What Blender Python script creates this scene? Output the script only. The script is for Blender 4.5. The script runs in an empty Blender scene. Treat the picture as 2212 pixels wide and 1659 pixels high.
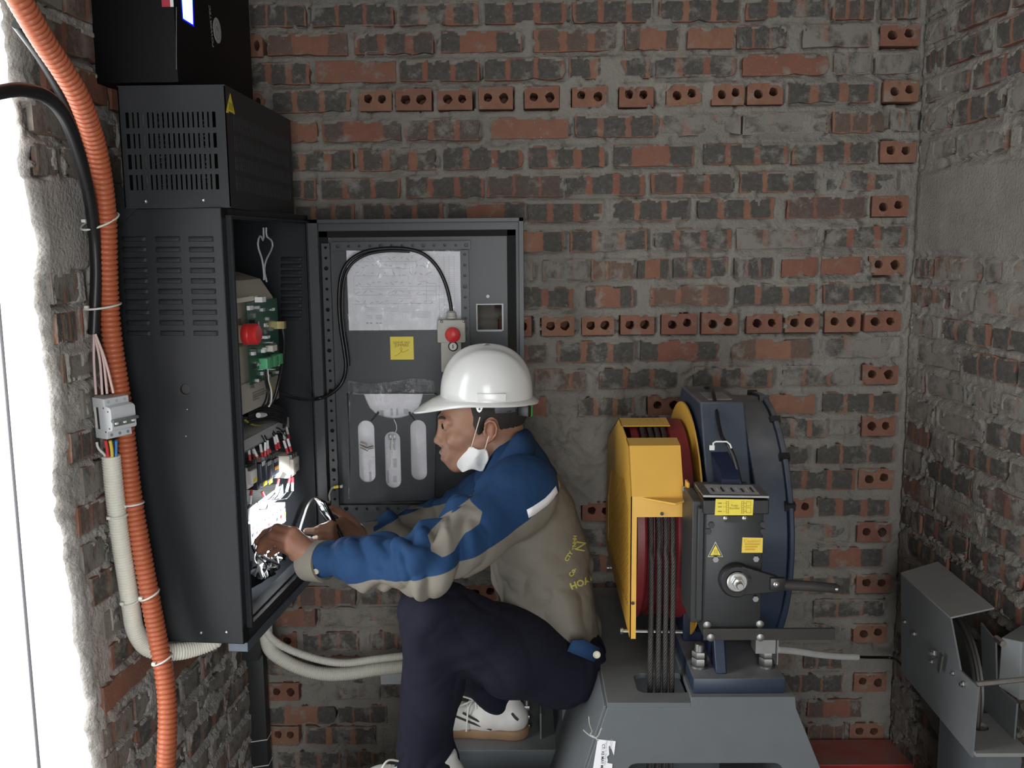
import bpy, bmesh, math, random
import numpy as np
from mathutils import Vector, Matrix

# ------------------------------------------------------------------ camera, world, light
FPX, CX, CY, W_IMG = 2050.0, 1106.0, 829.5, 2212.0
PITCH, ROLL, YAW = math.radians(8.28), 0.0095, 0.0118
CAM = Vector((0.0, 0.0, 1.65))
_f0 = Vector((-math.sin(YAW) * math.cos(PITCH), math.cos(YAW) * math.cos(PITCH), -math.sin(PITCH))).normalized()
_r0 = Vector((math.cos(YAW), math.sin(YAW), 0.0))
_u0 = _r0.cross(_f0).normalized()
CR = _r0 * math.cos(ROLL) - _u0 * math.sin(ROLL)
CU = _r0 * math.sin(ROLL) + _u0 * math.cos(ROLL)
CF = _f0
scene = bpy.context.scene
COL = scene.collection
cam_data = bpy.data.cameras.new('camera')
cam_data.sensor_width = 36.0
cam_data.lens = 36.0 * FPX / W_IMG
cam_data.clip_start = 0.05
cam = bpy.data.objects.new('camera', cam_data)
COL.objects.link(cam)
cam.matrix_world = Matrix(((CR.x, CU.x, -CF.x, CAM.x), (CR.y, CU.y, -CF.y, CAM.y), (CR.z, CU.z, -CF.z, CAM.z), (0, 0, 0, 1)))
scene.camera = cam

world = bpy.data.worlds.new('overcast_sky')
scene.world = world
world.use_nodes = True
_bg = world.node_tree.nodes['Background']
_bg.inputs['Color'].default_value = (0.95, 0.975, 1.0, 1)
_bg.inputs['Strength'].default_value = 1.0
scene.view_settings.view_transform = 'Standard'
scene.view_settings.look = 'None'
scene.view_settings.gamma = 1.0
scene.view_settings.use_curve_mapping = False
scene.view_settings.exposure = 2.95
TORCH_W = 4.0                                   # phone torch, watts
scene.cycles.max_bounces = 4
scene.cycles.diffuse_bounces = 3
scene.cycles.glossy_bounces = 2
scene.cycles.transparent_max_bounces = 8
scene.cycles.sample_clamp_indirect = 4.0

def portal(name, loc, size_x, size_y, direction):
    li = bpy.data.lights.new(name, 'AREA')
    li.shape = 'RECTANGLE'
    li.size, li.size_y = size_x, size_y
    li.cycles.is_portal = True
    o = bpy.data.objects.new(name, li)
    o.rotation_euler = Vector(direction).to_track_quat('-Z', 'Y').to_euler()
    o.location = loc
    COL.objects.link(o)

# ------------------------------------------------------------------ helpers
RNG = random.Random(7)

def ray(px, py):
    return CR * ((px - CX) / FPX) + CU * (-(py - CY) / FPX) + CF

def at(px, py, Y=None, X=None, Z=None):
    """world point on the sight line of a photo pixel at a known depth / side / height"""
    d = ray(px, py)
    if Y is not None: t = (Y - CAM.y) / d.y
    elif X is not None: t = (X - CAM.x) / d.x
    else: t = (Z - CAM.z) / d.z
    return CAM + d * t

def link(o, parent=None):
    COL.objects.link(o)
    if parent is not None:
        o.parent = parent
    return o

def tag(o, label=None, cat=None, group=None, kind=None):
    if label: o['label'] = label
    if cat: o['category'] = cat
    if group: o['group'] = group
    if kind: o['kind'] = kind
    return o

def empty(name, loc=(0, 0, 0), label=None, cat=None, group=None, rot=None):
    """a thing's root: an Empty; parts are then given in coordinates local to it"""
    o = bpy.data.objects.new(name, None)
    o.empty_display_size = 0.05
    o.location = loc
    if rot: o.rotation_euler = rot
    link(o)
    return tag(o, label, cat, group)

class MB:
    """collects shapes into one mesh"""
    def __init__(s):
        s.v, s.f, s.m = [], [], []
        s.mi = 0
    def add(s, verts, faces):
        n = len(s.v)
        s.v += [tuple(p) for p in verts]
        s.f += [tuple(i + n for i in f) for f in faces]
        s.m += [s.mi] * len(faces)
        return s
    def box(s, c, d, M=None):
        x, y, z = d[0] / 2, d[1] / 2, d[2] / 2
        vs = [Vector((a, b, e)) for a in (-x, x) for b in (-y, y) for e in (-z, z)]
        vs = [(M @ p if M else p) + Vector(c) for p in vs]
        return s.add(vs, [(0, 1, 3, 2), (4, 6, 7, 5), (0, 4, 5, 1), (2, 3, 7, 6), (0, 2, 6, 4), (1, 5, 7, 3)])
    def bbox(s, lo, hi):
        return s.box([(lo[i] + hi[i]) / 2 for i in range(3)], [abs(hi[i] - lo[i]) for i in range(3)])
    def hexa(s, p):
        """8 corner points: 4 of one face in order, then the 4 opposite"""
        return s.add(p, [(0, 3, 2, 1), (4, 5, 6, 7), (0, 1, 5, 4), (1, 2, 6, 5), (2, 3, 7, 6), (3, 0, 4, 7)])
    def rbox(s, c, d, b, M=None, seg=2):
        bm = bmesh.new()
        bmesh.ops.create_cube(bm, size=1)
        for v in bm.verts: v.co = Vector((v.co.x * d[0], v.co.y * d[1], v.co.z * d[2]))
        bmesh.ops.bevel(bm, geom=bm.edges[:], offset=b, segments=seg, profile=0.5, affect='EDGES')
        vs = [(M @ v.co if M else v.co) + Vector(c) for v in bm.verts]
        bm.verts.index_update()
        fs = [[v.index for v in f.verts] for f in bm.faces]
        bm.free()
        return s.add(vs, fs)
    def cyl(s, p0, p1, r0, r1=None, n=16, caps=True):
        return s.tube([p0, p1], [r0, r0 if r1 is None else r1], n, caps)
    def tube(s, pts, r, n=10, caps=True, closed=False):
        pts = [Vector(p) for p in pts]
        k = len(pts)
        rs = r if hasattr(r, '__len__') else [r] * k
        tang = []
        for i in range(k):
            a = pts[i - 1] if (i > 0 or closed) else pts[0]
            b = pts[(i + 1) % k] if (i < k - 1 or closed) else pts[-1]
            t = b - a
            tang.append(t.normalized() if t.length > 1e-9 else Vector((0, 0, 1)))
        up = Vector((0, 0, 1)) if abs(tang[0].z) < 0.9 else Vector((1, 0, 0))
        nrm = (up - tang[0] * up.dot(tang[0])).normalized()
        vs, fs = [], []
        for i in range(k):
            if i:
                q = tang[i - 1].rotation_difference(tang[i])
                nrm = q @ nrm
                nrm = (nrm - tang[i] * nrm.dot(tang[i])).normalized()
            bi = tang[i].cross(nrm)
            for j in range(n):
                a = 2 * math.pi * j / n
                vs.append(pts[i] + (nrm * math.cos(a) + bi * math.sin(a)) * rs[i])
        rng = k if closed else k - 1
        for i in range(rng):
            i2 = (i + 1) % k
            for j in range(n):
                j2 = (j + 1) % n
                fs.append((i * n + j, i * n + j2, i2 * n + j2, i2 * n + j))
        if caps and not closed:
            fs.append(tuple(range(n - 1, -1, -1)))
            fs.append(tuple((k - 1) * n + j for j in range(n)))
        return s.add(vs, fs)
    def prism(s, poly, axis, a0, a1):
        """extrude a polygon (list of 2-tuples in the other two axes, in xyz order) along an axis"""
        n = len(poly)
        def mk(p, a):
            q = list(p); q.insert(axis, a); return q
        vs = [mk(p, a0) for p in poly] + [mk(p, a1) for p in poly]
        fs = [tuple(range(n - 1, -1, -1)), tuple(range(n, 2 * n))]
        fs += [(i, (i + 1) % n, n + (i + 1) % n, n + i) for i in range(n)]
        return s.add(vs, fs)
    def lathe(s, prof, n=32, M=None, o=(0, 0, 0), cap0=True, cap1=True):
        """prof: (radius, height) about local z"""
        vs, fs = [], []
        for (r, h) in prof:
            for j in range(n):
                a = 2 * math.pi * j / n
                p = Vector((r * math.cos(a), r * math.sin(a), h))
                vs.append((M @ p if M else p) + Vector(o))
        for i in range(len(prof) - 1):
            for j in range(n):
                j2 = (j + 1) % n
                fs.append((i * n + j, i * n + j2, (i + 1) * n + j2, (i + 1) * n + j))
        if cap0: fs.append(tuple(range(n - 1, -1, -1)))
        if cap1: fs.append(tuple((len(prof) - 1) * n + j for j in range(n)))
        return s.add(vs, fs)
    def mesh(s, name, mats, smooth=0.6):
        me = bpy.data.meshes.new(name)
        me.from_pydata(s.v, [], s.f)
        for m in (mats if isinstance(mats, (list, tuple)) else [mats]):
            me.materials.append(m)
        if max(s.m, default=0) > 0:
            me.polygons.foreach_set('material_index', s.m)
        bm = bmesh.new(); bm.from_mesh(me)
        bmesh.ops.recalc_face_normals(bm, faces=bm.faces[:])
        bm.to_mesh(me); bm.free()
        if smooth:
            me.polygons.foreach_set('use_smooth', [True] * len(me.polygons))
            me.set_sharp_from_angle(angle=smooth)
        me.update()
        return me
    def build(s, name, mats, parent=None, smooth=0.6, loc=None, bevel=0):
        o = bpy.data.objects.new(name, s.mesh(name, mats, smooth))
        if bevel:
            b = o.modifiers.new('bevel', 'BEVEL')
            b.width = bevel; b.segments = 2; b.limit_method = 'ANGLE'; b.angle_limit = 0.7
        if loc is not None: o.location = loc
        return link(o, parent)

def np_object(name, verts, quads, mat, parent=None, smooth=True, tris=None):
    """fast mesh from numpy arrays (quads n x 4)"""
    me = bpy.data.meshes.new(name)
    me.vertices.add(len(verts))
    me.vertices.foreach_set('co', np.ascontiguousarray(verts, dtype=np.float32).ravel())
    nf = len(quads)
    me.loops.add(nf * 4); me.polygons.add(nf)
    me.loops.foreach_set('vertex_index', np.ascontiguousarray(quads, dtype=np.int32).ravel())
    me.polygons.foreach_set('loop_start', np.arange(0, nf * 4, 4, dtype=np.int32))
    me.polygons.foreach_set('loop_total', np.full(nf, 4, dtype=np.int32))
    if smooth: me.polygons.foreach_set('use_smooth', np.ones(nf, dtype=bool))
    me.update(calc_edges=True)
    me.validate()
    for m in (mat if isinstance(mat, (list, tuple)) else [mat]):
        me.materials.append(m)
    o = bpy.data.objects.new(name, me)
    return link(o, parent)

def spline(pts, n=8):
    """Catmull-Rom through points"""
    P = [Vector(p) for p in pts]
    P = [P[0] * 2 - P[1]] + P + [P[-1] * 2 - P[-2]]
    out = []
    for i in range(1, len(P) - 2):
        a, b, c, d = P[i - 1], P[i], P[i + 1], P[i + 2]
        for k in range(n):
            t = k / n
            out.append(0.5 * ((2 * b) + (c - a) * t + (2 * a - 5 * b + 4 * c - d) * t * t + (-a + 3 * b - 3 * c + d) * t ** 3))
    out.append(P[-2].copy())
    return out

def resample(pts, step):
    P = [Vector(p) for p in pts]
    out = [P[0].copy()]; acc = 0.0
    for a, b in zip(P[:-1], P[1:]):
        L = (b - a).length
        if L < 1e-9: continue
        t = step - acc
        while t <= L:
            out.append(a + (b - a) * (t / L)); t += step
        acc = (acc + L) % step
    return out

def value_noise(shape_pts, freq, seed):
    """smooth 3-D value noise at points (n,3), range -1..1"""
    p = np.asarray(shape_pts, dtype=np.float64) * freq
    i = np.floor(p).astype(np.int64); f = p - i
    u = f * f * (3 - 2 * f)
    def h(ix, iy, iz):
        n = (ix * 374761393 + iy * 668265263 + iz * 2147483647 + seed * 1274126177) & 0xFFFFFFFF
        n = ((n ^ (n >> 13)) * 1274126177) & 0xFFFFFFFF
        n = (n ^ (n >> 16)) & 0xFFFF
        return n / 32767.5 - 1.0
    r = 0
    for dx in (0, 1):
        wx = u[:, 0] if dx else 1 - u[:, 0]
        for dy in (0, 1):
            wy = u[:, 1] if dy else 1 - u[:, 1]
            for dz in (0, 1):
                wz = u[:, 2] if dz else 1 - u[:, 2]
                r = r + wx * wy * wz * h(i[:, 0] + dx, i[:, 1] + dy, i[:, 2] + dz)
    return r

def fbm(p, freq, seed, octv=3):
    r, a = 0, 1.0
    for k in range(octv):
        r = r + a * value_noise(p, freq * 2 ** k, seed + k * 17); a *= 0.5
    return r / 1.75

# ------------------------------------------------------------------ materials
MATS = {}
def nodes_of(name):
    m = bpy.data.materials.new(name); m.use_nodes = True
    nt = m.node_tree
    return m, nt, nt.nodes['Principled BSDF']

def mat(name, col, rough=0.5, metal=0.0, var=0.12, scale=30.0, bump=0.0, bscale=200.0, spec=0.5, dust=0.0, emit=None, estr=0.0, trans=0.0, alpha=1.0, coat=0.0):
    """procedural material: colour broken up by noise, optional fine relief and dust lying on top faces"""
    if name in MATS: return MATS[name]
    m, nt, b = nodes_of(name)
    L = nt.links.new
    tc = nt.nodes.new('ShaderNodeTexCoord')
    nz = nt.nodes.new('ShaderNodeTexNoise'); nz.inputs['Scale'].default_value = scale; nz.inputs['Detail'].default_value = 4
    L(tc.outputs['Object'], nz.inputs['Vector'])
    mx = nt.nodes.new('ShaderNodeMix'); mx.data_type = 'RGBA'
    mx.inputs['A'].default_value = tuple(c * (1 - var) for c in col) + (1,)
    mx.inputs['B'].default_value = tuple(min(1, c * (1 + var)) for c in col) + (1,)
    L(nz.outputs['Fac'], mx.inputs['Factor'])
    out = mx.outputs['Result']
    if dust:
        g = nt.nodes.new('ShaderNodeNewGeometry')
        sp = nt.nodes.new('ShaderNodeSeparateXYZ'); L(g.outputs['Normal'], sp.inputs[0])
        mr = nt.nodes.new('ShaderNodeMapRange'); mr.inputs['From Min'].default_value = 0.25; mr.inputs['From Max'].default_value = 0.95
        mr.inputs['To Max'].default_value = dust; L(sp.outputs['Z'], mr.inputs['Value'])
        n2 = nt.nodes.new('ShaderNodeTexNoise'); n2.inputs['Scale'].default_value = 14; L(tc.outputs['Object'], n2.inputs['Vector'])
        mm = nt.nodes.new('ShaderNodeMath'); mm.operation = 'MULTIPLY'; L(mr.outputs[0], mm.inputs[0]); L(n2.outputs['Fac'], mm.inputs[1])
        m2 = nt.nodes.new('ShaderNodeMix'); m2.data_type = 'RGBA'; L(mm.outputs[0], m2.inputs['Factor'])
        L(out, m2.inputs['A']); m2.inputs['B'].default_value = (0.30, 0.28, 0.25, 1)
        out = m2.outputs['Result']
    L(out, b.inputs['Base Color'])
    b.inputs['Roughness'].default_value = rough
    b.inputs['Metallic'].default_value = metal
    b.inputs['Specular IOR Level'].default_value = spec
    if coat: b.inputs['Coat Weight'].default_value = coat; b.inputs['Coat Roughness'].default_value = 0.08
    if trans: b.inputs['Transmission Weight'].default_value = trans
    if alpha < 1: b.inputs['Alpha'].default_value = alpha
    if emit: b.inputs['Emission Color'].default_value = tuple(emit) + (1,); b.inputs['Emission Strength'].default_value = estr
    if bump:
        nb = nt.nodes.new('ShaderNodeTexNoise'); nb.inputs['Scale'].default_value = bscale; nb.inputs['Detail'].default_value = 3
        L(tc.outputs['Object'], nb.inputs['Vector'])
        bp = nt.nodes.new('ShaderNodeBump'); bp.inputs['Strength'].default_value = bump; bp.inputs['Distance'].default_value = 0.002
        L(nb.outputs['Fac'], bp.inputs['Height']); L(bp.outputs['Normal'], b.inputs['Normal'])
    MATS[name] = m
    return m

def text_mesh(body, size, name='lettering', bold=0.0, align='CENTER', space=1.0):
    cu = bpy.data.curves.new(name, 'FONT')
    cu.body = body; cu.size = size; cu.align_x = align; cu.align_y = 'CENTER'; cu.offset = bold; cu.resolution_u = 2
    cu.space_character = space
    o = bpy.data.objects.new(name, cu); COL.objects.link(o)
    dg = bpy.context.evaluated_depsgraph_get()
    me = bpy.data.meshes.new_from_object(o.evaluated_get(dg))
    bpy.data.objects.remove(o); bpy.data.curves.remove(cu)
    return me

def text_on(body, size, origin, xdir, ydir, material, parent=None, name='lettering', bold=0.0, align='CENTER', lift=0.0006, space=1.0):
    """flat print: lettering laid on a surface given by origin, x and y directions"""
    me = text_mesh(body, size, name, bold, align, space)
    X = Vector(xdir).normalized(); Yv = Vector(ydir).normalized(); Z = X.cross(Yv)
    O = Vector(origin) + Z * lift
    for v in me.vertices:
        v.co = O + X * v.co.x + Yv * v.co.y
    me.materials.clear(); me.materials.append(material)
    o = bpy.data.objects.new(name, me)
    return link(o, parent)
# ------------------------------------------------------------------ brickwork
D = 2.65                                    # back wall
MORTAR = (0.265, 0.245, 0.215)

def mortar_mat(name, col):
    m, nt, b = nodes_of(name)
    L = nt.links.new
    tc = nt.nodes.new('ShaderNodeTexCoord')
    n1 = nt.nodes.new('ShaderNodeTexNoise'); n1.inputs['Scale'].default_value = 6; n1.inputs['Detail'].default_value = 8; n1.inputs['Roughness'].default_value = 0.65
    n2 = nt.nodes.new('ShaderNodeTexNoise'); n2.inputs['Scale'].default_value = 140; n2.inputs['Detail'].default_value = 4
    L(tc.outputs['Object'], n1.inputs['Vector']); L(tc.outputs['Object'], n2.inputs['Vector'])
    cr = nt.nodes.new('ShaderNodeValToRGB')
    cr.color_ramp.elements[0].position = 0.3; cr.color_ramp.elements[0].color = tuple(c * 0.78 for c in col) + (1,)
    cr.color_ramp.elements[1].position = 0.72; cr.color_ramp.elements[1].color = tuple(c * 1.16 for c in col) + (1,)
    L(n1.outputs['Fac'], cr.inputs[0]); L(cr.outputs[0], b.inputs['Base Color'])
    b.inputs['Roughness'].default_value = 0.95; b.inputs['Specular IOR Level'].default_value = 0.15
    bp = nt.nodes.new('ShaderNodeBump'); bp.inputs['Strength'].default_value = 0.9; bp.inputs['Distance'].default_value = 0.005
    L(n2.outputs['Fac'], bp.inputs['Height']); L(bp.outputs[0], b.inputs['Normal'])
    return m

def brick_mat(name, pattern, film):
    """fired clay: orange body, dark burnt squares (pattern 3, 2 or 0), cement film with its own shape"""
    m, nt, b = nodes_of(name)
    L = nt.links.new
    N = nt.nodes.new
    def math_(op, a, bb=None):
        n = N('ShaderNodeMath'); n.operation = op
        for i, q in enumerate((a, bb)):
            if q is None: continue
            if isinstance(q, (int, float)): n.inputs[i].default_value = q
            else: L(q, n.inputs[i])
        return n.outputs[0]
    def rng(v, a, c, lo, hi):
        n = N('ShaderNodeMapRange'); n.inputs['From Min'].default_value = a; n.inputs['From Max'].default_value = c
        n.inputs['To Min'].default_value = lo; n.inputs['To Max'].default_value = hi; L(v, n.inputs['Value']); return n.outputs[0]
    def mix(f, A, B):
        n = N('ShaderNodeMix'); n.data_type = 'RGBA'
        for k, q in (('Factor', f), ('A', A), ('B', B)):
            if isinstance(q, tuple): n.inputs[k].default_value = q + (1,)
            elif isinstance(q, (int, float)): n.inputs[k].default_value = q
            else: L(q, n.inputs[k])
        return n.outputs['Result']
    tc = N('ShaderNodeTexCoord'); oi = N('ShaderNodeObjectInfo')
    rnd = oi.outputs['Random']
    off = N('ShaderNodeVectorMath'); off.operation = 'ADD'; L(tc.outputs['Object'], off.inputs[0])
    cb = N('ShaderNodeCombineXYZ'); L(math_('MULTIPLY', rnd, 37.0), cb.inputs[2]); L(cb.outputs[0], off.inputs[1])
    vec = off.outputs[0]
    def noise(sc, det=4, rough=0.5):
        n = N('ShaderNodeTexNoise'); n.inputs['Scale'].default_value = sc; n.inputs['Detail'].default_value = det; n.inputs['Roughness'].default_value = rough
        L(vec, n.inputs['Vector']); return n.outputs['Fac']
    sp = N('ShaderNodeSeparateXYZ'); L(tc.outputs['Object'], sp.inputs[0])
    r2 = math_('FRACT', math_('MULTIPLY', rnd, 7.31)); r3 = math_('FRACT', math_('MULTIPLY', rnd, 13.7))
    body = mix(r2, (0.255, 0.108, 0.074), (0.30, 0.155, 0.098))
    body = mix(rng(noise(35, 6), 0.3, 0.75, 0, 0.55), body, (0.185, 0.09, 0.068))
    if pattern:
        wx = math_('ADD', sp.outputs[0], math_('MULTIPLY', math_('SUBTRACT', noise(60, 5), 0.5), 0.016))
        wx = math_('ADD', wx, math_('MULTIPLY', math_('SUBTRACT', r3, 0.5), 0.018))
        if pattern == 3:
            q = math_('FLOORED_MODULO', math_('ADD', wx, 0.114), 0.076)
            d = math_('ABSOLUTE', math_('SUBTRACT', q, 0.038))
        else:
            d = math_('ABSOLUTE', math_('SUBTRACT', math_('ABSOLUTE', wx), 0.083))
        hw = rng(rnd, 0, 1, 0.0255, 0.034)
        dark = rng(math_('SUBTRACT', d, hw), -0.0015, 0.002, 1, 0)
        yy = math_('ADD', math_('ABSOLUTE', sp.outputs[1]), math_('MULTIPLY', noise(45, 3), 0.01))
        dark = math_('MULTIPLY', dark, rng(yy, 0.030, 0.034, 1, 0))
        dark = math_('MULTIPLY', dark, rng(r3, 0, 0.2, 0.45, 1.0))
        dk = mix(noise(90, 5), (0.052, 0.050, 0.047), (0.125, 0.115, 0.10))
        body = mix(dark, body, dk)
    # cement film
    fl = rng(noise(16, 8, 0.7), 0.62 - 0.30 * film, 0.72 - 0.22 * film, 0, 0.92)
    fine = rng(noise(70, 6, 0.7), 0.5, 0.75, 0, 0.35 + 0.4 * film)
    body = mix(fine, body, (0.20, 0.185, 0.165))
    body = mix(fl, body, tuple(c * 0.95 for c in MORTAR))
    sk = rng(noise(240, 1), 0.74, 0.78, 0, 0.8)
    body = mix(sk, body, (0.36, 0.34, 0.31))
    L(body, b.inputs['Base Color'])
    b.inputs['Roughness'].default_value = 0.9; b.inputs['Specular IOR Level'].default_value = 0.2
    bp = N('ShaderNodeBump'); bp.inputs['Strength'].default_value = 0.5; bp.inputs['Distance'].default_value = 0.003
    L(noise(120, 5), bp.inputs['Height']); L(bp.outputs[0], b.inputs['Normal'])
    return m

M_MORTAR = mortar_mat('mortar', MORTAR)
BM = {'3': brick_mat('brick_three_burns', 3, 0.22), '2': brick_mat('brick_two_burns', 2, 0.18), 'p': brick_mat('brick_plain', 0, 0.2),
      's': brick_mat('brick_smeared', 3, 0.85), 'h': brick_mat('brick_header', 0, 0.2), 'x': brick_mat('brick_dull', 3, 0.45)}

def stretcher_mesh(seed, L_=0.22, H=0.058, T=0.05):
    r = random.Random(seed)
    nx, ny = 8, 3
    mb = MB()
    fr, bk = [], []
    for j in range(ny + 1):
        for i in range(nx + 1):
            x = -L_ / 2 + L_ * i / nx; y = -H / 2 + H * j / ny
            edge = i in (0, nx) or j in (0, ny)
            z = r.uniform(-0.001, 0.001) - (0.0025 if edge else 0)
            if edge:
                if r.random() < 0.18: x -= math.copysign(r.uniform(0.002, 0.006), x) * (i in (0, nx)); y -= math.copysign(r.uniform(0.002, 0.006), y) * (j in (0, ny)); z -= 0.002
                x += r.uniform(-.0012, .0012); y += r.uniform(-.0012, .0012)
            fr.append((x, y, z))
    ring = [i for i in range(nx + 1)] + [j * (nx + 1) + nx for j in range(1, ny + 1)] + [ny * (nx + 1) + i for i in range(nx - 1, -1, -1)] + [j * (nx + 1) for j in range(ny - 1, 0, -1)]
    back = [(fr[k][0] * 1.01, fr[k][1] * 1.03, -T) for k in ring]
    fs = [(j * (nx + 1) + i, j * (nx + 1) + i + 1, (j + 1) * (nx + 1) + i + 1, (j + 1) * (nx + 1) + i) for j in range(ny) for i in range(nx)]
    o = len(fr); n = len(ring)
    fs += [(ring[(k + 1) % n], ring[k], o + k, o + (k + 1) % n) for k in range(n)]
    mb.add(fr + back, fs)
    return mb.mesh('brick', BM['3'], smooth=0.9)

def header_mesh(seed, L_=0.096, H=0.058, T=0.10):
    """brick end with two round core holes that run in"""
    r = random.Random(seed); mb = MB()
    n = 12
    for s in (-1, 1):
        cx = s * 0.0215 + r.uniform(-.002, .002); cy = r.uniform(-.002, .004); rad = 0.0125 + r.uniform(-.0015, .001)
        x0, x1 = (-L_ / 2, 0) if s < 0 else (0, L_ / 2)
        circ, sq = [], []
        for k in range(n):
            a = 2 * math.pi * (k + 0.5) / n
            c, si = math.cos(a), math.sin(a)
            rr = rad * (1 + r.uniform(-.12, .12))
            circ.append((cx + rr * c, cy + rr * si, -0.001))
            tx = ((x1 - cx) / c if c > 0 else (x0 - cx) / c); ty = ((H / 2 - cy) / si if si > 0 else (-H / 2 - cy) / si)
            t = min(tx, ty)
            sq.append((min(max(cx + t * c, x0), x1), cy + t * si, -0.0015 + r.uniform(-.001, .001)))
        # snap square corners
        for (qx, qy) in ((x0, -H / 2), (x1, -H / 2), (x1, H / 2), (x0, H / 2)):
            k = min(range(n), key=lambda q: (sq[q][0] - qx) ** 2 + (sq[q][1] - qy) ** 2)
            sq[k] = (qx, qy, -0.003)
        deep = [(p[0], p[1], -T * 0.9) for p in circ]
        back = [(p[0], p[1], -T) for p in sq]
        fs = []
        for k in range(n):
            k2 = (k + 1) % n
            fs += [(k, k2, n + k2, n + k), (k2, k, 2 * n + k, 2 * n + k2), (n + k, n + k2, 3 * n + k2, 3 * n + k)]
        fs.append(tuple(range(2 * n, 3 * n)))
        mb.add(circ + sq + deep + back, fs)
    me = bpy.data.meshes.new('brick')
    me.from_pydata(mb.v, [], mb.f); me.materials.append(BM['h'])
    return me

ST_MESH = [stretcher_mesh(k) for k in range(10)]
HD_MESH = [header_mesh(50 + k) for k in range(6)]

def brick_wall(name, O, U, u0, u1, z0, z1, bricks, seed, res=0.006, plaster=(), rough_fn=None, jag=None, mortar=None, smear=1.0, label=None, shear=0.0):
    """heightfield of mortar with each brick a piece of its own; U runs along the wall, normal = U x up"""
    O = Vector(O); U = Vector(U).normalized(); Nn = U.cross(Vector((0, 0, 1)))
    nu, nz = int((u1 - u0) / res) + 1, int((z1 - z0) / res) + 1
    uu = np.linspace(u0, u1, nu); zz = np.linspace(z0, z1, nz)
    G, H = np.meshgrid(uu, zz)
    P = np.stack([G.ravel(), H.ravel(), np.full(G.size, seed * 3.1)], 1)
    base = -0.0055 + 0.0060 * fbm(P, 14, seed, 4) + 0.0042 * fbm(P, 60, seed + 5, 2)
    sm = fbm(P, 13, seed + 9, 4)
    crk = np.abs(fbm(P, 8, seed + 90, 3)); base = np.where(crk < 0.022, base - (0.010 if jag is None else 0.003), base)
    base = base.reshape(G.shape); sm = sm.reshape(G.shape)
    ins = np.full(G.shape, -1.0); thr = np.full(G.shape, 9.0); top = np.full(G.shape, 9.0); floor_ = np.full(G.shape, -0.02)
    sm2 = fbm(P, 38, seed + 71, 3).reshape(G.shape)
    crack = np.zeros(G.shape)
    r = random.Random(seed)
    for (a, b, c, d, t) in bricks:
        i0, i1 = np.searchsorted(uu, (a - 0.012, b + 0.012)); j0, j1 = np.searchsorted(zz, (c - 0.012, d + 0.012))
        if i1 <= i0 or j1 <= j0: continue
        gu, gz = G[j0:j1, i0:i1], H[j0:j1, i0:i1]
        dist = np.minimum(np.minimum(gu - a, b - gu), np.minimum(gz - c, d - gz))
        ins[j0:j1, i0:i1] = np.maximum(ins[j0:j1, i0:i1], dist)
        th = {'s': 0.22, 'x': 0.42, 'h': 0.7}.get(t, 0.62) + r.uniform(-.1, .12)
        sel = dist > -0.002
        thr[j0:j1, i0:i1] = np.where(sel, th, thr[j0:j1, i0:i1]); top[j0:j1, i0:i1] = np.where(sel, d - gz, top[j0:j1, i0:i1])
        if t == 'h': floor_[j0:j1, i0:i1] = np.where(sel, -0.105, floor_[j0:j1, i0:i1])
        if r.random() < 0.55:                                   # open crevice under the brick
            crack[j0:j1, i0:i1] += np.where((gz < c) & (gz > c - 0.007) & (gu > a) & (gu < b), 0.008, 0)
        if r.random() < 0.5:                                   # open head joint
            crack[j0:j1, i0:i1] += np.where((gu > b - .002) & (gu < b + 0.009) & (gz > c + 0.006) & (gz < d - r.uniform(0, .02)), 0.035, 0)
    inside = ins > 0.0
    over = inside & (sm * smear + np.where(ins < 0.008, 0.25, 0) > thr)
    lip = inside & (((top < 0.013) & (sm2 * 0.02 - top > -0.007)) | ((ins < 0.007) & (sm2 > 0.38)))
    h = np.where(inside, np.where(over | lip, 0.0014 + 0.002 * sm2, floor_), base - crack)
    if rough_fn is not None:
        h = rough_fn(G, H, h, P)
    for (pa, pb, pc, pd, ph) in plaster:
        wob = 0.02 * fbm(P, 9, seed + 31, 3).reshape(G.shape)
        m = (G + wob > pa) & (G + wob < pb) & (H + wob > pc) & (H + wob < pd)
        h = np.where(m, ph + 0.0012 * fbm(P, 20, seed + 40, 3).reshape(G.shape), h)
    Gx = G.copy()
    if jag is not None:
        w, side = jag
        k = 0.02 * fbm(np.stack([H.ravel() * 0 + seed, H.ravel(), H.ravel() * 0], 1), 9, seed + 3, 3).reshape(G.shape) + 0.008 * fbm(np.stack([H.ravel() * 0 + seed, H.ravel(), H.ravel() * 0], 1), 40, seed + 8, 2).reshape(G.shape)
        fall = np.clip(1 - (G - u0) / w, 0, 1) if side < 0 else np.clip(1 - (u1 - G) / w, 0, 1)
        Gx = G + k * fall + shear * (1.6 - H) * np.clip(1 - (G - u0) / 0.3, 0, 1)
        h = h - 0.016 * np.clip(fall * 2.2 - 1.2, 0, 1) ** 2
    X = O.x + U.x * Gx + Nn.x * h; Y = O.y + U.y * Gx + Nn.y * h
    V = np.stack([X.ravel(), Y.ravel(), H.ravel()], 1)
    idx = np.arange(nu * nz).reshape(nz, nu)
    Q = np.stack([idx[:-1, :-1].ravel(), idx[:-1, 1:].ravel(), idx[1:, 1:].ravel(), idx[1:, :-1].ravel()], 1)
    # thickness: a rim running back
    bd = np.concatenate([idx[0, :], idx[1:, -1], idx[-1, -2::-1], idx[-2:0:-1, 0]])
    back = V[bd] - np.array([Nn.x, Nn.y, 0]) * (0.24 if jag is None else 0.16) + np.array([U.x, U.y, 0]) * (0.0 if jag is None else 0.36)
    o0 = len(V); nb = len(bd)
    rim = np.stack([bd, o0 + np.arange(nb), o0 + (np.arange(nb) + 1) % nb, np.roll(bd, -1)], 1)
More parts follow.
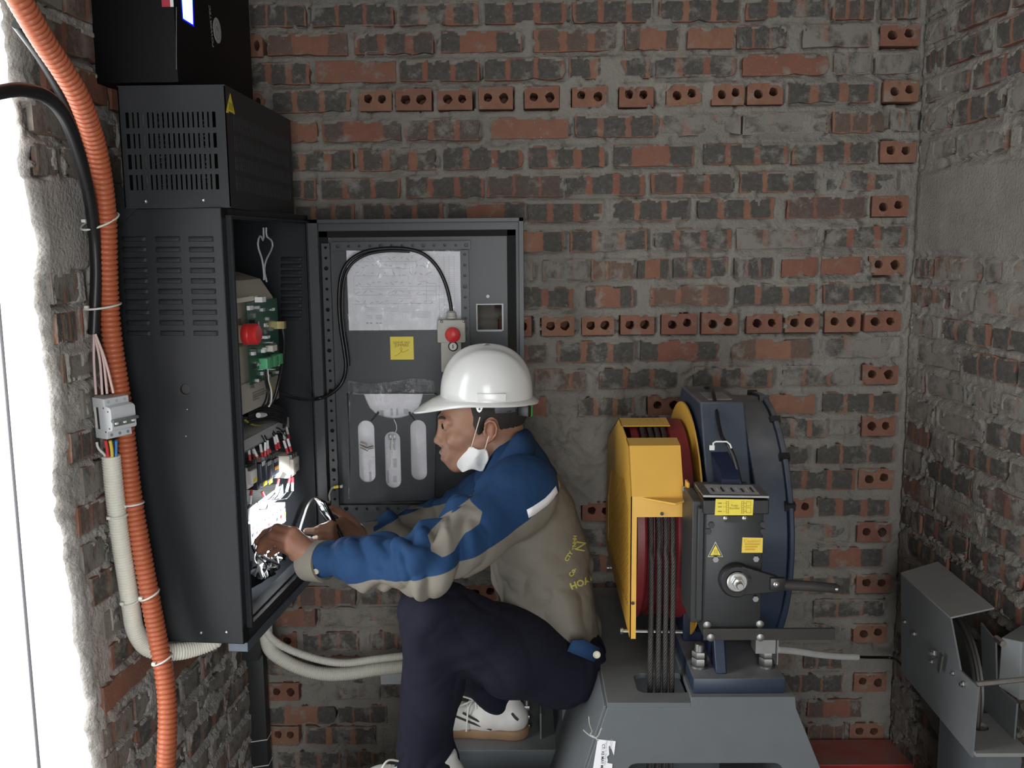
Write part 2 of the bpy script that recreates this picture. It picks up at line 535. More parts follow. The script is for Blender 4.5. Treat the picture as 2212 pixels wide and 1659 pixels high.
    V = np.concatenate([V, back]); Q = np.concatenate([Q, rim])
    w = np_object(name, V, Q, mortar or M_MORTAR)
    w['kind'] = 'structure'
    if label: w['label'] = label
    for (a, b, c, d, t) in bricks:
        if any(pa < (a + b) / 2 < pb and pc < (c + d) / 2 < pd for (pa, pb, pc, pd, ph) in plaster): continue
        hd = t == 'h' and (b - a) < 0.14
        me = r.choice(HD_MESH if hd else ST_MESH)
        o = bpy.data.objects.new('brick', me)
        sx, sy = (b - a) / (0.096 if hd else 0.22), (d - c) / 0.058
        fl = -1 if (not hd and r.random() < 0.5) else 1
        dp_ = 0.22 if (jag is not None and a < 0.16) else 1.0
        M = Matrix(((U.x * sx, 0, Nn.x * dp_, 0), (U.y * sx, 0, Nn.y * dp_, 0), (0, sy, 0, 0), (0, 0, 0, 1)))
        c0 = O + U * ((a + b) / 2) + Nn * r.uniform(-0.002, 0.0025) + Vector((0, 0, (c + d) / 2))
        M.translation = c0
        o.matrix_local = M @ Matrix.Rotation(r.uniform(-.012, .012), 4, 'Z')
        o.material_slots[0].link = 'OBJECT' if o.material_slots else 'DATA'
        COL.objects.link(o); o.parent = w
        o.material_slots[0].link = 'OBJECT'; o.material_slots[0].material = BM[t]
    return w

# ---- the back wall, course by course as it stands (y at x=600, y at x=1900, bricks)
ROWS = [
 (34, 16, [(540,660,'3'),(673,849,'3'),(862,1033,'x'),(1048,1224,'3'),(1237,1412,'3'),(1425,1600,'3'),(1612,1790,'x'),(1800,1890,'3'),(1906,1986,'x')]),
 (97, 75, [(520,567,'h'),(577,750,'2'),(765,935,'3'),(953,1127,'2'),(1153,1330,'3'),(1350,1465,'2'),(1485,1585,'p'),(1592,1700,'x'),(1735,1880,'s'),(1903,1988,'h')]),
 (158, 136, [(540,668,'3'),(682,855,'p'),(863,1036,'3'),(1047,1220,'3'),(1230,1405,'3'),(1417,1590,'x'),(1605,1790,'p'),(1803,1885,'s'),(1892,1985,'s')]),
 (220, 197, [(520,570,'h'),(587,757,'3'),(775,846,'h'),(855,932,'h'),(945,1020,'h'),(1034,1108,'h'),(1133,1208,'h'),(1236,1312,'h'),(1338,1412,'h'),(1440,1515,'h'),(1538,1608,'h'),(1615,1692,'h'),(1705,1890,'3'),(1910,1985,'h')]),
 (286, 262, [(600,685,'p'),(695,865,'2'),(873,1035,'x'),(1058,1228,'p'),(1242,1415,'3'),(1425,1600,'s'),(1606,1790,'s'),(1800,1910,'3'),(1925,1985,'s')]),
 (349, 328, [(600,762,'3'),(775,942,'3'),(957,1130,'3'),(1142,1306,'3'),(1326,1500,'2'),(1520,1702,'3'),(1712,1885,'x'),(1903,1980,'h')]),
 (410, 389, [(600,682,'3'),(695,865,'3'),(877,1045,'3'),(1052,1215,'3'),(1222,1392,'3'),(1407,1580,'3'),(1598,1760,'3'),(1780,1940,'x')]),
 (466, 446, [(640,765,'3'),(785,957,'3'),(968,1132,'2'),(1140,1304,'3'),(1318,1487,'3'),(1508,1673,'3'),(1700,1868,'3'),(1885,1962,'h')]),
 (530, 511, [(1050,1219,'2'),(1232,1397,'x'),(1415,1580,'x'),(1592,1765,'s'),(1785,1955,'x')]),
 (594, 572, [(1040,1150,'s'),(1172,1270,'s'),(1278,1370,'x'),(1378,1445,'2'),(1455,1573,'x'),(1587,1670,'x'),(1690,1767,'p'),(1775,1862,'p'),(1878,1955,'h')]),
 (652, 632, [(1070,1240,'3'),(1266,1368,'2'),(1405,1570,'3'),(1588,1760,'3'),(1780,1950,'x')]),
 (712, 694, [(1078,1148,'h'),(1170,1241,'h'),(1257,1327,'h'),(1341,1414,'h'),(1429,1505,'h'),(1516,1594,'h'),(1614,1690,'h'),(1697,1770,'h'),(1783,1860,'h'),(1868,1946,'h')]),
 (772, 750, [(1020,1180,'3'),(1203,1370,'3'),(1385,1554,'2'),(1580,1750,'2'),(1770,1945,'s')]),
 (830, 809, [(1155,1265,'x'),(1295,1462,'3'),(1500,1670,'x'),(1690,1845,'s'),(1864,1941,'h')]),
 (888, 869, [(1130,1180,'p'),(1250,1370,'x'),(1625,1760,'p'),(1778,1942,'3')]),
 (944, 920, [(1680,1785,'x'),(1795,1852,'s'),(1863,1935,'h')]),
 (1003, 980, [(1580,1745,'3'),(1766,1932,'3')]),
 (1060, 1034, [(1690,1848,'3'),(1855,1930,'h')]),
 (1120, 1094, [(1258,1330,'h'),(1690,1758,'h'),(1766,1922,'3')]),
 (1177, 1149, [(1250,1400,'x'),(1680,1835,'s'),(1852,1925,'h')]),
 (1230, 1203, [(1600,1748,'s'),(1757,1908,'2')]),
 (1291, 1261, [(560,630,'h'),(641,767,'3'),(778,900,'x'),(1690,1838,'x'),(1850,1927,'h')]),
 (1336, 1313, [(575,680,'2'),(692,860,'s'),(1600,1735,'s'),(1758,1913,'x')]),
 (1388, 1368, [(565,640,'h'),(655,775,'x'),(800,880,'x'),(1700,1820,'s'),(1844,1916,'h')]),
 (1440, 1424, [(560,700,'x'),(715,860,'x'),(1600,1720,'s'),(1738,1820,'x')]),
 (1495, 1474, [(580,645,'h'),(705,820,'s'),(830,960,'x'),(1690,1822,'3'),(1845,1915,'h')]),
 (1546, 1529, [(575,725,'2'),(732,835,'3'),(1600,1730,'x'),(1745,1862,'2')]),
 (1590, 1582, [(583,645,'h'),(660,812,'x'),(1600,1735,'3'),(1745,1826,'3'),(1836,1910,'h')]),
 (1643, 1634, [(600,735,'x'),(745,830,'x'),(1620,1780,'s'),(1800,1900,'x')]),
]
ROW_Z = []
back_bricks = []
_r = random.Random(11)
for k, (ya, yb, lst) in enumerate(ROWS):
    yy = lambda x: ya + (yb - ya) * (x - 600) / 1300.0
    ROW_Z.append(at(1250, yy(1250), Y=D).z)
    occupied = sorted((a, b) for a, b, t in lst)
    allb = list(lst)
    if k >= 8:                                   # courses behind the door, the man and the machine
        x = 560.0 if k < 21 else 905.0
        lim = 1600.0
        while x < lim - 70:
            w = 172.0 if _r.random() < 0.7 else 78.0
            w *= (1.0 - 0.0028 * max(0, k - 8))
            clash = [q for q in occupied if q[0] < x + w + 8 and q[1] > x - 8]
            gap_rough = 13 <= k <= 19 and 1120 < x + w and x < 1390
            if clash: x = clash[-1][1] + 14; continue
            if gap_rough: x = 1400; continue
            allb.append((x, x + w, _r.choice('33x2s') if w > 100 else 'h')); x += w + 15
    for (a, b, t) in allb:
        pa, pb = at(a, yy(a), Y=D), at(b, yy(b), Y=D)
        zc = (pa.z + pb.z) / 2
        hh = 0.0285 + _r.uniform(-.001, .001)
        back_bricks.append((pa.x, pb.x, zc - hh, zc + hh, t))
top_z, n_extra = ROW_Z[0], 5
for k in range(1, n_extra + 1):                  # courses above the frame
    x = -0.85 - 0.11 * (k % 2)
    while x < 1.15:
        back_bricks.append((x, x + 0.215, top_z + k * 0.0775 - .0285, top_z + k * 0.0775 + .0285, _r.choice('33x2'))); x += 0.235

CORNER_L = at(558, 1500, Y=D); CORNER_R = at(1962, 700, Y=D)
def vp_dir(px):
    d = ray(px, 526); return Vector((d.x, d.y, 0)).normalized()
UL = vp_dir(1290)                                # left wall runs this way into the corner
UR = -vp_dir(972)                                # right wall comes out of the corner towards us

def rough_back(G, H, h, P):
    """crumbled mortar mass left of the machine"""
    c = at(1225, 960, Y=D)
    e = np.clip(1.15 - np.sqrt(((G - c.x) / 0.13) ** 2 + ((H - c.z) / 0.15) ** 2), 0, 1)
    lump = fbm(P, 22, 77, 4).reshape(G.shape)
    return np.where(h > -0.015, h + e * (0.030 * lump + 0.014 * fbm(P, 90, 78, 2).reshape(G.shape) - .002), h)

wall_back = brick_wall('wall_back', (0, D, 0), (1, 0, 0), CORNER_L.x - 0.06, CORNER_R.x + 0.05, -0.02, 2.92, back_bricks, 3, res=0.0058, rough_fn=rough_back,
                       label='bare brick back wall with thick grey mortar and burnt stretchers')

# ---- side walls: same courses, running bond
def side_bricks(L, seed, types, skip=None, phase=0.0, min_u=lambda z: 0.015):
    r = random.Random(seed); out = []
    zs = ROW_Z + [top_z + 0.0775 * k for k in range(1, 6)]
    for k, z in enumerate(zs):
        u = -0.18 * r.random() + phase + min(0, min_u(z))
        while u < L:
            w = 0.213 + r.uniform(-.008, .006) if r.random() < 0.75 else 0.1
            a, b = max(u, min_u(z)), min(u + w, L - 0.012)
            if b - a > 0.05 and not (skip and skip((a + b) / 2, z)):
                out.append((a, b, z - .0285 + r.uniform(-.003, .003), z + .0285 + r.uniform(-.003, .003), r.choice(types) if w > .15 else 's'))
            u += w + r.uniform(.016, .026)
    return out

# left wall: from the doorway jamb (u = 0) to the corner (u = L)
jamb_dir = ray(112, 830)
_t = (CORNER_L.x * UL.y - CORNER_L.y * UL.x) / (jamb_dir.x * UL.y - jamb_dir.y * UL.x)
JAMB = Vector((jamb_dir.x * _t, jamb_dir.y * _t, 0))
LL = (Vector((CORNER_L.x, CORNER_L.y, 0)) - JAMB).length
conc_hi, conc_lo = at(140, 385, Y=JAMB.y + .05).z, at(140, 590, Y=JAMB.y + .05).z
M_MORTAR_L = mortar_mat('mortar_lit', (0.40, 0.375, 0.345))  # lighter mortar copy: the nearby daylight's brightness is put into the colour
wall_left = brick_wall('wall_left', JAMB, UL, 0, LL + 0.05, -0.02, 2.92, side_bricks(LL, 21, 'xxxspss', min_u=lambda z: 0.026 + max(-.04, .062 * (1.6 - z)), skip=lambda u, z: u < 0.24 and conc_lo < z < conc_hi), 8,
                       plaster=[(-0.1, 0.30, conc_lo, conc_hi, 0.002)], jag=(0.05, -1), mortar=M_MORTAR_L, smear=1.25, shear=0.062,
                       label='brick left wall ending in a ragged plastered door jamb')
LR = 3.4
ph, pl = at(2100, 358, X=CORNER_R.x + .02).z, at(2100, 548, X=CORNER_R.x + .02).z
wall_right = brick_wall('wall_right', (CORNER_R.x, CORNER_R.y, 0), UR, 0, 1.75, -0.02, 2.92, side_bricks(1.75, 33, '3xxss', lambda u, z: u < 1.3 and pl < z < ph), 14,
                        plaster=[(0.02, 1.2, pl, ph, 0.003)], smear=1.15, label='brick right wall with a smooth cement patch')

# ---- rest of the shell: floor, ceiling, plain render behind us, doorway on the left
M_RENDER = mortar_mat('cement_render', (0.42, 0.40, 0.37))
M_CONC = mortar_mat('concrete_floor', (0.30, 0.29, 0.275))
def slab(name, lo, hi, m):
    mb = MB(); mb.bbox(lo, hi); o = mb.build(name, m, smooth=0); o['kind'] = 'structure'; return o
XR = CORNER_R.x + 0.35
slab('floor', (-1.6, -1.5, -0.12), (XR + .3, D + .3, 0.0), M_CONC)
slab('ceiling', (-1.3, -1.5, 2.9), (XR + .3, D + .3, 3.02), M_RENDER)
e = Vector((CORNER_R.x, CORNER_R.y, 0)) + UR * 1.75; _l = 2.3
mb = MB(); mb.hexa([(e.x, e.y, 0), (e.x + UR.x * _l, e.y + UR.y * _l, 0), (e.x + UR.x * _l + .2, e.y + UR.y * _l, 0), (e.x + .2, e.y, 0),
                    (e.x, e.y, 2.9), (e.x + UR.x * _l, e.y + UR.y * _l, 2.9), (e.x + UR.x * _l + .2, e.y + UR.y * _l, 2.9), (e.x + .2, e.y, 2.9)])
mb.build('wall_right_rear', M_RENDER, smooth=0)['kind'] = 'structure'
DOOR_H = 2.45
JX, JY = JAMB.x, JAMB.y
DY0 = JY - 0.65                                   # doorway runs from DY0 to the jamb
slab('wall_left_rear', (JX - .42, -1.4, 0), (JX - .16, DY0, 2.9), M_RENDER)
slab('wall_left_lintel', (JX - .42, DY0, DOOR_H), (JX - .06, JY + .02, 2.9), M_RENDER)
# wall behind the camera, with a wide opening to daylight
FY = -1.0; OX0, OX1 = -0.35, 0.60
slab('wall_front', (OX1, FY - .2, 0), (XR + .3, FY, 2.9), M_RENDER)
slab('wall_front_left', (JX - .42, FY - .2, 0), (OX0, FY, 2.9), M_RENDER)
slab('wall_front_lintel', (OX0, FY - .2, 2.35), (OX1, FY, 2.9), M_RENDER)
portal('daylight_doorway', (JX - .30, (DY0 + JY) / 2, DOOR_H / 2), JY - DY0, DOOR_H, (1, 0, 0))
portal('daylight_opening', ((OX0 + OX1) / 2, FY - .1, 1.15), OX1 - OX0, 2.35, (0, 1, 0))
# pale concrete landing outside
slab('floor_landing', (-5.0, -6.0, -0.12), (-1.6, 5.0, -0.01), mortar_mat('pale_concrete', (0.6, 0.6, 0.58)))
# ------------------------------------------------------------------ common materials
M_CAB = mat('charcoal_powder_coat', (0.022, 0.024, 0.027), 0.5, 0, 0.08, 60, 0.15, 900, spec=0.32)
M_CABIN = mat('charcoal_inside', (0.034, 0.037, 0.041), 0.4, 0, 0.08, 40)
M_BLACK = mat('black_plastic', (0.012, 0.012, 0.013), 0.4, 0, 0.1)
M_GASKET = mat('foam_gasket', (0.010, 0.010, 0.0095), 0.95, 0, 0.2, 80)
M_STEEL = mat('zinc_steel', (0.62, 0.62, 0.60), 0.28, 1.0, 0.15, 90)
M_DSTEEL = mat('dull_steel', (0.30, 0.30, 0.29), 0.45, 1.0, 0.2, 60)
M_WHITE = mat('white_plastic', (0.78, 0.78, 0.76), 0.45, 0, 0.04)
M_IVORY = mat('ivory_plastic', (0.66, 0.63, 0.54), 0.5, 0, 0.06)
M_PAPER = mat('white_paper', (0.90, 0.90, 0.93), 0.35, 0, 0.03, 12)
M_INK = mat('black_ink', (0.03, 0.03, 0.035), 0.7, 0, 0.05)
M_GINK = mat('grey_ink', (0.45, 0.45, 0.48), 0.8, 0, 0.05)
M_YELLOW = mat('yellow_label', (0.82, 0.66, 0.06), 0.45, 0, 0.05)
M_RED = mat('red_plastic', (0.62, 0.03, 0.03), 0.35, 0, 0.08)
M_GREYP = mat('grey_plastic', (0.42, 0.43, 0.44), 0.5, 0, 0.06)
M_PCB = mat('green_circuit_board', (0.015, 0.085, 0.05), 0.35, 0, 0.35, 160)
M_GREEN = mat('green_connector', (0.10, 0.42, 0.20), 0.4, 0, 0.1)
M_TAPE = mat('cream_nylon', (0.72, 0.72, 0.66), 0.5, 0, 0.05)

def clear_film(name, rough=0.12):
    """thin clear plastic: see-through with a crinkled glossy skin"""
    m = bpy.data.materials.new(name); m.use_nodes = True
    nt = m.node_tree; nt.nodes.clear(); L = nt.links.new; N = nt.nodes.new
    out = N('ShaderNodeOutputMaterial'); mx = N('ShaderNodeMixShader'); tr = N('ShaderNodeBsdfTransparent'); gl = N('ShaderNodeBsdfGlossy')
    tr.inputs['Color'].default_value = (0.95, 0.95, 0.96, 1); gl.inputs['Roughness'].default_value = rough
    tc = N('ShaderNodeTexCoord'); nz = N('ShaderNodeTexNoise'); nz.inputs['Scale'].default_value = 24; nz.inputs['Detail'].default_value = 5; nz.inputs['Distortion'].default_value = 2.0
    bp = N('ShaderNodeBump'); bp.inputs['Strength'].default_value = 1.0; bp.inputs['Distance'].default_value = 0.02
    L(tc.outputs['Object'], nz.inputs['Vector']); L(nz.outputs['Fac'], bp.inputs['Height']); L(bp.outputs[0], gl.inputs['Normal'])
    mx.inputs['Fac'].default_value = 0.13
    L(tr.outputs[0], mx.inputs[1]); L(gl.outputs[0], mx.inputs[2]); L(mx.outputs[0], out.inputs['Surface'])
    return m
M_FILM = clear_film('clear_plastic_film')

from mathutils.geometry import tessellate_polygon
def holed_plate(mb, outer, holes, axis, a0, a1):
    """flat plate with real cut-outs; outlines are 2-D loops in the two other axes"""
    loops = [outer] + list(holes)
    flat = [p for l in loops for p in l]
    tri = tessellate_polygon([[Vector((p[0], p[1], 0)) for p in l] for l in loops])
    def mk(p, a):
        q = list(p); q.insert(axis, a); return q
    n = len(flat)
    vs = [mk(p, a0) for p in flat] + [mk(p, a1) for p in flat]
    fs = [tuple(t) for t in tri] + [tuple(i + n for i in reversed(t)) for t in tri]
    k = 0
    for l in loops:
        m = len(l)
        fs += [(k + i, k + (i + 1) % m, n + k + (i + 1) % m, n + k + i) for i in range(m)]
        k += m
    mb.add(vs, fs)
    return mb

def circle2(c, r, n=14): return [(c[0] + r * math.cos(2 * math.pi * k / n), c[1] + r * math.sin(2 * math.pi * k / n)) for k in range(n)]
def rrect2(x0, y0, x1, y1, r, n=4):
    out = []
    for (cx, cy, a) in ((x1 - r, y1 - r, 0), (x0 + r, y1 - r, 90), (x0 + r, y0 + r, 180), (x1 - r, y0 + r, 270)):
        for k in range(n + 1):
            t = math.radians(a + 90 * k / n); out.append((cx + r * math.cos(t), cy + r * math.sin(t)))
    return out

def screw(p, direction, r=0.004, parent=None, material=None, name='screw'):
    M = Vector(direction).to_track_quat('Z', 'Y').to_matrix()
    mb = MB(); mb.lathe([(r, -0.001), (r, r * 0.35), (r * 0.6, r * 0.8), (r * 0.15, r * 0.95)], 10, M, p)
    return mb.build(name, material or M_STEEL, parent)

def hexnut(mb, p, direction, r, h, M=None):
    q = Vector(direction).to_track_quat('Z', 'Y').to_matrix()
    return mb.lathe([(r * 0.94, 0), (r, h * 0.12), (r, h * 0.88), (r * 0.94, h)], 6, q, p)

# ------------------------------------------------------------------ control cabinet
CAB_O = Vector((-0.610, 1.95, 0.800)); CAB_A = -math.atan2(0.053, 0.55)
CABM = Matrix.Translation(CAB_O) @ Matrix.Rotation(CAB_A, 4, 'Z')
CABI = CABM.inverted()
CW_, CD_, CH_ = 0.5525, 0.232, 0.933             # width along y, depth in -x, height
def CL(px, py, xl):
    """cabinet-local point where the sight line of a pixel meets the local plane x = xl"""
    o = CABI @ CAM; d = CABI.to_3x3() @ ray(px, py)
    return o + d * ((xl - o.x) / d.x)
def CLY(px, py, yl):
    o = CABI @ CAM; d = CABI.to_3x3() @ ray(px, py)
    return o + d * ((yl - o.y) / d.y)
def cab_empty(name, label, cat, group=None):
    e = empty(name, CAB_O, label, cat, group); e.rotation_euler = (0, 0, CAB_A); return e

cabinet = cab_empty('control_cabinet', 'tall charcoal steel control cabinet standing open on the left wall', 'cabinet')
mb = MB(); T = 0.003
holed_plate(mb, [(-CD_, 0), (0, 0), (0, CH_), (-CD_, CH_)], [circle2((CLY(400, 841, 0).x, CLY(400, 841, 0).z), 0.011, 16)], 1, 0, T)   # near side with a cable hole
mb.bbox((-CD_, CW_ - T, 0), (0, CW_, CH_)); mb.bbox((-CD_, 0, 0), (-CD_ + T, CW_, CH_))
mb.bbox((-CD_, 0, CH_ - T), (0, CW_, CH_)); mb.bbox((-CD_, 0, 0), (0, CW_, T))
cas = mb.build('casing', M_CAB, cabinet, bevel=0.001)
mb = MB(); _h = CLY(400, 841, 0); mb.lathe([(.014, 0), (.014, .002)], 18, Matrix.Rotation(-math.pi / 2, 3, 'X'), (_h.x, T + .001, _h.z)); mb.build('hole_dark_disc', M_BLACK, cabinet)  # black disc behind the cable hole, put in as the darkness inside
mb = MB()                                        # rain-channel frame round the opening
for (y0, y1, z0, z1) in ((0, .034, 0, CH_), (CW_ - .026, CW_, 0, CH_), (0, CW_, CH_ - .022, CH_), (0, CW_, 0, .040)):
    mb.bbox((-.003, y0, z0), (0, y1, z1))
mb.bbox((0, .020, .03), (.012, .024, CH_ - .015)); mb.bbox((0, .031, .03), (.010, .0335, CH_ - .015))
mb.bbox((0, CW_ - .018, .03), (.010, CW_ - .014, CH_ - .015)); mb.bbox((0, .022, CH_ - .019), (.012, CW_ - .016, CH_ - .015))
mb.bbox((0, .022, .034), (.012, CW_ - .016, .038))
mb.bbox((-.03, .034, .040), (0, CW_ - .026, .043))
mb.build('door_frame', M_CAB, cabinet, bevel=0.0007)
mb = MB(); mb.bbox((-.0405, .01, -.022), (.004, CW_ - .01, -.0005))
mb.build('bottom_rail', mat('bluish_sheen_rail', (0.16, 0.19, 0.23), 0.3, 0.7, 0.25, 30), cabinet, bevel=0.001)  # the flange's bluish reflection is put into the metal colour
lv = MB()                                        # pressed louvre: a half-round scoop open below
for i in range(9):
    a0, a1 = math.pi * i / 9, math.pi * (i + 1) / 9
prof = [(-.0045, 0), (-.0035, -.004), (0.0005, -.0055), (.004, -.004), (.006, 0)]
vs = []
for xx, k in ((-.026, .2), (-.0235, .75), (-.020, 1), (.020, 1), (.0235, .75), (.026, .2)):
    vs += [(xx, p[1] * k, p[0]) for p in prof]
lv.add(vs, [(i * 5 + j, i * 5 + j + 1, (i + 1) * 5 + j + 1, (i + 1) * 5 + j) for i in range(5) for j in range(4)])
lvm = lv.mesh('louvre', M_CAB)
for r_ in range(10):
    for cx0, cx1 in ((262, 318), (333, 391), (406, 462)):
        sh = r_ * 0.9
        p = CLY((cx0 + cx1) / 2 + sh * 1.3, 517 + r_ * 22.6, 0)
        o = bpy.data.objects.new('louvre', lvm); o.location = (p.x, -.0002, p.z); link(o, cabinet)
for r_ in range(10):
    p = CLY(630, 560 + r_ * 14.3, CW_ - T)
    o = bpy.data.objects.new('louvre', lvm); o.location = (p.x, CW_ - T - .0002, p.z); o.scale = (1.1, 1, 1); link(o, cabinet)
for (px, py) in ((435, 1366), (490, 1365), (405, 884), (402, 942)):
    p = CLY(px, py, 0); screw((p.x, -.001, p.z), (0, -1, 0), 0.0035 if py > 1000 else 0.0018, cabinet)
for (px, py) in ((303, 440), (325, 434), (434, 434), (452, 441)):
    p = CLY(px, py + 4, 0.012); screw((p.x, .012, CH_ + .001), (0, 0, 1), 0.0042, cabinet)
mb = MB()                                        # lifting eye on top
p = CLY(361, 425, 0.03)
ex, ez = p.x, CH_
mb.lathe([(.011, 0), (.011, .004), (.007, .006), (.006, .012)], 14, None, (ex, .03, ez))
mb.tube([Vector((ex + .011 * math.cos(a), .03, ez + .020 + .011 * math.sin(a))) for a in [2 * math.pi * k / 20 for k in range(20)]], 0.0042, 8, closed=True)
mb.build('lifting_eye', M_STEEL, cabinet)
mb = MB(); pa, pb, pc = CLY(243, 398, .002), CLY(262, 400, .002), CLY(300, 446, .002)
mb.prism([(pa.x - .02, pa.z), (pb.x, pb.z), (pc.x, CH_), (pa.x - .02, CH_ - .06)], 1, -.004, -.001)
mb.build('wall_bracket', M_CAB, cabinet)
mb = MB()
for (px, py) in ((1, 0),):
    pass
hinge_m = MB(); hinge_m.cyl((0, 0, -.028), (0, 0, .028), .007, n=12); hinge_m.bbox((0, -.003, -.02), (.02, 0, .02)); hinge_m.cyl((0, 0, .028), (0, 0, .036), .0025, n=8)
for py in (600, 1015):
    p = CL(677, py, .012)
    hinge_m.build('hinge', M_BLACK, cabinet, loc=(.012, CW_ - .004, p.z))

# ---- the open door
HINGE = Vector((-0.553, 2.497, 0.0))
door_rot = -CAB_A
DZ0, DZ1 = 0.812, 1.722
def dp(px, py, y=0.0):
    """door-local point (x right, y into the wall, z up) for a pixel on the door"""
    p = at(px, py, Y=HINGE.y + y); return Vector((p.x - HINGE.x, y, p.z))
door = bpy.data.objects.new('door', None)
mb = MB()
DW = 0.557
h0, h1 = dp(1032, 712), dp(1084, 658)
holed_plate(mb, [(0, DZ0), (DW, DZ0), (DW, DZ1), (0, DZ1)], [[(h0.x, h0.z), (h1.x, h0.z), (h1.x, h1.z), (h0.x, h1.z)]], 1, 0.0, 0.0025)
for (x0, x1, z0, z1) in ((0, .003, DZ0, DZ1), (DW - .003, DW, DZ0, DZ1), (0, DW, DZ1 - .003, DZ1), (0, DW, DZ0, DZ0 + .003)):
    mb.bbox((x0, -.022, z0), (x1, 0.001, z1))
for (x0, x1, z0, z1) in ((0, .026, DZ0, DZ1), (DW - .012, DW, DZ0, DZ1)):
    mb.bbox((x0, -.024, z0), (x1, -.022, z1))
mb.bbox((0, -.024, DZ1 - .010), (DW, -.022, DZ1)); mb.bbox((0, -.024, DZ0), (DW, -.022, DZ0 + .012))
door = mb.build('door', M_CABIN, cabinet, bevel=0.0007)
door.location = CABI @ HINGE; door.rotation_euler = (0, 0, door_rot)
def dz(z): return z - 0.0
door.location.z = -CAB_O.z
mb = MB(); g0, g1 = dp(689, 500), dp(1114, 500); w = .023
gx0, gx1, gz1, gz0 = g0.x, g1.x, g0.z, DZ0 + .035
for (x0, x1, z0, z1) in ((gx0, gx0 + w, gz0, gz1), (gx1 - w, gx1, gz0, gz1), (gx0, gx1, gz1 - w * .7, gz1), (gx0, gx1, gz0, gz0 + w)):
    mb.bbox((x0, -.006, z0), (x1, 0, z1))
mb.build('gasket', M_GASKET, door, bevel=0.001)
mb = MB()                                        # bright rim of the meter cut-out
for (x0, x1, z0, z1) in ((h0.x - .003, h0.x, h0.z - .003, h1.z + .003), (h1.x, h1.x + .004, h0.z - .003, h1.z + .003), (h0.x, h1.x, h0.z - .005, h0.z), (h0.x, h1.x, h1.z, h1.z + .003)):
    mb.bbox((x0, -.004, z0), (x1, .004, z1))
mb.build('cutout_rim', mat('bare_edge', (0.30, 0.31, 0.32), 0.4, 0.3), door)
M_RAIL = mat('rail_coat', (0.040, 0.043, 0.047), 0.4, 0, 0.1)
def punched_rail(a, b, name='punched_rail'):
    """U rail with round holes along it, a to b on the door"""
    L_ = (b - a).length; ax = (b - a).normalized(); horiz = abs(ax.x) > .5
    wd = .0105
    n = int(L_ / .0268)
    mb = MB()
    holes = [circle2(((k + .6) * L_ / n, 0), .0056 if k % 4 == 0 else .0038, 12) for k in range(n)]
    outer = [(0, -wd), (L_, -wd), (L_, wd), (0, wd)]
    loc = MB(); holed_plate(loc, outer, holes, 1, 0, .0018)
    sd = MB(); sd.bbox((0, 0.0018, -wd), (L_, .014, -wd + .0015)); sd.bbox((0, 0.0018, wd - .0015), (L_, .014, wd))
    loc.add(sd.v, sd.f)
    vs = [((v[0], v[1], v[2]) if horiz else (-v[2], v[1], v[0])) for v in loc.v]
    vs = [(a.x + v[0], -.016 + v[1], a.z + v[2]) for v in vs]
    mb.add(vs, loc.f); return mb.build(name, M_RAIL, door)
punched_rail(dp(727, 1108), dp(727, 526)); punched_rail(dp(719, 532), dp(1017, 532)); punched_rail(dp(1010, 900), dp(1010, 540)); punched_rail(dp(737, 1096), dp(1050, 1093))
for (px, py) in ((1054, 640), (1087, 752), (711, 515), (714, 570), (788, 516)):
    p = dp(px, py); screw((p.x, -.002, p.z), (0, -1, 0), 0.0048 if px > 1000 else .0022, door, M_WHITE if px > 1000 else M_STEEL)
# document pocket plate with scoop and three slots
mb = MB()
q = lambda px, py: (dp(px, py, -.02).x, dp(px, py, -.02).z)
outer = [q(757, 1085), q(938, 1080), q(944, 852), q(920, 853)]
sc = []
for k in range(13):
    t = k / 12; a = math.pi * t
    sc.append(q(851 + 60 * math.cos(a), 856 + 48 * math.sin(a) ** 0.9))
outer += [q(914, 852)] + sc[1:-1] + [q(786, 852), q(757, 852)]
slots = []
for (x0, x1, y0, y1) in ((777, 808, 908, 1042), (834, 864, 932, 1054), (889, 920, 907, 1037)):
    a, b = q(x0, y1), q(x1, y0); r = (b[0] - a[0]) / 2 - .0002
    slots.append(rrect2(a[0], a[1], b[0], b[1], r, 5))
holed_plate(mb, outer, slots, 1, -.022, -.0205)
mb.bbox((q(757, 1085)[0] - .001, -.0205, q(757, 1085)[1]), (q(757, 1085)[0] + .001, -.001, q(757, 852)[1]))
mb.bbox((q(757, 1085)[0], -.0205, q(757, 1085)[1] - .001), (q(938, 1085)[0], -.001, q(757, 1085)[1] + .001))
mb.build('document_pocket', M_CABIN, door)
# yellow sticker
mb = MB(); a, b = dp(844, 777), dp(893, 727)
mb.bbox((a.x, -.0008, a.z), (b.x, 0, b.z)); st = mb.build('sticker', M_YELLOW, door, smooth=0); st['label'] = 'square yellow sticker reading LEAVE NO JUMPERS'
text_on('LEAVE NO', .0095, (dp(868, 740).x, -.0012, dp(868, 740).z), (1, 0, 0), (0, 0, 1), mat('faded_ink', (.25, .2, .03), .7), st)
text_on('JUMPERS', .0095, (dp(868, 746).x, -.0012, dp(868, 746).z), (1, 0, 0), (0, 0, 1), MATS['faded_ink'], st)
mb = MB(); mb.tube([dp(x, y, -.0014) for x, y in ((853, 769), (860, 766), (867, 759), (869, 753), (866, 750), (864, 754), (869, 761), (876, 759), (883, 755))], .0004, 4); mb.build('curl_mark', MATS['faded_ink'], st)
# ring terminal of the earth lead
mb = MB(); p = dp(738, 1050, -.02); mb.lathe([(.006, 0), (.006, .003), (.004, .005)], 12, Vector((0, -1, 0)).to_track_quat('Z', 'Y').to_matrix(), p); mb.build('earth_stud', M_STEEL, door)

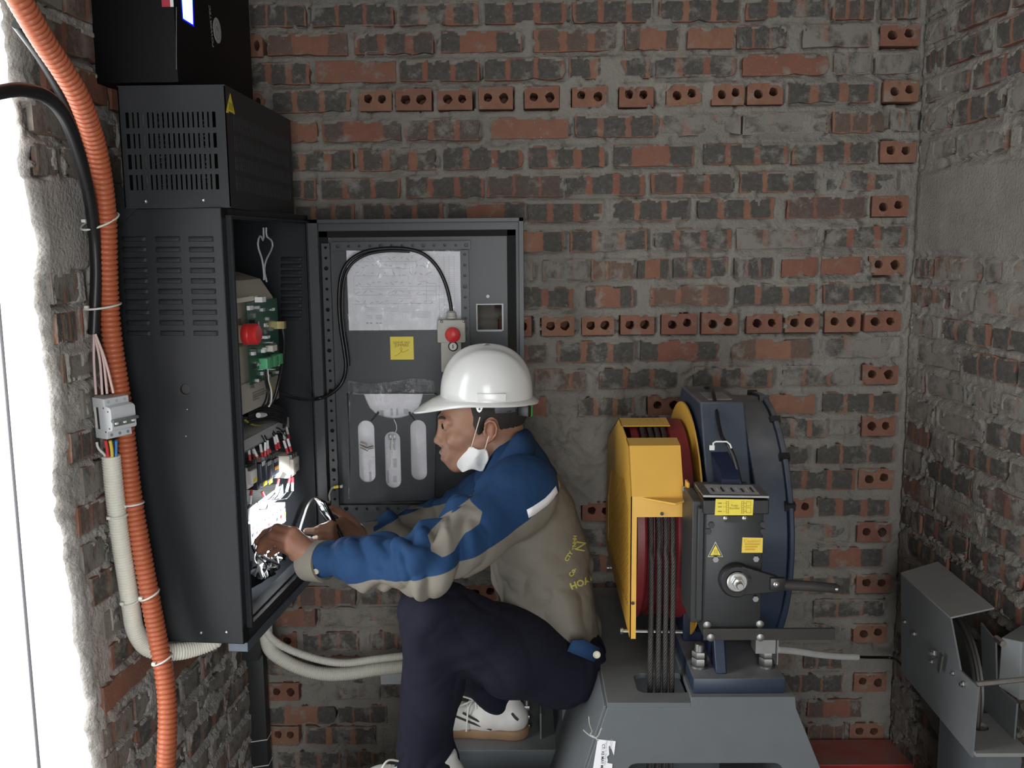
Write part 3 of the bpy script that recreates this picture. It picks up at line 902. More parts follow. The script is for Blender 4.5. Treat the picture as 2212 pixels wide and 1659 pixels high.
def world_obj(mbx, name, m, label, cat, group=None, smooth=0.6):
    o = mbx.build(name, m, None, smooth); return tag(o, label, cat, group)

# ---- things on the door
DOY = HINGE.y
diagram = empty('wiring_diagram', at(870, 714, Y=DOY - .002), 'printed white wiring diagram sheet taped to the open cabinet door', 'paper')
do = Vector(diagram.location)
mb = MB(); c = [at(x, y, Y=DOY - .003) - do for x, y in ((754, 714), (997, 712), (994, 543), (748, 541))]
mb.hexa(c + [v + Vector((0, .0006, 0)) for v in c]); mb.build('sheet', M_PAPER, diagram, smooth=0)
mb = MB()
def dline(x0, y0, x1, y1, wd=.0006):
    a, b = at(x0, y0, Y=DOY - .0034) - do, at(x1, y1, Y=DOY - .0034) - do
    d = (b - a); nn = Vector((-d.z, 0, d.x)).normalized() * wd / 2
    mb.add([a - nn, b - nn, b + nn, a + nn], [(0, 1, 2, 3)])
for seg in ((755,565,900,565),(820,565,820,580),(820,580,890,580),(890,580,890,592),(765,596,880,596),(765,596,764,619),(764,619,952,618),(765,625,880,624),(765,625,766,638),(766,638,955,637),(822,628,940,628),(762,657,940,655),(790,657,790,664),(790,664,860,664),(860,664,860,657),(794,668,860,667),(794,672,862,672),(900,575,898,560),(882,607,882,596),(905,608,920,608),(860,640,890,640),(860,645,890,645),(921,605,921,658),(942,612,942,650),(924,612,942,612),(924,650,942,650)):
    dline(*seg)
for x0 in range(948, 992, 11):
    dline(x0, 552, x0 + 1, 700, .0005)
for k in range(34):
    dline(950, 556 + k * 4.2, 990, 555.5 + k * 4.2, .00035)
rr = random.Random(4)
for y in (562, 578, 594, 616, 635, 656):
    x = 768
    while x < 930:
        dline(x, y - rr.choice((0, 4, 7)), x + rr.uniform(3, 9), y - rr.choice((0, 4, 7)), .0012); x += rr.uniform(7, 20)
for y in (674, 677, 680, 683, 686): dline(870 if y == 674 else 880, y, 930, y - .5, .0006)
for x in (797, 818):
    for k in range(3): dline(x - 6, 682 + k * 3.2, x + 7, 682 + k * 3.2, .0009)
    dline(x - 6, 698, x - 1, 698, .003); dline(x + 2, 698, x + 7, 698, .003)
mb.build('print', M_GINK, diagram, smooth=0)['kind'] = 'stuff'
mb = MB(); c = [at(x, y, Y=DOY - .005) - do for x, y in ((752, 716), (999, 714), (996, 540), (746, 539))]
n = 14; vs = []
for j in range(n + 1):
    for i in range(n + 1):
        u, v = i / n, j / n
        p = (c[0] * (1 - u) + c[1] * u) * (1 - v) + (c[3] * (1 - u) + c[2] * u) * v
        vs.append(p + Vector((0, .0012 * math.sin(9 * u + 4 * v) * math.sin(7 * v - 3 * u), 0)))
mb.add(vs, [(j * (n + 1) + i, j * (n + 1) + i + 1, (j + 1) * (n + 1) + i + 1, (j + 1) * (n + 1) + i) for j in range(n) for i in range(n)])
mb.build('plastic_sleeve', M_FILM, diagram)

pb = empty('pushbutton_box', at(976, 790, Y=DOY - .002), 'grey pushbutton box with red mushroom button hanging on the door', 'control box')
po = Vector(pb.location)
def pbx(x0, y0, x1, y1, d0, d1, b=.003):
    a, c2 = at(x0, y1, Y=DOY - d0) - po, at(x1, y0, Y=DOY - d0) - po
    m = MB(); m.rbox(((a.x + c2.x) / 2, -(d0 + d1) / 2 + .002, (a.z + c2.z) / 2), (c2.x - a.x, d1 - d0, c2.z - a.z), b); return m
pbx(948, 688, 1007, 737, .004, .050).build('upper_housing', mat('box_grey', (0.50, 0.49, 0.44), 0.5), pb)
pbx(956, 730, 998, 800, .004, .044).build('lower_housing', MATS['box_grey'], pb)
m_ = MB(); c = at(979, 722, Y=DOY - .05) - po
m_.lathe([(.013, 0), (.013, .010), (.0185, .012), (.020, .018), (.019, .024), (.012, .028), (.002, .029)], 24, Vector((0, -1, 0)).to_track_quat('Z', 'Y').to_matrix(), c); m_.build('mushroom_button', M_RED, pb)
m_ = MB(); c = at(979, 748, Y=DOY - .046) - po
m_.lathe([(.013, 0), (.013, .004), (.0105, .005), (.0105, .0045)], 24, Vector((0, -1, 0)).to_track_quat('Z', 'Y').to_matrix(), c); sw = m_.build('key_switch', M_BLACK, pb)
m_ = MB(); m_.lathe([(.0098, .003), (.0098, .0055)], 20, Vector((0, -1, 0)).to_track_quat('Z', 'Y').to_matrix(), c); m_.build('switch_face', M_WHITE, sw)
m_ = MB(); m_.box(c + Vector((0, -.006, 0)), (.0022, .002, .010)); m_.build('switch_slot', M_BLACK, sw)
m_ = MB(); c = at(975, 688, Y=DOY - .025) - po
m_.lathe([(.014, 0), (.014, .006), (.0125, .007), (.0125, .015), (.008, .019), (.006, .020)], 16, None, c); m_.build('cable_gland', MATS['box_grey'], pb)
for (x, y) in ((954, 695), (1002, 694)): p = at(x, y, Y=DOY - .05) - po; screw(p, (0, -1, 0), .0035, pb)

def cable(name, pts, r, m, label, cat='cable', group=None, n=8, step=0.012, smooth=1.2, parent=None):
    P = resample(spline(pts, 10), step)
    mbx = MB(); mbx.tube(P, r, n)
    o = mbx.build(name, m, parent, smooth)
    return tag(o, label, cat, group) if parent is None else o
M_CABLE = mat('black_cable', (0.010, 0.010, 0.011), 0.35, 0, 0.1)
loop = [(975, 672), (972, 650), (962, 612), (943, 575), (915, 549), (878, 538), (830, 537), (785, 545), (752, 566), (736, 600), (732, 655), (736, 710), (743, 755), (747, 795), (738, 828), (712, 852), (682, 862)]
pts = [at(x, y, Y=DOY - (.034 if x < 742 and y > 800 else .024)) for i, (x, y) in enumerate(loop)] + [CABM @ CL(645, 861, .005), CABM @ CL(600, 849, -.03)]
cable('hanging_cable', pts, .0048, M_CABLE, 'black cable looping over the wiring diagram from the pushbutton box')
pts2 = [p + Vector((.009, -.002, -.006)) for p in pts[5:14]]
cable('doubled_cable', pts2, .0038, M_CABLE, 'second black cable strand tied beside the looping cable on the door')
# plastic document bag sticking out of the pocket, and papers seen through the slots
bag = empty('document_bag', at(850, 1080, Y=DOY - .01), 'clear plastic document bag sticking out of the door pocket', 'plastic bag')
bo = Vector(bag.location)
mb = MB(); n1, n2 = 16, 20; vs = []
for j in range(n2 + 1):
    for i in range(n1 + 1):
        u, v = i / n1, j / n2
        x, y = 752 + 188 * u, 1078 - (256 if u < .5 else 254) * v + 6 * math.sin(6 * u) * v
        wob = .004 * math.sin(11 * u + 3 * v) * math.sin(9 * v + 2 * u) * (0.3 + 1.2 * max(0, v - .85) * 6)
        vs.append(at(x, y, Y=DOY - .017) - bo + Vector((0, wob * (1 if v > .87 else .25), 0)))
mb.add(vs, [(j * (n1 + 1) + i, j * (n1 + 1) + i + 1, (j + 1) * (n1 + 1) + i + 1, (j + 1) * (n1 + 1) + i) for j in range(n2) for i in range(n1)])
mb.build('film', M_FILM, bag)
mb = MB(); c = [at(x, y, Y=DOY - .011) - bo for x, y in ((764, 1072), (934, 1068), (938, 851), (760, 851))]
mb.hexa(c + [v + Vector((0, .004, 0)) for v in c]); mb.build('papers', M_PAPER, bag, smooth=0)
for (x, y, w_, h_) in ((825, 893, 8, 14), (846, 890, 5, 16), (858, 890, 4, 16), (877, 889, 10, 12), (800, 1030, 5, 24), (838, 1030, 4, 30), (853, 1000, 8, 20), (853, 1035, 8, 14)):
    m_ = MB(); a = at(x, y, Y=DOY - .0116) - bo
    m_.bbox((a.x - w_ * .0006, a.y - .0003, a.z - h_ * .0006), (a.x + w_ * .0006, a.y, a.z + h_ * .0006))
    m_.build('printed_box', mat('pale_ink', (.62, .62, .65), .8), bag, smooth=0)
tie_m = MB(); tie_m.cyl((0, 0, 0), (0.012, 0, 0.018), .0018, n=6)
for (x0, y0, x1, y1) in ((816, 893, 802, 909), (884, 893, 895, 908)):
    m_ = MB(); m_.cyl(at(x0, y0, Y=DOY - .025), at(x1, y1, Y=DOY - .025), .0019, n=6); m_.cyl(at(x0, y0, Y=DOY - .0265), at(x0 + 2, y0 - 3, Y=DOY - .0265), .003, n=6)
    world_obj(m_, 'cable_tie', M_BLACK, 'thin black cable tie at the %s end of the paper scoop on the door' % ('left' if x0 < 850 else 'right'), 'cable tie')
keys = empty('key_bunch', at(848, 985, Y=DOY - .026), 'small bunch of dark keys hanging in the middle slot of the door pocket', 'keys')
ko = Vector(keys.location)
for dx in (-4.5, 4.5):
    m_ = MB(); a = at(847 + dx, 945, Y=DOY - .024) - ko
    m_.rbox(a, (.0085, .002, .013), .0008); m_.bbox((a.x - .0016, a.y - .001, a.z - .034), (a.x + .0016, a.y + .001, a.z - .006)); m_.bbox((a.x - .003, a.y - .0008, a.z - .030), (a.x, a.y + .0008, a.z - .018))
    m_.build('key', M_DSTEEL, keys)
m_ = MB(); m_.tube(spline([at(x, y, Y=DOY - .023) - ko for x, y in ((851, 906), (856, 918), (856, 930), (848, 942))], 6), .0012, 6); m_.build('cord', M_TAPE, keys)
m_ = MB(); m_.tube(spline([at(x, y, Y=DOY - .024) - ko for x, y in ((848, 945), (846, 980), (842, 1010))], 6), .0011, 6); m_.build('tail', M_TAPE, keys)
for i, (x0, y0, x1, y1) in enumerate(((778, 957, 792, 962), (792, 969, 806, 965), (779, 964, 796, 972))):
    m_ = MB(); a, b2 = at(x0, y0, Y=DOY - .0245), at(x1, y1, Y=DOY - .0245)
    m_.cyl(a, b2, .0042, n=10); world_obj(m_, 'glass_fuse', M_STEEL, ['upper', 'right-hand', 'lower'][i] + ' silver fuse of the three in the left pocket slot', 'fuse', 'spare fuses in the left slot')

# ---- brake resistor box on top of the cabinet
RB_Y0, RB_Y1 = 1.957, 2.50
rb = empty('resistor_box', (-0.700, 1.957, 1.7345), 'charcoal resistor box with rows of vent slots on top of the cabinet', 'resistor box')
ro = Vector(rb.location); RX0, RX1, RH = -0.808 - ro.x, -0.592 - ro.x, 0.238; RL = RB_Y1 - RB_Y0
def slotted(mbx, u0, u1, z0, z1, rows, cols, su, sz, mk):
    """panel with vertical slots built from bands and bars; rows = list of (zlo, zhi)"""
    zs = [z0] + [q for r2 in rows for q in r2] + [z1]
    for k in range(0, len(zs), 2):
        mbx.bbox(*mk((u0, zs[k]), (u1, zs[k + 1])))
    a, b2 = su
    for (lo, hi) in rows:
        mbx.bbox(*mk((u0, lo), (a, hi))); mbx.bbox(*mk((b2, lo), (u1, hi)))
        pitch = (b2 - a) / cols
        for c in range(cols):
            if c: mbx.bbox(*mk((a + c * pitch - pitch * .33, lo), (a + c * pitch + pitch * .33, hi)))
def rz(py): return at(380, py, Y=RB_Y0).z - ro.z
rows = [(rz(276), rz(242)), (rz(320), rz(288)), (rz(365), rz(333)), (rz(410), rz(377))][::-1]
mb = MB(); slotted(mb, RX0, RX1, 0, RH, rows, 18, (at(274, 300, Y=RB_Y0).x - ro.x, at(468, 300, Y=RB_Y0).x - ro.x), None, lambda p, q2: ((p[0], 0, p[1]), (q2[0], .002, q2[1])))
mb.build('end_panel', M_CAB, rb, smooth=0)
mb = MB(); slotted(mb, 0, RL, 0, RH, rows, 46, (.045, RL - .03), None, lambda p, q2: ((RX1 - .002, p[0], p[1]), (RX1, q2[0], q2[1])))
mb.build('side_panel', M_CAB, rb, smooth=0)
mb = MB(); mb.bbox((RX0, 0, RH), (RX1, RL, RH + .002)); mb.bbox((RX0, RL - .002, 0), (RX1, RL, RH)); mb.bbox((RX0, 0, 0), (RX0 + .002, RL, RH)); mb.bbox((RX0 - .0, 0, -.002), (RX1, RL, 0)); mb.build('casing', M_CAB, rb, smooth=0)
for k in range(3):
    m_ = MB(); y0 = .09 + k * .13
    hel = [Vector((RX0 + .05 + .045 * k + .016 * math.cos(a), y0 + .016 * math.sin(a) * 0 + .0, .03 + a * .0018)) + Vector((0, .016 * math.sin(a), 0)) for a in [i * .6 for i in range(160)]]
    m_.tube(hel, .0018, 5); m_.build('resistor_coil', M_DSTEEL, rb)
m_ = MB(); m_.bbox((RX0 + .030, .03, .01), (RX0 + .036, .05, RH - .03)); m_.build('ceramic_bar', M_WHITE, rb)
wp = [at(497, 202, X=-.5915), at(488, 243, X=-.5915), at(507, 247, X=-.5915)]
m_ = MB(); m_.add([p - ro for p in wp] + [p - ro + Vector((.0006, 0, 0)) for p in wp], [(0, 1, 2), (3, 5, 4), (0, 3, 4, 1), (1, 4, 5, 2), (2, 5, 3, 0)]); lab_ = m_.build('warning_label', M_YELLOW, rb, smooth=0)
cen = sum((p - ro for p in wp), Vector()) / 3 + Vector((.0009, 0, 0))
m_ = MB()
for k in (-1, 0, 1):
    m_.bbox((cen.x, cen.y + k * .010 - .001, cen.z - .007), (cen.x + .0003, cen.y + k * .010 + .001, cen.z + .008))
m_.bbox((cen.x, cen.y - .016, cen.z - .014), (cen.x + .0003, cen.y + .016, cen.z - .011)); m_.build('heat_symbol', M_INK, lab_, smooth=0)
for (px, py) in ((315, 435), (440, 432)):
    p = at(px, py, Y=RB_Y0) - ro; screw((p.x, -.001, p.z), (0, -1, 0), .004, rb)

# ---- black rescue power unit above
ups = empty('power_unit', (-0.765, 1.957, 1.9795), 'glossy black wall power unit with lit blue display at upper left', 'power unit')
uo = Vector(ups.location); M_GLOSS = mat('black_gloss_coat', (0.004, 0.004, 0.0045), 0.55, 0, 0.1, spec=0.15)
mb = MB(); mb.rbox(((-.850 - .684) / 2 - uo.x, RL / 2, .21), (.166, RL, .42), .003); mb.build('casing', M_GLOSS, ups)
UX = -.684
def up(px, py, l=.0004): return at(px, py, X=UX + l) - uo
mb = MB(); mb.add([up(389, -60), up(414, -40), up(417, 53), up(396, 40)], [(0, 1, 2, 3)]); sc_ = mb.build('display', mat('lit_lcd', (0.2, 0.4, 1.0), 0.3, emit=(0.25, 0.55, 1.0), estr=0.55), ups, smooth=0)
mb = MB(); mb.add([up(386, -64, .0002), up(416, -44, .0002), up(419, 58, .0002), up(394, 42, .0002)], [(0, 1, 2, 3)]); mb.build('display_glow', mat('blue_glow_edge', (0.0, 0.0, 0.5), 0.3, emit=(0.0, 0.0, 0.9), estr=0.25), ups, smooth=0)  # emissive border added as a blue glow round the lit display
cc = up(469, 66); rad_z = (up(467, 38) - up(472, 94)).length / 2
mb = MB(); mb.lathe([(rad_z, 0), (rad_z, .0006)], 32, Matrix.Rotation(math.pi / 2, 3, 'Y'), cc); lg = mb.build('round_badge', mat('badge_silver', (0.42, 0.42, 0.42), 0.5), ups)
mb = MB(); mb.tube([cc + Vector((.0008, rad_z * .68 * math.cos(a), rad_z * .68 * math.sin(a))) for a in [2 * math.pi * k / 28 for k in range(28)]], .0006, 4, closed=True)
mb.bbox((cc.x + .0006, cc.y - .0008, cc.z - rad_z * .45), (cc.x + .0011, cc.y + .0008, cc.z + rad_z * .45)); mb.tube([cc + Vector((.0009, y, z)) for y, z in ((-.012, -.006), (-.006, .008), (0, -.002), (.006, .008), (.012, -.006))], .0006, 4)
mb.build('badge_mark', mat('badge_ink', (.12, .12, .12), .6), lg)
text_on('POWERTEC', .0165, up(456, 57), up(453, 30) - up(458, 86), (0, -1, 0.0), MATS['badge_silver'], ups, bold=.0004)
mb = MB(); a, b2 = at(350, 15, Y=1.9565) - uo, at(372, -40, Y=1.9565) - uo; mb.bbox((a.x, a.y - .0004, a.z), (a.x + (b2.x - a.x) * .72, a.y, b2.z)); s1 = mb.build('seal_sticker', mat('seal_red', (.45, .03, .05), .5), ups, smooth=0)
mb = MB(); mb.bbox((a.x + (b2.x - a.x) * .72, a.y - .0004, a.z), (b2.x, a.y, b2.z)); mb.build('seal_white', M_WHITE, s1, smooth=0)
for (px, py) in ((194, 36),): p = at(px, py, Y=1.956) - uo; screw(p, (0, -1, 0), .004, ups)
mb = MB(); mb.cyl(at(381, 15, Y=1.956) - uo, at(381, 150, Y=1.956) - uo, .0006, n=4); mb.build('edge_line', mat('grey_edge', (.25, .25, .25), .5), ups)  # thin grey line down the near corner of the casing
# ------------------------------------------------------------------ conduits, cables, breaker at the left
def corrugated(name, pts, r, pitch, depth, m, label, cat='conduit', n=18, group=None):
    P = resample(spline(pts, 12), pitch / 4)
    rs = [r + depth * (0, .85, 1, .85)[i % 4] - depth / 2 for i in range(len(P))]
    mbx = MB(); mbx.tube(P, rs, n)
    o = mbx.build(name, m, None, 1.5); return tag(o, label, cat, group)
M_ORANGE = mat('orange_conduit_plastic', (0.44, 0.115, 0.05), 0.42, 0, 0.08)
M_CREAM = mat('cream_conduit_plastic', (0.78, 0.76, 0.67), 0.5, 0, 0.05)
OR_PATH = [(10, -60, 1.52), (42, 0, 1.55), (95, 90, 1.62), (135, 150, 1.67), (172, 215, 1.72), (205, 310, 1.79), (222, 400, 1.83), (230, 480, 1.86), (232, 560, 1.87), (235, 640, 1.88), (241, 720, 1.88), (252, 800, 1.885), (264, 880, 1.89), (275, 980, 1.89), (287, 1080, 1.89), (304, 1180, 1.885), (324, 1290, 1.88), (341, 1380, 1.88), (354, 1450, 1.87), (361, 1520, 1.86), (361, 1600, 1.85), (356, 1700, 1.85)]
corrugated('orange_conduit', [at(x, y, Y=Y) for x, y, Y in OR_PATH], .0182, .0103, .0036, M_ORANGE, 'orange corrugated conduit running down the wall beside the cabinet')
WH_PATH = [(240, 984, 1.86), (247, 1060, 1.865), (258, 1150, 1.87), (272, 1240, 1.875), (283, 1310, 1.885), (292, 1360, 1.90), (315, 1396, 1.925), (350, 1408, 1.94), (390, 1407, 1.96), (430, 1397, 1.985), (462, 1384, 2.0), (470, 1372, 2.01)]
corrugated('cream_conduit', [at(x, y, Y=Y) for x, y, Y in WH_PATH], .0178, .0056, .0022, M_CREAM, 'cream corrugated conduit bending from the breaker under the cabinet')
cable('feeder_cable', [at(x, y, Y=Y) for x, y, Y in ((-70, 215, 1.40), (20, 195, 1.50), (62, 196, 1.56), (105, 212, 1.61), (142, 256, 1.66), (170, 330, 1.73), (192, 420, 1.80), (203, 500, 1.84), (208, 580, 1.855), (206, 650, 1.86), (203, 725, 1.86))], .0115, M_CABLE, 'thick black feeder cable with stripped end beside the orange conduit', n=12)
cable('rear_cable', [at(x, y, Y=Y) for x, y, Y in ((40, 50, 1.60), (90, 120, 1.66), (130, 190, 1.71), (168, 270, 1.77), (195, 370, 1.82), (214, 470, 1.865), (222, 560, 1.89), (222, 700, 1.90), (240, 900, 1.91))], .012, M_CABLE, 'second black cable mostly hidden behind the orange conduit', n=12)
M_PINK = mat('pale_pink_insulation', (0.68, 0.50, 0.47), 0.5)
wires = [((203, 722), (203, 780), (208, 860)), ((204, 722), (216, 780), (221, 855)), ((205, 722), (222, 770), (232, 855)), ((206, 722), (228, 780), (246, 853))]
for i, w in enumerate(wires):
    cable('feed_wire', [at(x, y, Y=1.85 - .003 * i) for x, y in w], .0027, M_PINK, ['leftmost', 'second', 'third', 'rightmost'][i] + ' pale pink wire dropping from the stripped cable to the breaker', 'wire', 'pink feeder wires')
# circuit breaker
br = empty('circuit_breaker', at(222, 905, Y=1.83), 'grey three-pole circuit breaker hanging beside the orange conduit', 'circuit breaker')
br.rotation_euler = (math.radians(2), 0, math.radians(-34))
M_MCB = mat('breaker_grey', (0.56, 0.58, 0.60), 0.5, 0, 0.03)
mb = MB()                                        # stepped side profile (x out from the wall, z up) pulled through three poles along y
prof = [(-.030, -.041), (.006, -.041), (.010, -.039), (.010, -.026), (.026, -.022), (.029, -.018), (.029, .020), (.025, .024), (.010, .026), (.010, .040), (-.030, .041), (-.030, .012), (-.026, .010), (-.026, -.014), (-.030, -.017)]
mb.prism(prof, 1, 0, .054); mb.build('body', M_MCB, br, bevel=.0008)
for k in range(3):
    m_ = MB(); m_.box((.031, .009 + .018 * k, -.006), (.006, .006, .008)); m_.build('pole_link', M_WHITE, br, bevel=.001)
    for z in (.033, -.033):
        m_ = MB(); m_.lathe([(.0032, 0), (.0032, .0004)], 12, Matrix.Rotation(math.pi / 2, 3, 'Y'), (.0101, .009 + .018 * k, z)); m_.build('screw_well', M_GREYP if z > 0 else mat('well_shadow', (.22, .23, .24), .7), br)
m_ = MB(); m_.rbox((.033, .027, -.002), (.010, .056, .006), .0015); m_.build('toggle_bar', mat('toggle_grey', (0.13, 0.14, 0.13), .5), br)
m_ = MB(); m_.bbox((.0285, .004, -.014), (.0295, .050, -.001)); m_.build('toggle_window', MATS['toggle_grey'], br)
m_ = MB(); m_.bbox((-.019, -.0004, -.022), (-.012, 0, .022)); m_.build('side_label', M_INK, br, smooth=0)
m_ = MB(); m_.bbox((-.027, -.0004, -.020), (-.020, 0, .022)); m_.build('side_print', M_WHITE, br, smooth=0)
for (x, z) in ((.006, .022), (.020, .016), (.020, -.018), (.006, -.026)):
    m_ = MB(); m_.lathe([(.0018, 0), (.0018, .0004)], 10, Matrix.Rotation(math.pi / 2, 3, 'X'), (x, 0, z)); m_.build('rivet', M_INK, br)
m_ = MB(); m_.rbox((-.036, .02, .030), (.018, .02, .022), .002); m_.rbox((-.034, .02, -.005), (.006, .012, .07), .001); m_.build('mounting_clip', M_WHITE, br)
for i, (c, x0, x1, nm) in enumerate((((.62, .05, .05), 228, 234, 'red'), ((.72, .56, .08), 238, 244, 'yellow'), ((.02, .025, .05), 244, 246, 'dark navy'), ((.06, .25, .60), 251, 250, 'blue'))):
    cable('load_wire', [at(x0, 952, Y=1.835 + .004 * i), at((x0 + x1) / 2, 968, Y=1.84 + .004 * i), at(x1, 1000, Y=1.855)], .0034, mat(nm + '_insulation', c, .45), nm + ' wire entering the cream conduit below the breaker', 'wire', step=.008)
cable('neutral_wire', [at(209, 955, Y=1.85), at(212, 968, Y=1.85), at(222, 978, Y=1.85), at(232, 990, Y=1.858)], .0028, M_TAPE, 'pale wire curling into the cream conduit beside the red wire', 'wire', step=.008)

def tie(path, c, r, tilt, tail, label, extra=None):
    """nylon tie: band round a conduit axis, head block and cut tail"""
    ax = Vector(path).normalized()
    a = ax.orthogonal().normalized(); b = ax.cross(a)
    e = empty('cable_tie', c, label, 'cable tie', 'white nylon cable ties')
    rx, ry = (r, r) if not hasattr(r, '__len__') else r
    m_ = MB(); m_.tube([(a * math.cos(t) * rx + b * math.sin(t) * ry) + ax * tilt * math.cos(t) for t in [2 * math.pi * k / 26 for k in range(26)]], .0021, 6, closed=True); m_.build('band', M_TAPE, e)
    m_ = MB(); m_.rbox(tail * (max(rx, ry) + .002), (.008, .008, .006), .001); m_.build('head', M_TAPE, e)
    return e
def conduit_dir(path, y):
    k = min(range(1, len(path) - 1), key=lambda i: abs(path[i][1] - y))
    return at(*path[k + 1][:2], Y=path[k + 1][2]) - at(*path[k - 1][:2], Y=path[k - 1][2])
tv = Vector((-.4, -.9, 0)).normalized()
tie(conduit_dir(OR_PATH, 1090), at(288, 1088, Y=1.89), .0205, 0, tv, 'white cable tie round the orange conduit below the breaker')
tie(conduit_dir(OR_PATH, 1285), at(322, 1284, Y=1.88), .0205, .006, tv, 'slanted white cable tie on the orange conduit beside the cream bend')
tie(conduit_dir(OR_PATH, 1420), at(350, 1424, Y=1.875), .0205, .007, tv, 'lowest white cable tie on the orange conduit')
tie(conduit_dir(WH_PATH, 1110), at(254, 1113, Y=1.868), .0200, 0, tv, 'white cable tie on the straight run of the cream conduit')
tie(conduit_dir(WH_PATH, 1300), at(282, 1296, Y=1.882), .0200, .003, tv, 'white cable tie just above the bend of the cream conduit')
tie(conduit_dir(OR_PATH, 660), at(221, 661, Y=1.873), (.036, .024), .004, tv, 'doubled white cable tie binding black cable to orange conduit')
tie(conduit_dir(OR_PATH, 480), at(216, 478, Y=1.855), (.036, .024), .012, tv, 'topmost white cable tie binding black cable to orange conduit')

# black riser trunk in the corner and two cream conduits along the back wall
trunk = empty('cable_riser', at(566, 1659, Y=2.60) * 1.0, 'black square cable trunk rising in the corner under the cabinet', 'cable trunk')
trunk.location.z = 0.0
to = Vector(trunk.location); top = 0.80
m_ = MB(); m_.rbox((0, 0, .33), (.050, .040, .66), .002); m_.build('duct', mat('trunk_black', (0.02, 0.021, 0.022), .5), trunk)
m_ = MB(); tz = at(560, 1405, Y=2.60).z
m_.rbox((-.012, -.03, (tz + .81) / 2), (.075, .06, .82 - tz), .004); m_.build('elbow', MATS['trunk_black'], trunk)
for y in (1385, 1404, 1600, 1655):
    z = at(566, y, Y=2.58).z
    e2 = MB(); e2.tube([(sx * .0265, sy * .0215, z + .004 * sx) for sx, sy in ((-1, -1), (1, -1), (1, 1), (-1, 1))], .0016, 6, closed=True); e2.build('strap', M_TAPE, trunk)
corrugated('thick_cream_conduit', [at(x, y, Y=Y) for x, y, Y in ((572, 1345, 2.56), (577, 1385, 2.57), (592, 1412, 2.585), (640, 1440, 2.60), (695, 1455, 2.605), (750, 1455, 2.605), (810, 1446, 2.605), (875, 1439, 2.60), (950, 1434, 2.60), (1050, 1434, 2.60))], .0185, .0062, .003, M_CREAM, 'thick cream conduit sagging along the back wall behind the man', n=16)
corrugated('thin_cream_conduit', [at(x, y, Y=Y) for x, y, Y in ((571, 1325, 2.55), (576, 1360, 2.55), (590, 1382, 2.56), (630, 1405, 2.575), (690, 1425, 2.58), (745, 1432, 2.58), (810, 1424, 2.58), (875, 1417, 2.58), (960, 1412, 2.58), (1050, 1415, 2.58))], .0105, .005, .002, M_CREAM, 'thin cream conduit running above the thick one on the back wall', n=12)
m_ = MB(); m_.bbox(tuple(at(828, 1462, Y=2.649)), tuple(at(880, 1436, Y=2.60))); world_obj(m_, 'conduit_bracket', M_GREYP, 'small grey bracket holding the cream conduits to the back wall', 'bracket')
# vertical steel cable outside in the bright doorway
m_ = MB(); a, b2 = at(12, 905, Y=JY + .25), at(88, 1680, Y=JY + .25)
ax_ = at(52, 1290, Y=JY + .25); m_.cyl((ax_.x, ax_.y, -.01), (ax_.x, ax_.y, 1.60), .004, n=8); m_.cyl((ax_.x, ax_.y, -.01), (ax_.x, ax_.y, .01), .05, n=16)
world_obj(m_, 'steel_post', mat('dark_rod', (.10, .10, .11), .5), 'thin dark upright rod standing outside the bright doorway', 'rod')
# ------------------------------------------------------------------ equipment inside the cabinet
def lbox(mbx, x0, x1, y0, y1, z0, z1, b=0.0):
    if b: return mbx.rbox(((x0 + x1) / 2, (y0 + y1) / 2, (z0 + z1) / 2), (x1 - x0, y1 - y0, z1 - z0), b)
    return mbx.bbox((x0, y0, z0), (x1, y1, z1))
M_DRIVE = mat('drive_beige', (0.52, 0.49, 0.41), 0.5, 0, 0.04)
mount = cab_empty('mounting_plate', 'grey steel back plate inside the control cabinet', 'plate')
m_ = MB(); lbox(m_, -.222, -.214, .02, CW_ - .02, .06, CH_ - .05); m_.build('plate', mat('plate_grey', (.10, .105, .11), .5, .3), mount)

drive = cab_empty('inverter_drive', 'beige inverter drive with exposed green circuit board inside the cabinet', 'inverter')
FX = -.045
a, b2 = CL(600, 860, FX), CL(598, 640, FX)
y1, zb, zt = a.y, a.z - .004, b2.z
m_ = MB()                                        # housing: side profile with sloped hood, pulled along y
prof = [(-.212, zb), (FX - .004, zb), (FX, zb + .006), (FX, zt), (FX - .03, zt + .045), (FX - .085, zt + .062), (-.212, zt + .066)]
m_.prism(prof, 1, .075, y1); m_.build('housing', M_DRIVE, drive, bevel=.003)
lo = CL(590, 790, FX)
m_ = MB(); lbox(m_, FX - .001, FX + .006, .08, y1 - .004, zb + .004, CL(600, 800, FX).z, .003); cov = m_.build('lower_cover', mat('drive_cover', (0.47, 0.445, 0.385), .5), drive)
m_ = MB(); lbox(m_, FX + .002, FX + .014, .10, y1 * .62, CL(560, 640, FX).z, zt + .004, .004); m_.build('hood_lip', mat('drive_light', (0.62, 0.59, 0.50), .5), drive)
pcb = MB(); p0, p1 = CL(536, 730, FX + .016), CL(598, 640, FX + .016)
lbox(pcb, FX + .014, FX + .016, p0.y, p1.y, CL(590, 808, FX).z, p1.z - .004); board = pcb.build('circuit_board', M_PCB, drive)
rr = random.Random(9)
zl, zh = CL(590, 806, FX).z, p1.z - .008
comp = [M_BLACK, M_STEEL, M_WHITE, M_DSTEEL, M_GREYP]
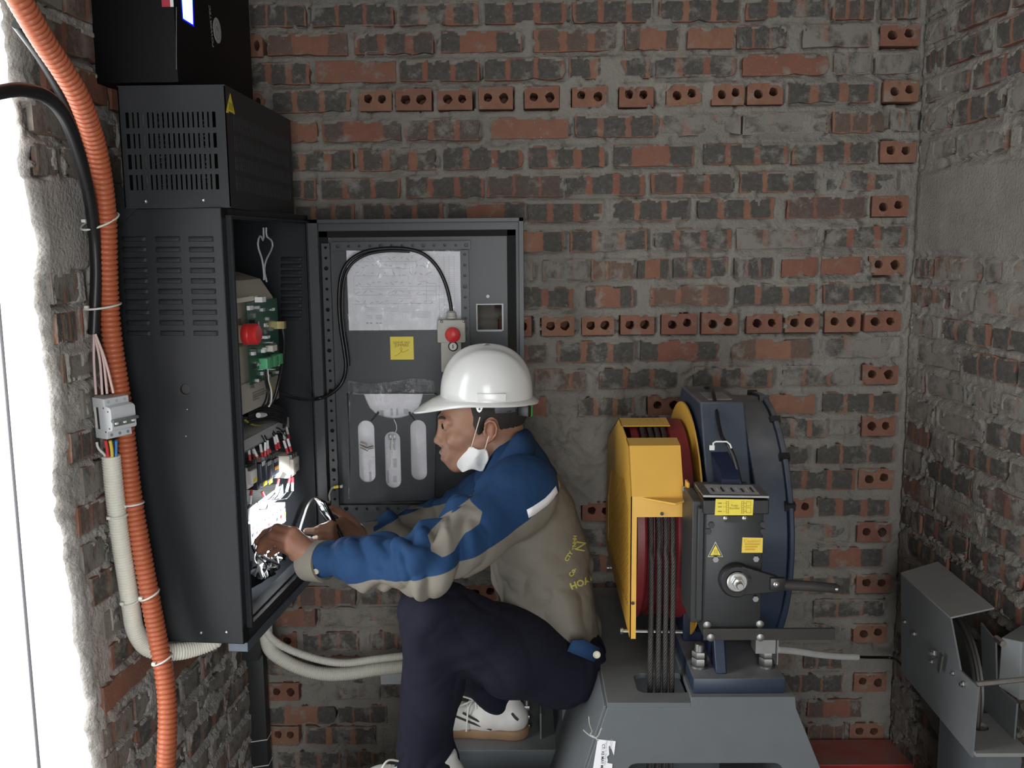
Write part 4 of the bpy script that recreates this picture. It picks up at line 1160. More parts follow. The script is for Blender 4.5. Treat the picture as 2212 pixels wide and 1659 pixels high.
for k in range(46):
    yy, zz = rr.uniform(p0.y + .01, p1.y - .012), rr.uniform(zl, zh)
    sx, sy, sz = rr.uniform(.003, .010), rr.uniform(.005, .022), rr.uniform(.003, .010)
    m_ = MB()
    if k % 4 == 0: m_.cyl((FX + .016, yy, zz), (FX + .016 + sx * 1.5, yy, zz), .004, n=10)
    else: lbox(m_, FX + .016, FX + .016 + sx, yy - sy / 2, yy + sy / 2, zz - sz / 2, zz + sz / 2)
    m_.build('component', comp[k % 5], board)
for (px, py, w, h, mm) in ((558, 647, .024, .012, M_WHITE), (582, 752, .03, .014, M_IVORY), (568, 728, .02, .006, M_WHITE), (604, 702, .014, .018, mat('gold_contacts', (.55, .45, .2), .3, .8))):
    p = CL(px, py, FX + .02); m_ = MB(); lbox(m_, FX + .016, FX + .034, p.y - w / 2, p.y + w / 2, p.z - h / 2, p.z + h / 2); m_.build('socket', mm, board)
for (px, py) in ((570, 784), (582, 780), (592, 776)):
    p = CL(px, py, FX + .02); m_ = MB(); lbox(m_, FX + .014, FX + .036, p.y - .02, p.y + .02, p.z - .013, p.z + .013, .002); m_.build('green_plug', M_GREEN, drive)
m_ = MB(); pw = [CL(x, y, FX + .0075) for x, y in ((546, 826), (541, 839), (551, 838))]
m_.add(pw, [(0, 1, 2)]); m_.build('warning_mark', mat('faint_print', (.22, .2, .17), .7), cov, smooth=0)
for k, (x0, x1) in enumerate(((545, 571), (546, 574), (546, 572), (547, 560))):
    a, b2 = CL(x0, 850 + k * 5 + 0, FX + .0072), CL(x1, 842 + k * 5 + 3, FX + .0072)
    m_ = MB(); m_.bbox((a.x, a.y, a.z - .0012), (a.x + .0004, b2.y, a.z + .0012)); m_.build('print_line', MATS['faint_print'], cov, smooth=0)
m_ = MB(); pw = [CL(x, y, FX + .0085) for x, y in ((584, 822), (580, 846), (590, 842))]; m_.add(pw, [(0, 1, 2)]); m_.build('yellow_mark', M_YELLOW, cov, smooth=0)

es = cab_empty('emergency_stop', 'round red emergency stop button on a cream collar inside the cabinet edge', 'button')
c = CL(521, 722, -.028); c.x = -.045
R90 = Matrix.Rotation(math.pi / 2, 3, 'Y')
m_ = MB(); m_.lathe([(.020, 0), (.020, .030)], 24, R90, c); m_.build('collar', mat('cream_collar', (.62, .45, .28), .5), es)
m_ = MB(); m_.lathe([(.0225, .0), (.024, .003), (.024, .014), (.0232, .016), (.024, .018), (.0235, .030), (.020, .034), (.004, .036)], 28, R90, c + Vector((.024, 0, 0))); m_.build('mushroom_head', M_RED, es)
m_ = MB(); lbox(m_, -.10, -.045, c.y - .05, c.y + .05, c.z - .035, c.z + .035, .003); m_.build('button_block', mat('block_grey', (.10, .10, .10), .5), es)

# slotted wiring ducts
def duct(name, pa, pb_, xl, h, label, lid=True):
    e = cab_empty(name, label, 'wiring duct'); a, b2 = CL(*pa, xl), CL(*pb_, xl)
    z = (a.z + b2.z) / 2; y0, y1_ = .03, b2.y
    m_ = MB(); lbox(m_, xl - .004, xl, y0, y1_, z - h / 2, z + h / 2); lbox(m_, -.212, xl, y0, y1_, z - h / 2, z - h / 2 + .003); m_.build('trough', M_GREYP, e)
    n = int((y1_ - y0) / .011)
    for k in range(n):
        m_ = MB(); y = y0 + (k + .5) * (y1_ - y0) / n
        lbox(m_, -.205, xl - .003, y - .0032, y + .0032, z + h / 2 - .003, z + h / 2); m_.build('finger', mat('duct_light', (.50, .51, .52), .5), e)
    return e, z, y1_
d1, zd1, yd1 = duct('wiring_duct', (532, 972), (624, 904), -.040, .028, 'upper grey slotted wiring duct under the inverter')
d2, zd2, yd2 = duct('wiring_duct', (535, 1112), (612, 1060), -.050, .030, 'lower slotted wiring duct glaring white in the torch light')

def contactor(label, near, px, py0, py1, wy, xf, xb, m, face, grp, accents=()):
    e = cab_empty('contactor', label, 'contactor', grp)
    a, b2 = CL(px, py1, xf), CL(px, py0, xf)
    y0 = near if near is not None else a.y
    m_ = MB(); lbox(m_, xb, xf - .010, y0, y0 + wy, a.z, b2.z, .003); m_.build('body', m, e)
    m_ = MB(); lbox(m_, xf - .012, xf, y0 + .003, y0 + wy - .003, a.z + (b2.z - a.z) * .2, b2.z - (b2.z - a.z) * .15, .003); f_ = m_.build('face', face, e)
    for k in range(3):
        m_ = MB(); yy = y0 + wy * (k + .5) / 3
        lbox(m_, xf - .018, xf - .004, yy - wy * .1, yy + wy * .1, b2.z - .008, b2.z + .002); m_.build('terminal', M_DSTEEL, e)
    for (dz, mm) in accents:
        m_ = MB(); lbox(m_, xf, xf + .001, y0 + wy * .2, y0 + wy * .8, a.z + (b2.z - a.z) * dz, a.z + (b2.z - a.z) * (dz + .14)); m_.build('marker', mm, f_)
    return e, y0, a.z, b2.z
M_NAVY = mat('dark_relay', (0.035, 0.042, 0.06), .4)
M_ORMARK = mat('orange_marker', (.75, .35, .05), .5)
cts = []
cts.append(contactor('beige contactor standing nearest the cabinet opening', None, 635, 984, 1034, .050, -.004, -.12, M_IVORY, mat('contactor_face', (.60, .57, .48), .5), 'contactors', [(.45, M_GREYP)]))
cts.append(contactor('dark contactor with orange tag beside the beige contactor', None, 592, 984, 1040, .045, -.024, -.15, M_NAVY, M_NAVY, 'contactors', [(.4, M_ORMARK), (.7, M_GREYP)]))
cts.append(contactor('dark contactor between two others with yellow tag', None, 578, 988, 1052, .040, -.024, -.15, M_NAVY, M_NAVY, 'contactors', [(.05, M_YELLOW), (.7, M_GREYP)]))
cts.append(contactor('dark contactor with white nameplate nearest the cabinet edge', None, 566, 990, 1060, .040, -.030, -.15, M_BLACK, M_NAVY, 'contactors', [(.1, M_YELLOW), (.75, M_WHITE)]))
cts.append(contactor('white relay half hidden by the cabinet edge', None, 545, 1010, 1058, .040, -.040, -.15, M_WHITE, M_WHITE, 'contactors', [(.3, M_YELLOW)]))

M_SLEEVE = mat('red_sleeve', (.50, .03, .04), .45)
def control_wire(px, py, xl, lean, label, down=False):
    """marked conductor: red sleeve, white marker and black core curving into the duct"""
    e = cab_empty('control_wire', label, 'wire', 'marked control wires')
    p = CL(px, py, xl); s = -1 if down else 1
    d = Vector((lean[0], lean[1], s)).normalized()
    q1 = p + d * .014; q2 = q1 + d * .020; q3 = q2 + d * .012 + Vector((-.02, lean[1] * .03, s * .006)); q4 = q3 + Vector((-.05, 0, s * .006))
    m_ = MB(); m_.cyl(p, q1, .0036, n=8); m_.build('sleeve', M_SLEEVE, e)
    m_ = MB(); m_.cyl(q1, q2, .0034, n=8); m_.build('marker', M_WHITE, e)
    m_ = MB(); m_.tube(spline([q2, (q2 + q3) / 2 + d * .006, q3, q4], 5), .0017, 6); m_.build('core', M_CABLE, e)
rr = random.Random(12)
spots = [(540, 995, -.05), (551, 990, -.05), (561, 997, -.035), (567, 990, -.035), (573, 986, -.03), (579, 982, -.03), (584, 978, -.03), (598, 972, -.024), (604, 968, -.02), (622, 980, -.008), (629, 975, -.008), (616, 958, -.03), (625, 950, -.03)]
ordn = ['first', 'second', 'third', 'fourth', 'fifth', 'sixth', 'seventh', 'eighth', 'ninth', 'tenth', 'eleventh', 'twelfth', 'thirteenth', 'fourteenth']
for k, (x, y, xl) in enumerate(spots):
    control_wire(x, y, xl, (rr.uniform(-.4, .2), rr.uniform(-.5, .5)), ordn[k] + ' red-sleeved marked wire from the left above the contactors')
for k, (x, y, xl) in enumerate(((543, 1058, -.05), (566, 1062, -.035), (602, 1034, -.02), (626, 1033, -.008), (632, 1031, -.008))):
    control_wire(x, y, xl, (rr.uniform(-.3, .3), rr.uniform(-.5, .3)), ordn[k] + ' red-sleeved marked wire from the left below the contactors', True)

# terminal strip under the lower duct
for k in range(9):
    p = CL(612 - k * 8.6, 1104 + k * 5.6, -.055)
    e = cab_empty('terminal_block', ordn[k] + ' white terminal block of the strip counted from the far end', 'terminal block', 'terminal strip')
    m_ = MB(); lbox(m_, -.12, -.052, p.y - .010, p.y + .010, p.z - .03, p.z + .022, .0015); m_.build('body', M_WHITE if k % 4 else M_GREYP, e)
    m_ = MB(); m_.lathe([(.0035, 0), (.0035, .002)], 10, R90, (-.0525, p.y, p.z + .010)); m_.build('clamp_screw', M_STEEL, e)
    m_ = MB(); lbox(m_, -.0525, -.0505, p.y - .006, p.y + .006, p.z - .012, p.z - .004); m_.build('tag', [M_YELLOW, M_RED, M_INK][k % 3], e)

# big black bundle above the upper duct
for k in range(7):
    o = k * .006
    pts = [CL(536, 884 + k * 5, -.07), CL(560, 872 + k * 6, -.05), CL(590, 876 + k * 5, -.035), CL(610, 886 + k * 4.5, -.03), CL(617, 903 + k * 2, -.032), CL(613 - k, 925, -.045), CL(604 - k * 2, 944, -.07)]
    cable('bundle_cable', [CABM @ p for p in pts], .0042 if k % 2 else .0033, M_CABLE, ordn[k] + ' black cable from the top in the bundle arching over the upper duct', 'cable', 'cable bundle over the upper duct', step=.01)
cable('earth_wire', [CABM @ CL(x, y, -.07) for x, y in ((530, 908), (545, 917), (562, 919), (578, 915))], .0028, mat('earth_yellow', (.62, .50, .12), .5), 'yellow wire lying on the upper wiring duct', 'wire')
cable('marked_sleeve', [CABM @ CL(x, y, -.045) for x, y in ((558, 897), (574, 896))], .0065, M_WHITE, 'white marker sleeve on the black cable bundle', 'sleeve')
cable('grey_cable_loop', [CABM @ CL(x, y, -.05) for x, y in ((569, 492), (569, 520), (562, 500 + 8), (557, 530), (566, 560), (570, 590), (570, 612))], .0024, M_GREYP, 'left strand of the looped grey cable above the inverter', 'cable')
cable('grey_cable_loop', [CABM @ CL(x, y, -.05) for x, y in ((575, 492), (576, 510), (587, 520), (588, 535), (575, 562), (571, 585), (577, 612))], .0024, M_GREYP, 'right strand of the looped grey cable above the inverter', 'cable')
cable('data_cable', [CABM @ CL(x, y, xl) for x, y, xl in ((610, 706, -.02), (614, 740, -.015), (609, 790, -.015), (600, 835, -.02), (592, 862, -.03), (575, 884, -.05))], .0045, M_CABLE, 'black cable hanging from the gold socket of the circuit board')
for k, (x0, c2) in enumerate(((571, M_CABLE), (575, M_CABLE), (578, M_TAPE))):
    cable('plug_wire', [CABM @ CL(x, y, -.02) for x, y in ((x0, 797), (x0 + 2, 822), (x0 + 6 + k, 845), (x0 + 2 + k * 3, 866), (x0 - 6 + k * 4, 880))], .0022, c2, ['left', 'middle', 'right'][k] + ' thin wire dropping from the green plugs', 'wire', 'wires from the green plugs', step=.008)
# tangle in the bottom of the cabinet
tr = random.Random(31); tc_ = [M_CABLE, M_TAPE, M_GREYP, M_CABLE, M_WHITE]
nm_ = ['black', 'cream', 'grey', 'glossy black', 'white']
for k in range(26):
    x0, y0_ = 545 + tr.uniform(0, 55), 1150 + tr.uniform(0, 25)
    pts = [CL(x0, y0_, -.07), CL(x0 + tr.uniform(-14, 25), y0_ + tr.uniform(18, 35), -.05), CL(548 + tr.uniform(0, 60), 1200 + tr.uniform(0, 25), -.06), CL(545 + tr.uniform(0, 50), 1222 + tr.uniform(0, 28), -.09), CL(543 + tr.uniform(0, 20), 1245 + tr.uniform(0, 12), -.13)]
    for p in pts: p.z = max(p.z, .014); p.y = min(max(p.y, .02), CW_ - .03)
    cable('loose_cable', [CABM @ p for p in pts], tr.choice((.0028, .0036, .0045)), tc_[k % 5], 'loose %s wire in the tangle on the cabinet floor' % nm_[k % 5], 'wire', 'tangled wires, ' + nm_[k % 5], step=.012, n=6)
# braided earth strap between cabinet and door
cable('earth_strap', [at(x, y, Y=Y) for x, y, Y in ((728, 1051, 2.475), (718, 1054, 2.47), (712, 1068, 2.46), (712, 1085, 2.45), (700, 1082, 2.44), (680, 1076, 2.42), (666, 1090, 2.40), (655, 1120, 2.39), (646, 1150, 2.38), (640, 1175, 2.38))], .0035, mat('tinned_braid', (.42, .41, .38), .45, .7, .4, 600), 'braided earth strap from the door to the cabinet frame', 'earth strap', step=.008)
m_ = MB(); m_.cyl(at(731, 1051, Y=2.474), at(721, 1053, Y=2.470), .0042, n=10); world_obj(m_, 'earth_lug', M_YELLOW, 'small yellow crimp sleeve on the earth strap at the door', 'crimp')
# ------------------------------------------------------------------ traction machine and its stand
M_BLUE = mat('navy_enamel', (0.020, 0.032, 0.056), 0.42, 0, 0.12, 20, dust=0.75)
M_BLUED = mat('navy_enamel_clean', (0.010, 0.018, 0.048), 0.4, 0, 0.12)
M_GUARD = mat('yellow_enamel', (0.72, 0.40, 0.055), 0.42, 0, 0.06, 15, dust=0.35)
M_STAND = mat('grey_paint', (0.115, 0.128, 0.135), 0.55, 0, 0.08, 25, 0.1, 500, dust=0.5)
M_BRAKE = mat('black_brake_paint', (0.022, 0.023, 0.024), 0.45, 0, 0.3, 30, dust=0.35)
M_SHEAVE = mat('red_sheave_paint', (0.19, 0.02, 0.026), 0.45, 0, 0.15)
M_ROPE = mat('greased_rope', (0.055, 0.05, 0.046), 0.5, 0.35, 0.3, 300)
SZ = 0.697                                        # top of the stand
SF = 1.88                                         # its front
stand = empty('machine_stand', (0.36, 2.1, 0), 'grey steel stand with slotted top carrying the traction machine', 'stand')
so = Vector(stand.location)
def sp(px, py, **k): return at(px, py, **k) - so
# top deck with rope opening
xl_, xr_, xm = sp(1312, 1525, Y=SF).x, sp(1718, 1512, Y=SF).x, sp(1493, 1525, Y=SF).x
mb = MB(); h_ = [sp(x, y, Z=SZ) for x, y in ((1372, 1455), (1478, 1455), (1480, 1496), (1378, 1496))]
hx0, hx1, hy0, hy1 = min(p.x for p in h_), max(p.x for p in h_), min(p.y for p in h_), max(p.y for p in h_)
dl = sp(1300, 1285, Z=SZ)
holed_plate(mb, [(xl_, SF - so.y), (xm, SF - so.y), (xm, .46), (xl_, .46)], [rrect2(hx0, hy0, hx1, hy1, .018)], 2, SZ - .012, SZ)
mb.build('deck', M_STAND, stand, bevel=.001)
# front plate: trapezoid with a big cut-out
fp = lambda x, y: (sp(x, y, Y=SF).x, sp(x, y, Y=SF).z)
_a, _b = fp(1720, 1530), fp(1772, 1659); foot_r = _a[0] + (_b[0] - _a[0]) * (_a[1] - .06) / (_a[1] - _b[1])
_a, _b = (xl_, SZ - .012), fp(1268, 1659); foot_l = _a[0] + (_b[0] - _a[0]) * (_a[1] - .06) / (_a[1] - _b[1])
mb = MB()
cut = rrect2(fp(1353, 1900)[0], .16, fp(1684, 1900)[0], fp(1500, 1649)[1], .02)
holed_plate(mb, [(xl_, SZ - .012), (xm, SZ - .012), (xm, SZ + .012), (xr_, SZ + .012), fp(1720, 1530), (foot_r, 0.06), (foot_l, 0.06)], [cut], 1, SF - so.y, SF - so.y + .010)
mb.build('front_plate', M_STAND, stand, bevel=.001)
mb = MB(); mb.bbox((xm, SF - so.y + .010, SZ - .012), (xr_, .46, SZ + .012)); mb.build('machine_deck', M_STAND, stand, bevel=.001)
mb = MB(); mb.bbox((xl_ - .002, SF - so.y + .012, 0.06), (xl_ + .008, .46, SZ - .012)); mb.bbox((xr_ - .01, SF - so.y + .012, 0.06), (xr_, .46, SZ - .012)); mb.bbox((xl_, .45, 0.06), (xr_, .46, SZ - .012)); mb.build('side_plates', M_STAND, stand)
mb = MB(); mb.bbox((foot_l - .02, -.26, 0.0), (foot_r + .02, .50, 0.06)); mb.build('foot_frame', M_STAND, stand)
# side seat beam on the left of the stand
mb = MB(); q0 = sp(1244, 1500, Y=2.12)
bx_ = foot_l + .002; yy0 = SF - so.y + .012
mb.hexa([(bx_, yy0, .062), (bx_ + .008, yy0, .062), (bx_ + .008, .46, .062), (bx_, .46, .062), (xl_ - .006, yy0, SZ - .013), (xl_ + .002, yy0, SZ - .013), (xl_ + .002, .46, SZ - .013), (xl_ - .006, .46, SZ - .013)])
mb.build('sloping_side', M_STAND, stand, bevel=.001)
mb = MB(); mb.bbox((xl_ - .13, .0, .585), (xl_ - .012, .32, .600)); mb.build('side_ledge', M_STAND, stand)
# torn paper notice
nt_ = empty('paper_notice', at(1300, 1659, Y=SF - .001), 'torn white printed paper notice glued to the stand corner', 'paper')
no = Vector(nt_.location)
mb = MB(); poly = [(1291, 1597), (1330, 1601), (1326, 1632), (1321, 1618), (1316, 1610), (1315, 1615), (1316, 1630), (1311, 1635), (1313, 1642), (1312, 1648), (1323, 1650), (1320, 1690), (1276, 1690)]
pv = [at(x, y, Y=SF - .0012) - no for x, y in poly]; tri = tessellate_polygon([[Vector((p.x, p.z, 0)) for p in pv]])
mb.add(pv, [tuple(t) for t in tri]); mb.build('sheet', M_PAPER, nt_, smooth=0)
dn = at(1300, 1690, Y=SF) - at(1306, 1600, Y=SF)
text_on('CT: XE MAY MINH', .0085, at(1301, 1640, Y=SF - .0014) - no, dn, (1, 0, .1), M_INK, nt_, bold=.0001)
text_on('Nguoi tu dung dau', .0075, at(1309, 1626, Y=SF - .0014) - no, dn, (1, 0, .1), M_GINK, nt_)
text_on('CONG', .0075, at(1320, 1607, Y=SF - .0014) - no, dn, (1, 0, .1), M_GINK, nt_)

# ---- motor
AX_Y, AX_Z = 2.225, 1.00                          # shaft axis (runs along x)
motor = empty('traction_motor', (0.49, AX_Y, SZ + .012), 'navy blue gearless traction motor with black brake on the grey stand', 'motor')
mo = Vector(motor.location); AZ = AX_Z - mo.z
def ring(mbx, x0, x1, r, n, rot=0.0, y=0.0, z=AZ):
    mbx.prism([(y + r * math.cos(2 * math.pi * k / n + rot), z + r * math.sin(2 * math.pi * k / n + rot)) for k in range(n)], 0, x0, x1)
# front housing: polygon with flat top
xA, xB, xC = .392 - mo.x, .490 - mo.x, .556 - mo.x
tp = at(1460, 850, Y=AX_Y)
mb = MB()
hp = [(-.145, .303), (.10, .303), (.255, .14), (.275, -.05), (.22, -.19), (.10, -.26), (-.10, -.26), (-.21, -.19), (-.262, -.03), (-.235, .13)]
mb.prism([(y, AZ + z) for y, z in hp], 0, xA, xB); hs = mb.build('housing', M_BLUE, motor, bevel=.004)
mb = MB(); ring(mb, xB, xC, .292, 40); ring(mb, xC, xC + .012, .30, 40); rt = mb.build('rear_drum', M_BLUE, motor, bevel=.003)
for k in range(7):
    a = math.radians(20 + k * 21); m_ = MB(); m_.box((xC + .004, -.294 * math.cos(a), AZ + .296 * math.sin(a)), (.022, .014, .016), Matrix.Rotation(a, 3, 'X')); m_.build('vent_notch', M_BLACK, rt)
m_ = MB(); a = at(1497, 860, Z=AX_Z + .287) - mo
m_.bbox((xA + .025, -.11, AZ + .303), (xB - .02, -.01, AZ + .3045)); m_.build('rating_plate', mat('dusty_aluminium', (.30, .29, .27), .5, .4), motor)
m_ = MB()                                        # lifting lug: thick hook on the sloping front
lx = (at(1556, 960, Y=2.02) - mo).x
m_.prism([(-.245, AZ + .16), (-.17, AZ + .225), (-.20, AZ + .20), (-.30, AZ + .185), (-.318, AZ + .17), (-.322, AZ + .02), (-.27, AZ + .02), (-.262, AZ + .10)], 0, lx - .019, lx + .019); m_.build('lifting_lug', M_BLUED, motor, bevel=.006)
cable('sensor_cable', [at(x, y, Y=Y) for x, y, Y in ((1522, 838, 2.30), (1535, 836, 2.24), (1541, 850, 2.13), (1548, 890, 2.07), (1558, 940, 2.0), (1572, 960, 1.955), (1583, 980, 1.945), (1592, 1010, 1.935), (1600, 1046, 1.925))], .0042, M_CABLE, 'black cable running down over the motor housing into the brake')
m_ = MB(); m_.tube([at(x, y, Y=1.917) for x, y in ((1541, 966), (1541, 957), (1546, 954), (1570, 954), (1577, 960), (1580, 968))], .0018, 6); m_.box(at(1538, 967, Y=1.916), (.010, .004, .010))
world_obj(m_, 'cable_tie', M_TAPE, 'white cable tie hooked over the motor lifting lug', 'cable tie')
# feet
mb = MB(); f0, f1 = at(1493, 1497, Y=1.915) - mo, at(1690, 1497, Y=1.915) - mo
mb.rbox(((f0.x + f1.x) / 2, .05, .017), (f1.x - f0.x, .76, .034), .003); mb.build('foot_plate', M_BLUE, motor)
mb = MB(); gx = (at(1552, 1420, Y=1.95) - mo).x; mb.hexa([(gx - .012, -.31, .034), (gx + .012, -.31, .034), (gx + .012, .1, .034), (gx - .012, .1, .034), (gx - .012, -.25, .16), (gx + .012, -.25, .16), (gx + .012, .1, .16), (gx - .012, .1, .16)])
mb.bbox((f0.x + .01, -.14, .034), (f1.x - .03, .24, .13)); mb.build('pedestal', M_BLUED, motor, bevel=.003)
for px in (1510, 1655):
    c = at(px, 1455, Y=1.955) - mo; c.z = .034
    m_ = MB(); m_.lathe([(.019, 0), (.019, .004)], 20, None, c); hexnut(m_, c + Vector((0, 0, .004)), (0, 0, 1), .0165, .017); hexnut(m_, c + Vector((0, 0, .022)), (0, 0, 1), .0165, .014)
    m_.lathe([(.0105, .036), (.0105, .050), (.009, .052)], 16, None, c); m_.build('anchor_bolt', M_DSTEEL, motor)
# brake block in front
brk = empty('brake_unit', (at(1580, 1380, Y=1.80)), 'black brake unit with yellow labels and hand lever on the motor front', 'brake')
bo_ = Vector(brk.location); BY = 1.80
def bp_(px, py, y=0.0): return at(px, py, Y=BY - y) - bo_
a, b2 = bp_(1519, 1378), bp_(1651, 1080)
mb = MB(); mb.rbox(((a.x + b2.x) / 2, .075, (a.z + b2.z) / 2), (b2.x - a.x, .15, b2.z - a.z), .004); mb.build('block', M_BRAKE, brk)
mb = MB(); mb.bbox((a.x - .020, .03, a.z + .02), (a.x, .15, b2.z - .01)); mb.bbox((a.x - .012, .012, a.z + .03), (a.x, .03, b2.z - .02)); mb.build('side_block', M_BRAKE, brk, bevel=.002)
mb = MB(); t_ = [bp_(1519, 1074), bp_(1661, 1076)]; tb = [at(1501, 1048, Y=BY + .10) - bo_, at(1638, 1050, Y=BY + .10) - bo_]
mb.hexa([t_[0], t_[1], tb[1], tb[0]] + [v + Vector((0, 0, .004)) for v in (t_[0], t_[1], tb[1], tb[0])]); pl_ = mb.build('top_plate', M_DSTEEL, brk)
lab4 = [t_[0] * (1 - u) * (1 - v) + t_[1] * u * (1 - v) + tb[1] * u * v + tb[0] * (1 - u) * v + Vector((0, 0, .0048)) for u, v in ((.12, .06), (.88, .06), (.88, .88), (.12, .88))]
mb = MB(); mb.add(lab4, [(0, 1, 2, 3)]); lb_ = mb.build('spec_label', mat('dusty_label', (.34, .34, .33), .6), pl_, smooth=0)
for k in range(9):
    u = .08 + .1 * k; m_ = MB()
    p = lambda uu, vv: lab4[0] * (1 - uu) * (1 - vv) + lab4[1] * uu * (1 - vv) + lab4[2] * uu * vv + lab4[3] * (1 - uu) * vv + Vector((0, 0, .0004))
    m_.add([p(u, .25), p(u + .05, .25), p(u + .05, .62 + .1 * (k % 3)), p(u, .62)], [(0, 1, 2, 3)]); m_.build('label_print', M_GINK if k % 2 else M_INK, pl_, smooth=0)
mb = MB(); c0, c1 = bp_(1520, 1112, .004), bp_(1662, 1080, .004); mb.bbox((c0.x, c0.y, c0.z), (c1.x, .06, c1.z)); mb.build('terminal_cover', M_BLACK, brk, bevel=.002)
def blabel(pts, name, m, y=.0065):
    p = [bp_(x, yy, y) for x, yy in pts]; m_ = MB(); m_.hexa(p + [v + Vector((0, .0008, 0)) for v in p]); return m_.build(name, m, brk, smooth=0)
l1 = blabel([(1544, 1113), (1626, 1113), (1628, 1079), (1546, 1078)], 'fuse_label', M_YELLOW, .0065); l1['label'] = 'yellow label with connection drawing under the top plate'
FI = mat('brown_print', (.30, .20, .03), .7)
text_on('Fuses', .0062, bp_(1587, 1092, .0078), (1, 0, 0), (0, 0, 1), FI, l1); text_on('Rectifier', .0058, bp_(1587, 1098, .0078), (1, 0, 0), (0, 0, 1), FI, l1)
m_ = MB()
def bl(x0, y0, x1, y1, w=.0005, yy=.0078):
    p, q2 = bp_(x0, y0, yy), bp_(x1, y1, yy); d = q2 - p; nn = Vector((-d.z, 0, d.x)).normalized() * w
    m_.add([p - nn, q2 - nn, q2 + nn, p + nn], [(0, 1, 2, 3)])
for x in (1569, 1574, 1602, 1607): bl(x, 1082, x, 1110, .0003)
for k in range(7): bl(1569, 1084 + 4 * k, 1574, 1084 + 4 * k, .0003); bl(1602, 1084 + 4 * k, 1607, 1084 + 4 * k, .0003)
for y in (1087, 1095, 1105): bl(1551, y, 1559, y, .0008); bl(1562, y, 1569, y, .0002); bl(1607, y, 1613, y, .0003)
for s in ((1612, 1084, 1622, 1084), (1612, 1093, 1622, 1093), (1612, 1084, 1612, 1093), (1622, 1084, 1622, 1093), (1612, 1097, 1622, 1097), (1612, 1108, 1622, 1108), (1612, 1097, 1612, 1108), (1622, 1097, 1622, 1108)): bl(*s, .0003)
m_.build('drawing', FI, l1, smooth=0)['kind'] = 'stuff'
l2 = blabel([(1602, 1194), (1647, 1194), (1648, 1162), (1604, 1161)], 'caution_label', mat('amber_label', (.80, .58, .07), .45), .001); l2['label'] = 'amber caution label above the lever'
CI = mat('amber_print', (.62, .36, .03), .7)
text_on('Caution!', .0095, bp_(1625, 1169, .0024), (1, 0, 0), (0, 0, 1), CI, l2)
m_ = MB()
for k in range(3): bl(1609, 1176 + 5.5 * k, 1641 - 5 * k, 1176 + 5.5 * k, .0012, .0022)
m_.build('small_print', CI, l2, smooth=0)['kind'] = 'stuff'
l3 = blabel([(1529, 1203), (1562, 1203), (1546, 1170.5), (1545.5, 1170.5)], 'hot_surface_label', mat('label_white', (.66, .62, .5), .5), .001); l3['label'] = 'triangular hot surface warning'
l4 = []
for s_, mm, dpt in ((.88, M_INK, .0021), (.70, M_YELLOW, .0024)):
    cx_, cy_ = 1545.7, 1192.2; m_ = MB(); pts = [bp_(cx_ + (x - cx_) * s_, cy_ + (y - cy_) * s_, dpt) for x, y in ((1529, 1203), (1562, 1203), (1545.7, 1170.5))]
    m_.add(pts, [(0, 1, 2)]); m_.build('warning_field', mm, l3, smooth=0)
m_ = MB()
for dx in (-3, 0, 3):
    for k in range(3): bl(1546 + dx + (k % 2), 1187 + k * 3, 1546 + dx + 1 - (k % 2), 1190 + k * 3, .0003, .0027)
bl(1540, 1199, 1552, 1199, .0004, .0027); m_.build('heat_mark', M_INK, l3, smooth=0)
for (px, py) in ((1568, 1119), (1609, 1119)): screw(bp_(px, py, .004), (0, -1, 0), .0052, brk)
m_ = MB(); m_.bbox(tuple(bp_(1566, 1129, .003)), tuple(bp_(1614, 1113, -.002))); m_.build('terminal_tab', M_BLACK, brk)
for (px, py) in ((1536, 1133), (1529, 1147), (1647, 1132), (1648, 1147), (1545, 1207), (1632, 1206), (1631, 1292)):
    m_ = MB(); hexnut(m_, bp_(px, py, 0), (0, -1, 0), .0065, .006); m_.build('bolt', M_BRAKE if py < 1160 else M_DSTEEL, brk)
# hand lever
R9 = Vector((0, -1, 0)).to_track_quat('Z', 'Y').to_matrix()
lc = bp_(1588, 1250)
m_ = MB(); m_.lathe([(.034, 0), (.034, .012), (.030, .018), (.022, .018), (.022, .010)], 32, R9, lc, cap1=False); m_.build('lever_hub', M_BLACK, brk)
m_ = MB(); m_.lathe([(.0205, .008), (.0205, .020), (.018, .022)], 28, R9, lc); hexnut(m_, lc + Vector((0, -.022, 0)), (0, -1, 0), .012, .010); m_.lathe([(.007, .032), (.007, .044), (.006, .046)], 14, R9, lc); m_.build('shaft_nut', M_STEEL, brk)
m_ = MB(); l_ = [bp_(1600, 1219, .006), bp_(1672, 1240, .006), bp_(1700, 1254, .006), bp_(1700, 1272, .006), bp_(1664, 1276, .006), bp_(1600, 1282, .006)]
m_.add(l_ + [v + Vector((0, -.012, 0)) for v in l_], [tuple(range(5, -1, -1)), tuple(range(6, 12))] + [(i, (i + 1) % 6, 6 + (i + 1) % 6, 6 + i) for i in range(6)]); m_.build('lever_arm', M_BLACK, brk, bevel=.002)
m_ = MB(); m_.rbox(bp_(1679, 1261, .020), (.030, .012, .026), .002); m_.build('clevis', M_BLACK, brk); screw(bp_(1677, 1262, .026), (0, -1, 0), .006, brk)
m_ = MB(); m_.tube([bp_(1692, 1263, .016), bp_(1750, 1266, .016), bp_(1806, 1271, .016), bp_(1813, 1272, .016)], [.0105, .010, .0095, .006], 14); hd_ = m_.build('handle', mat('rubber_handle', (.03, .028, .026), .6), brk); screw(bp_(1808, 1273, .027), (0, -1, 0), .0035, brk)
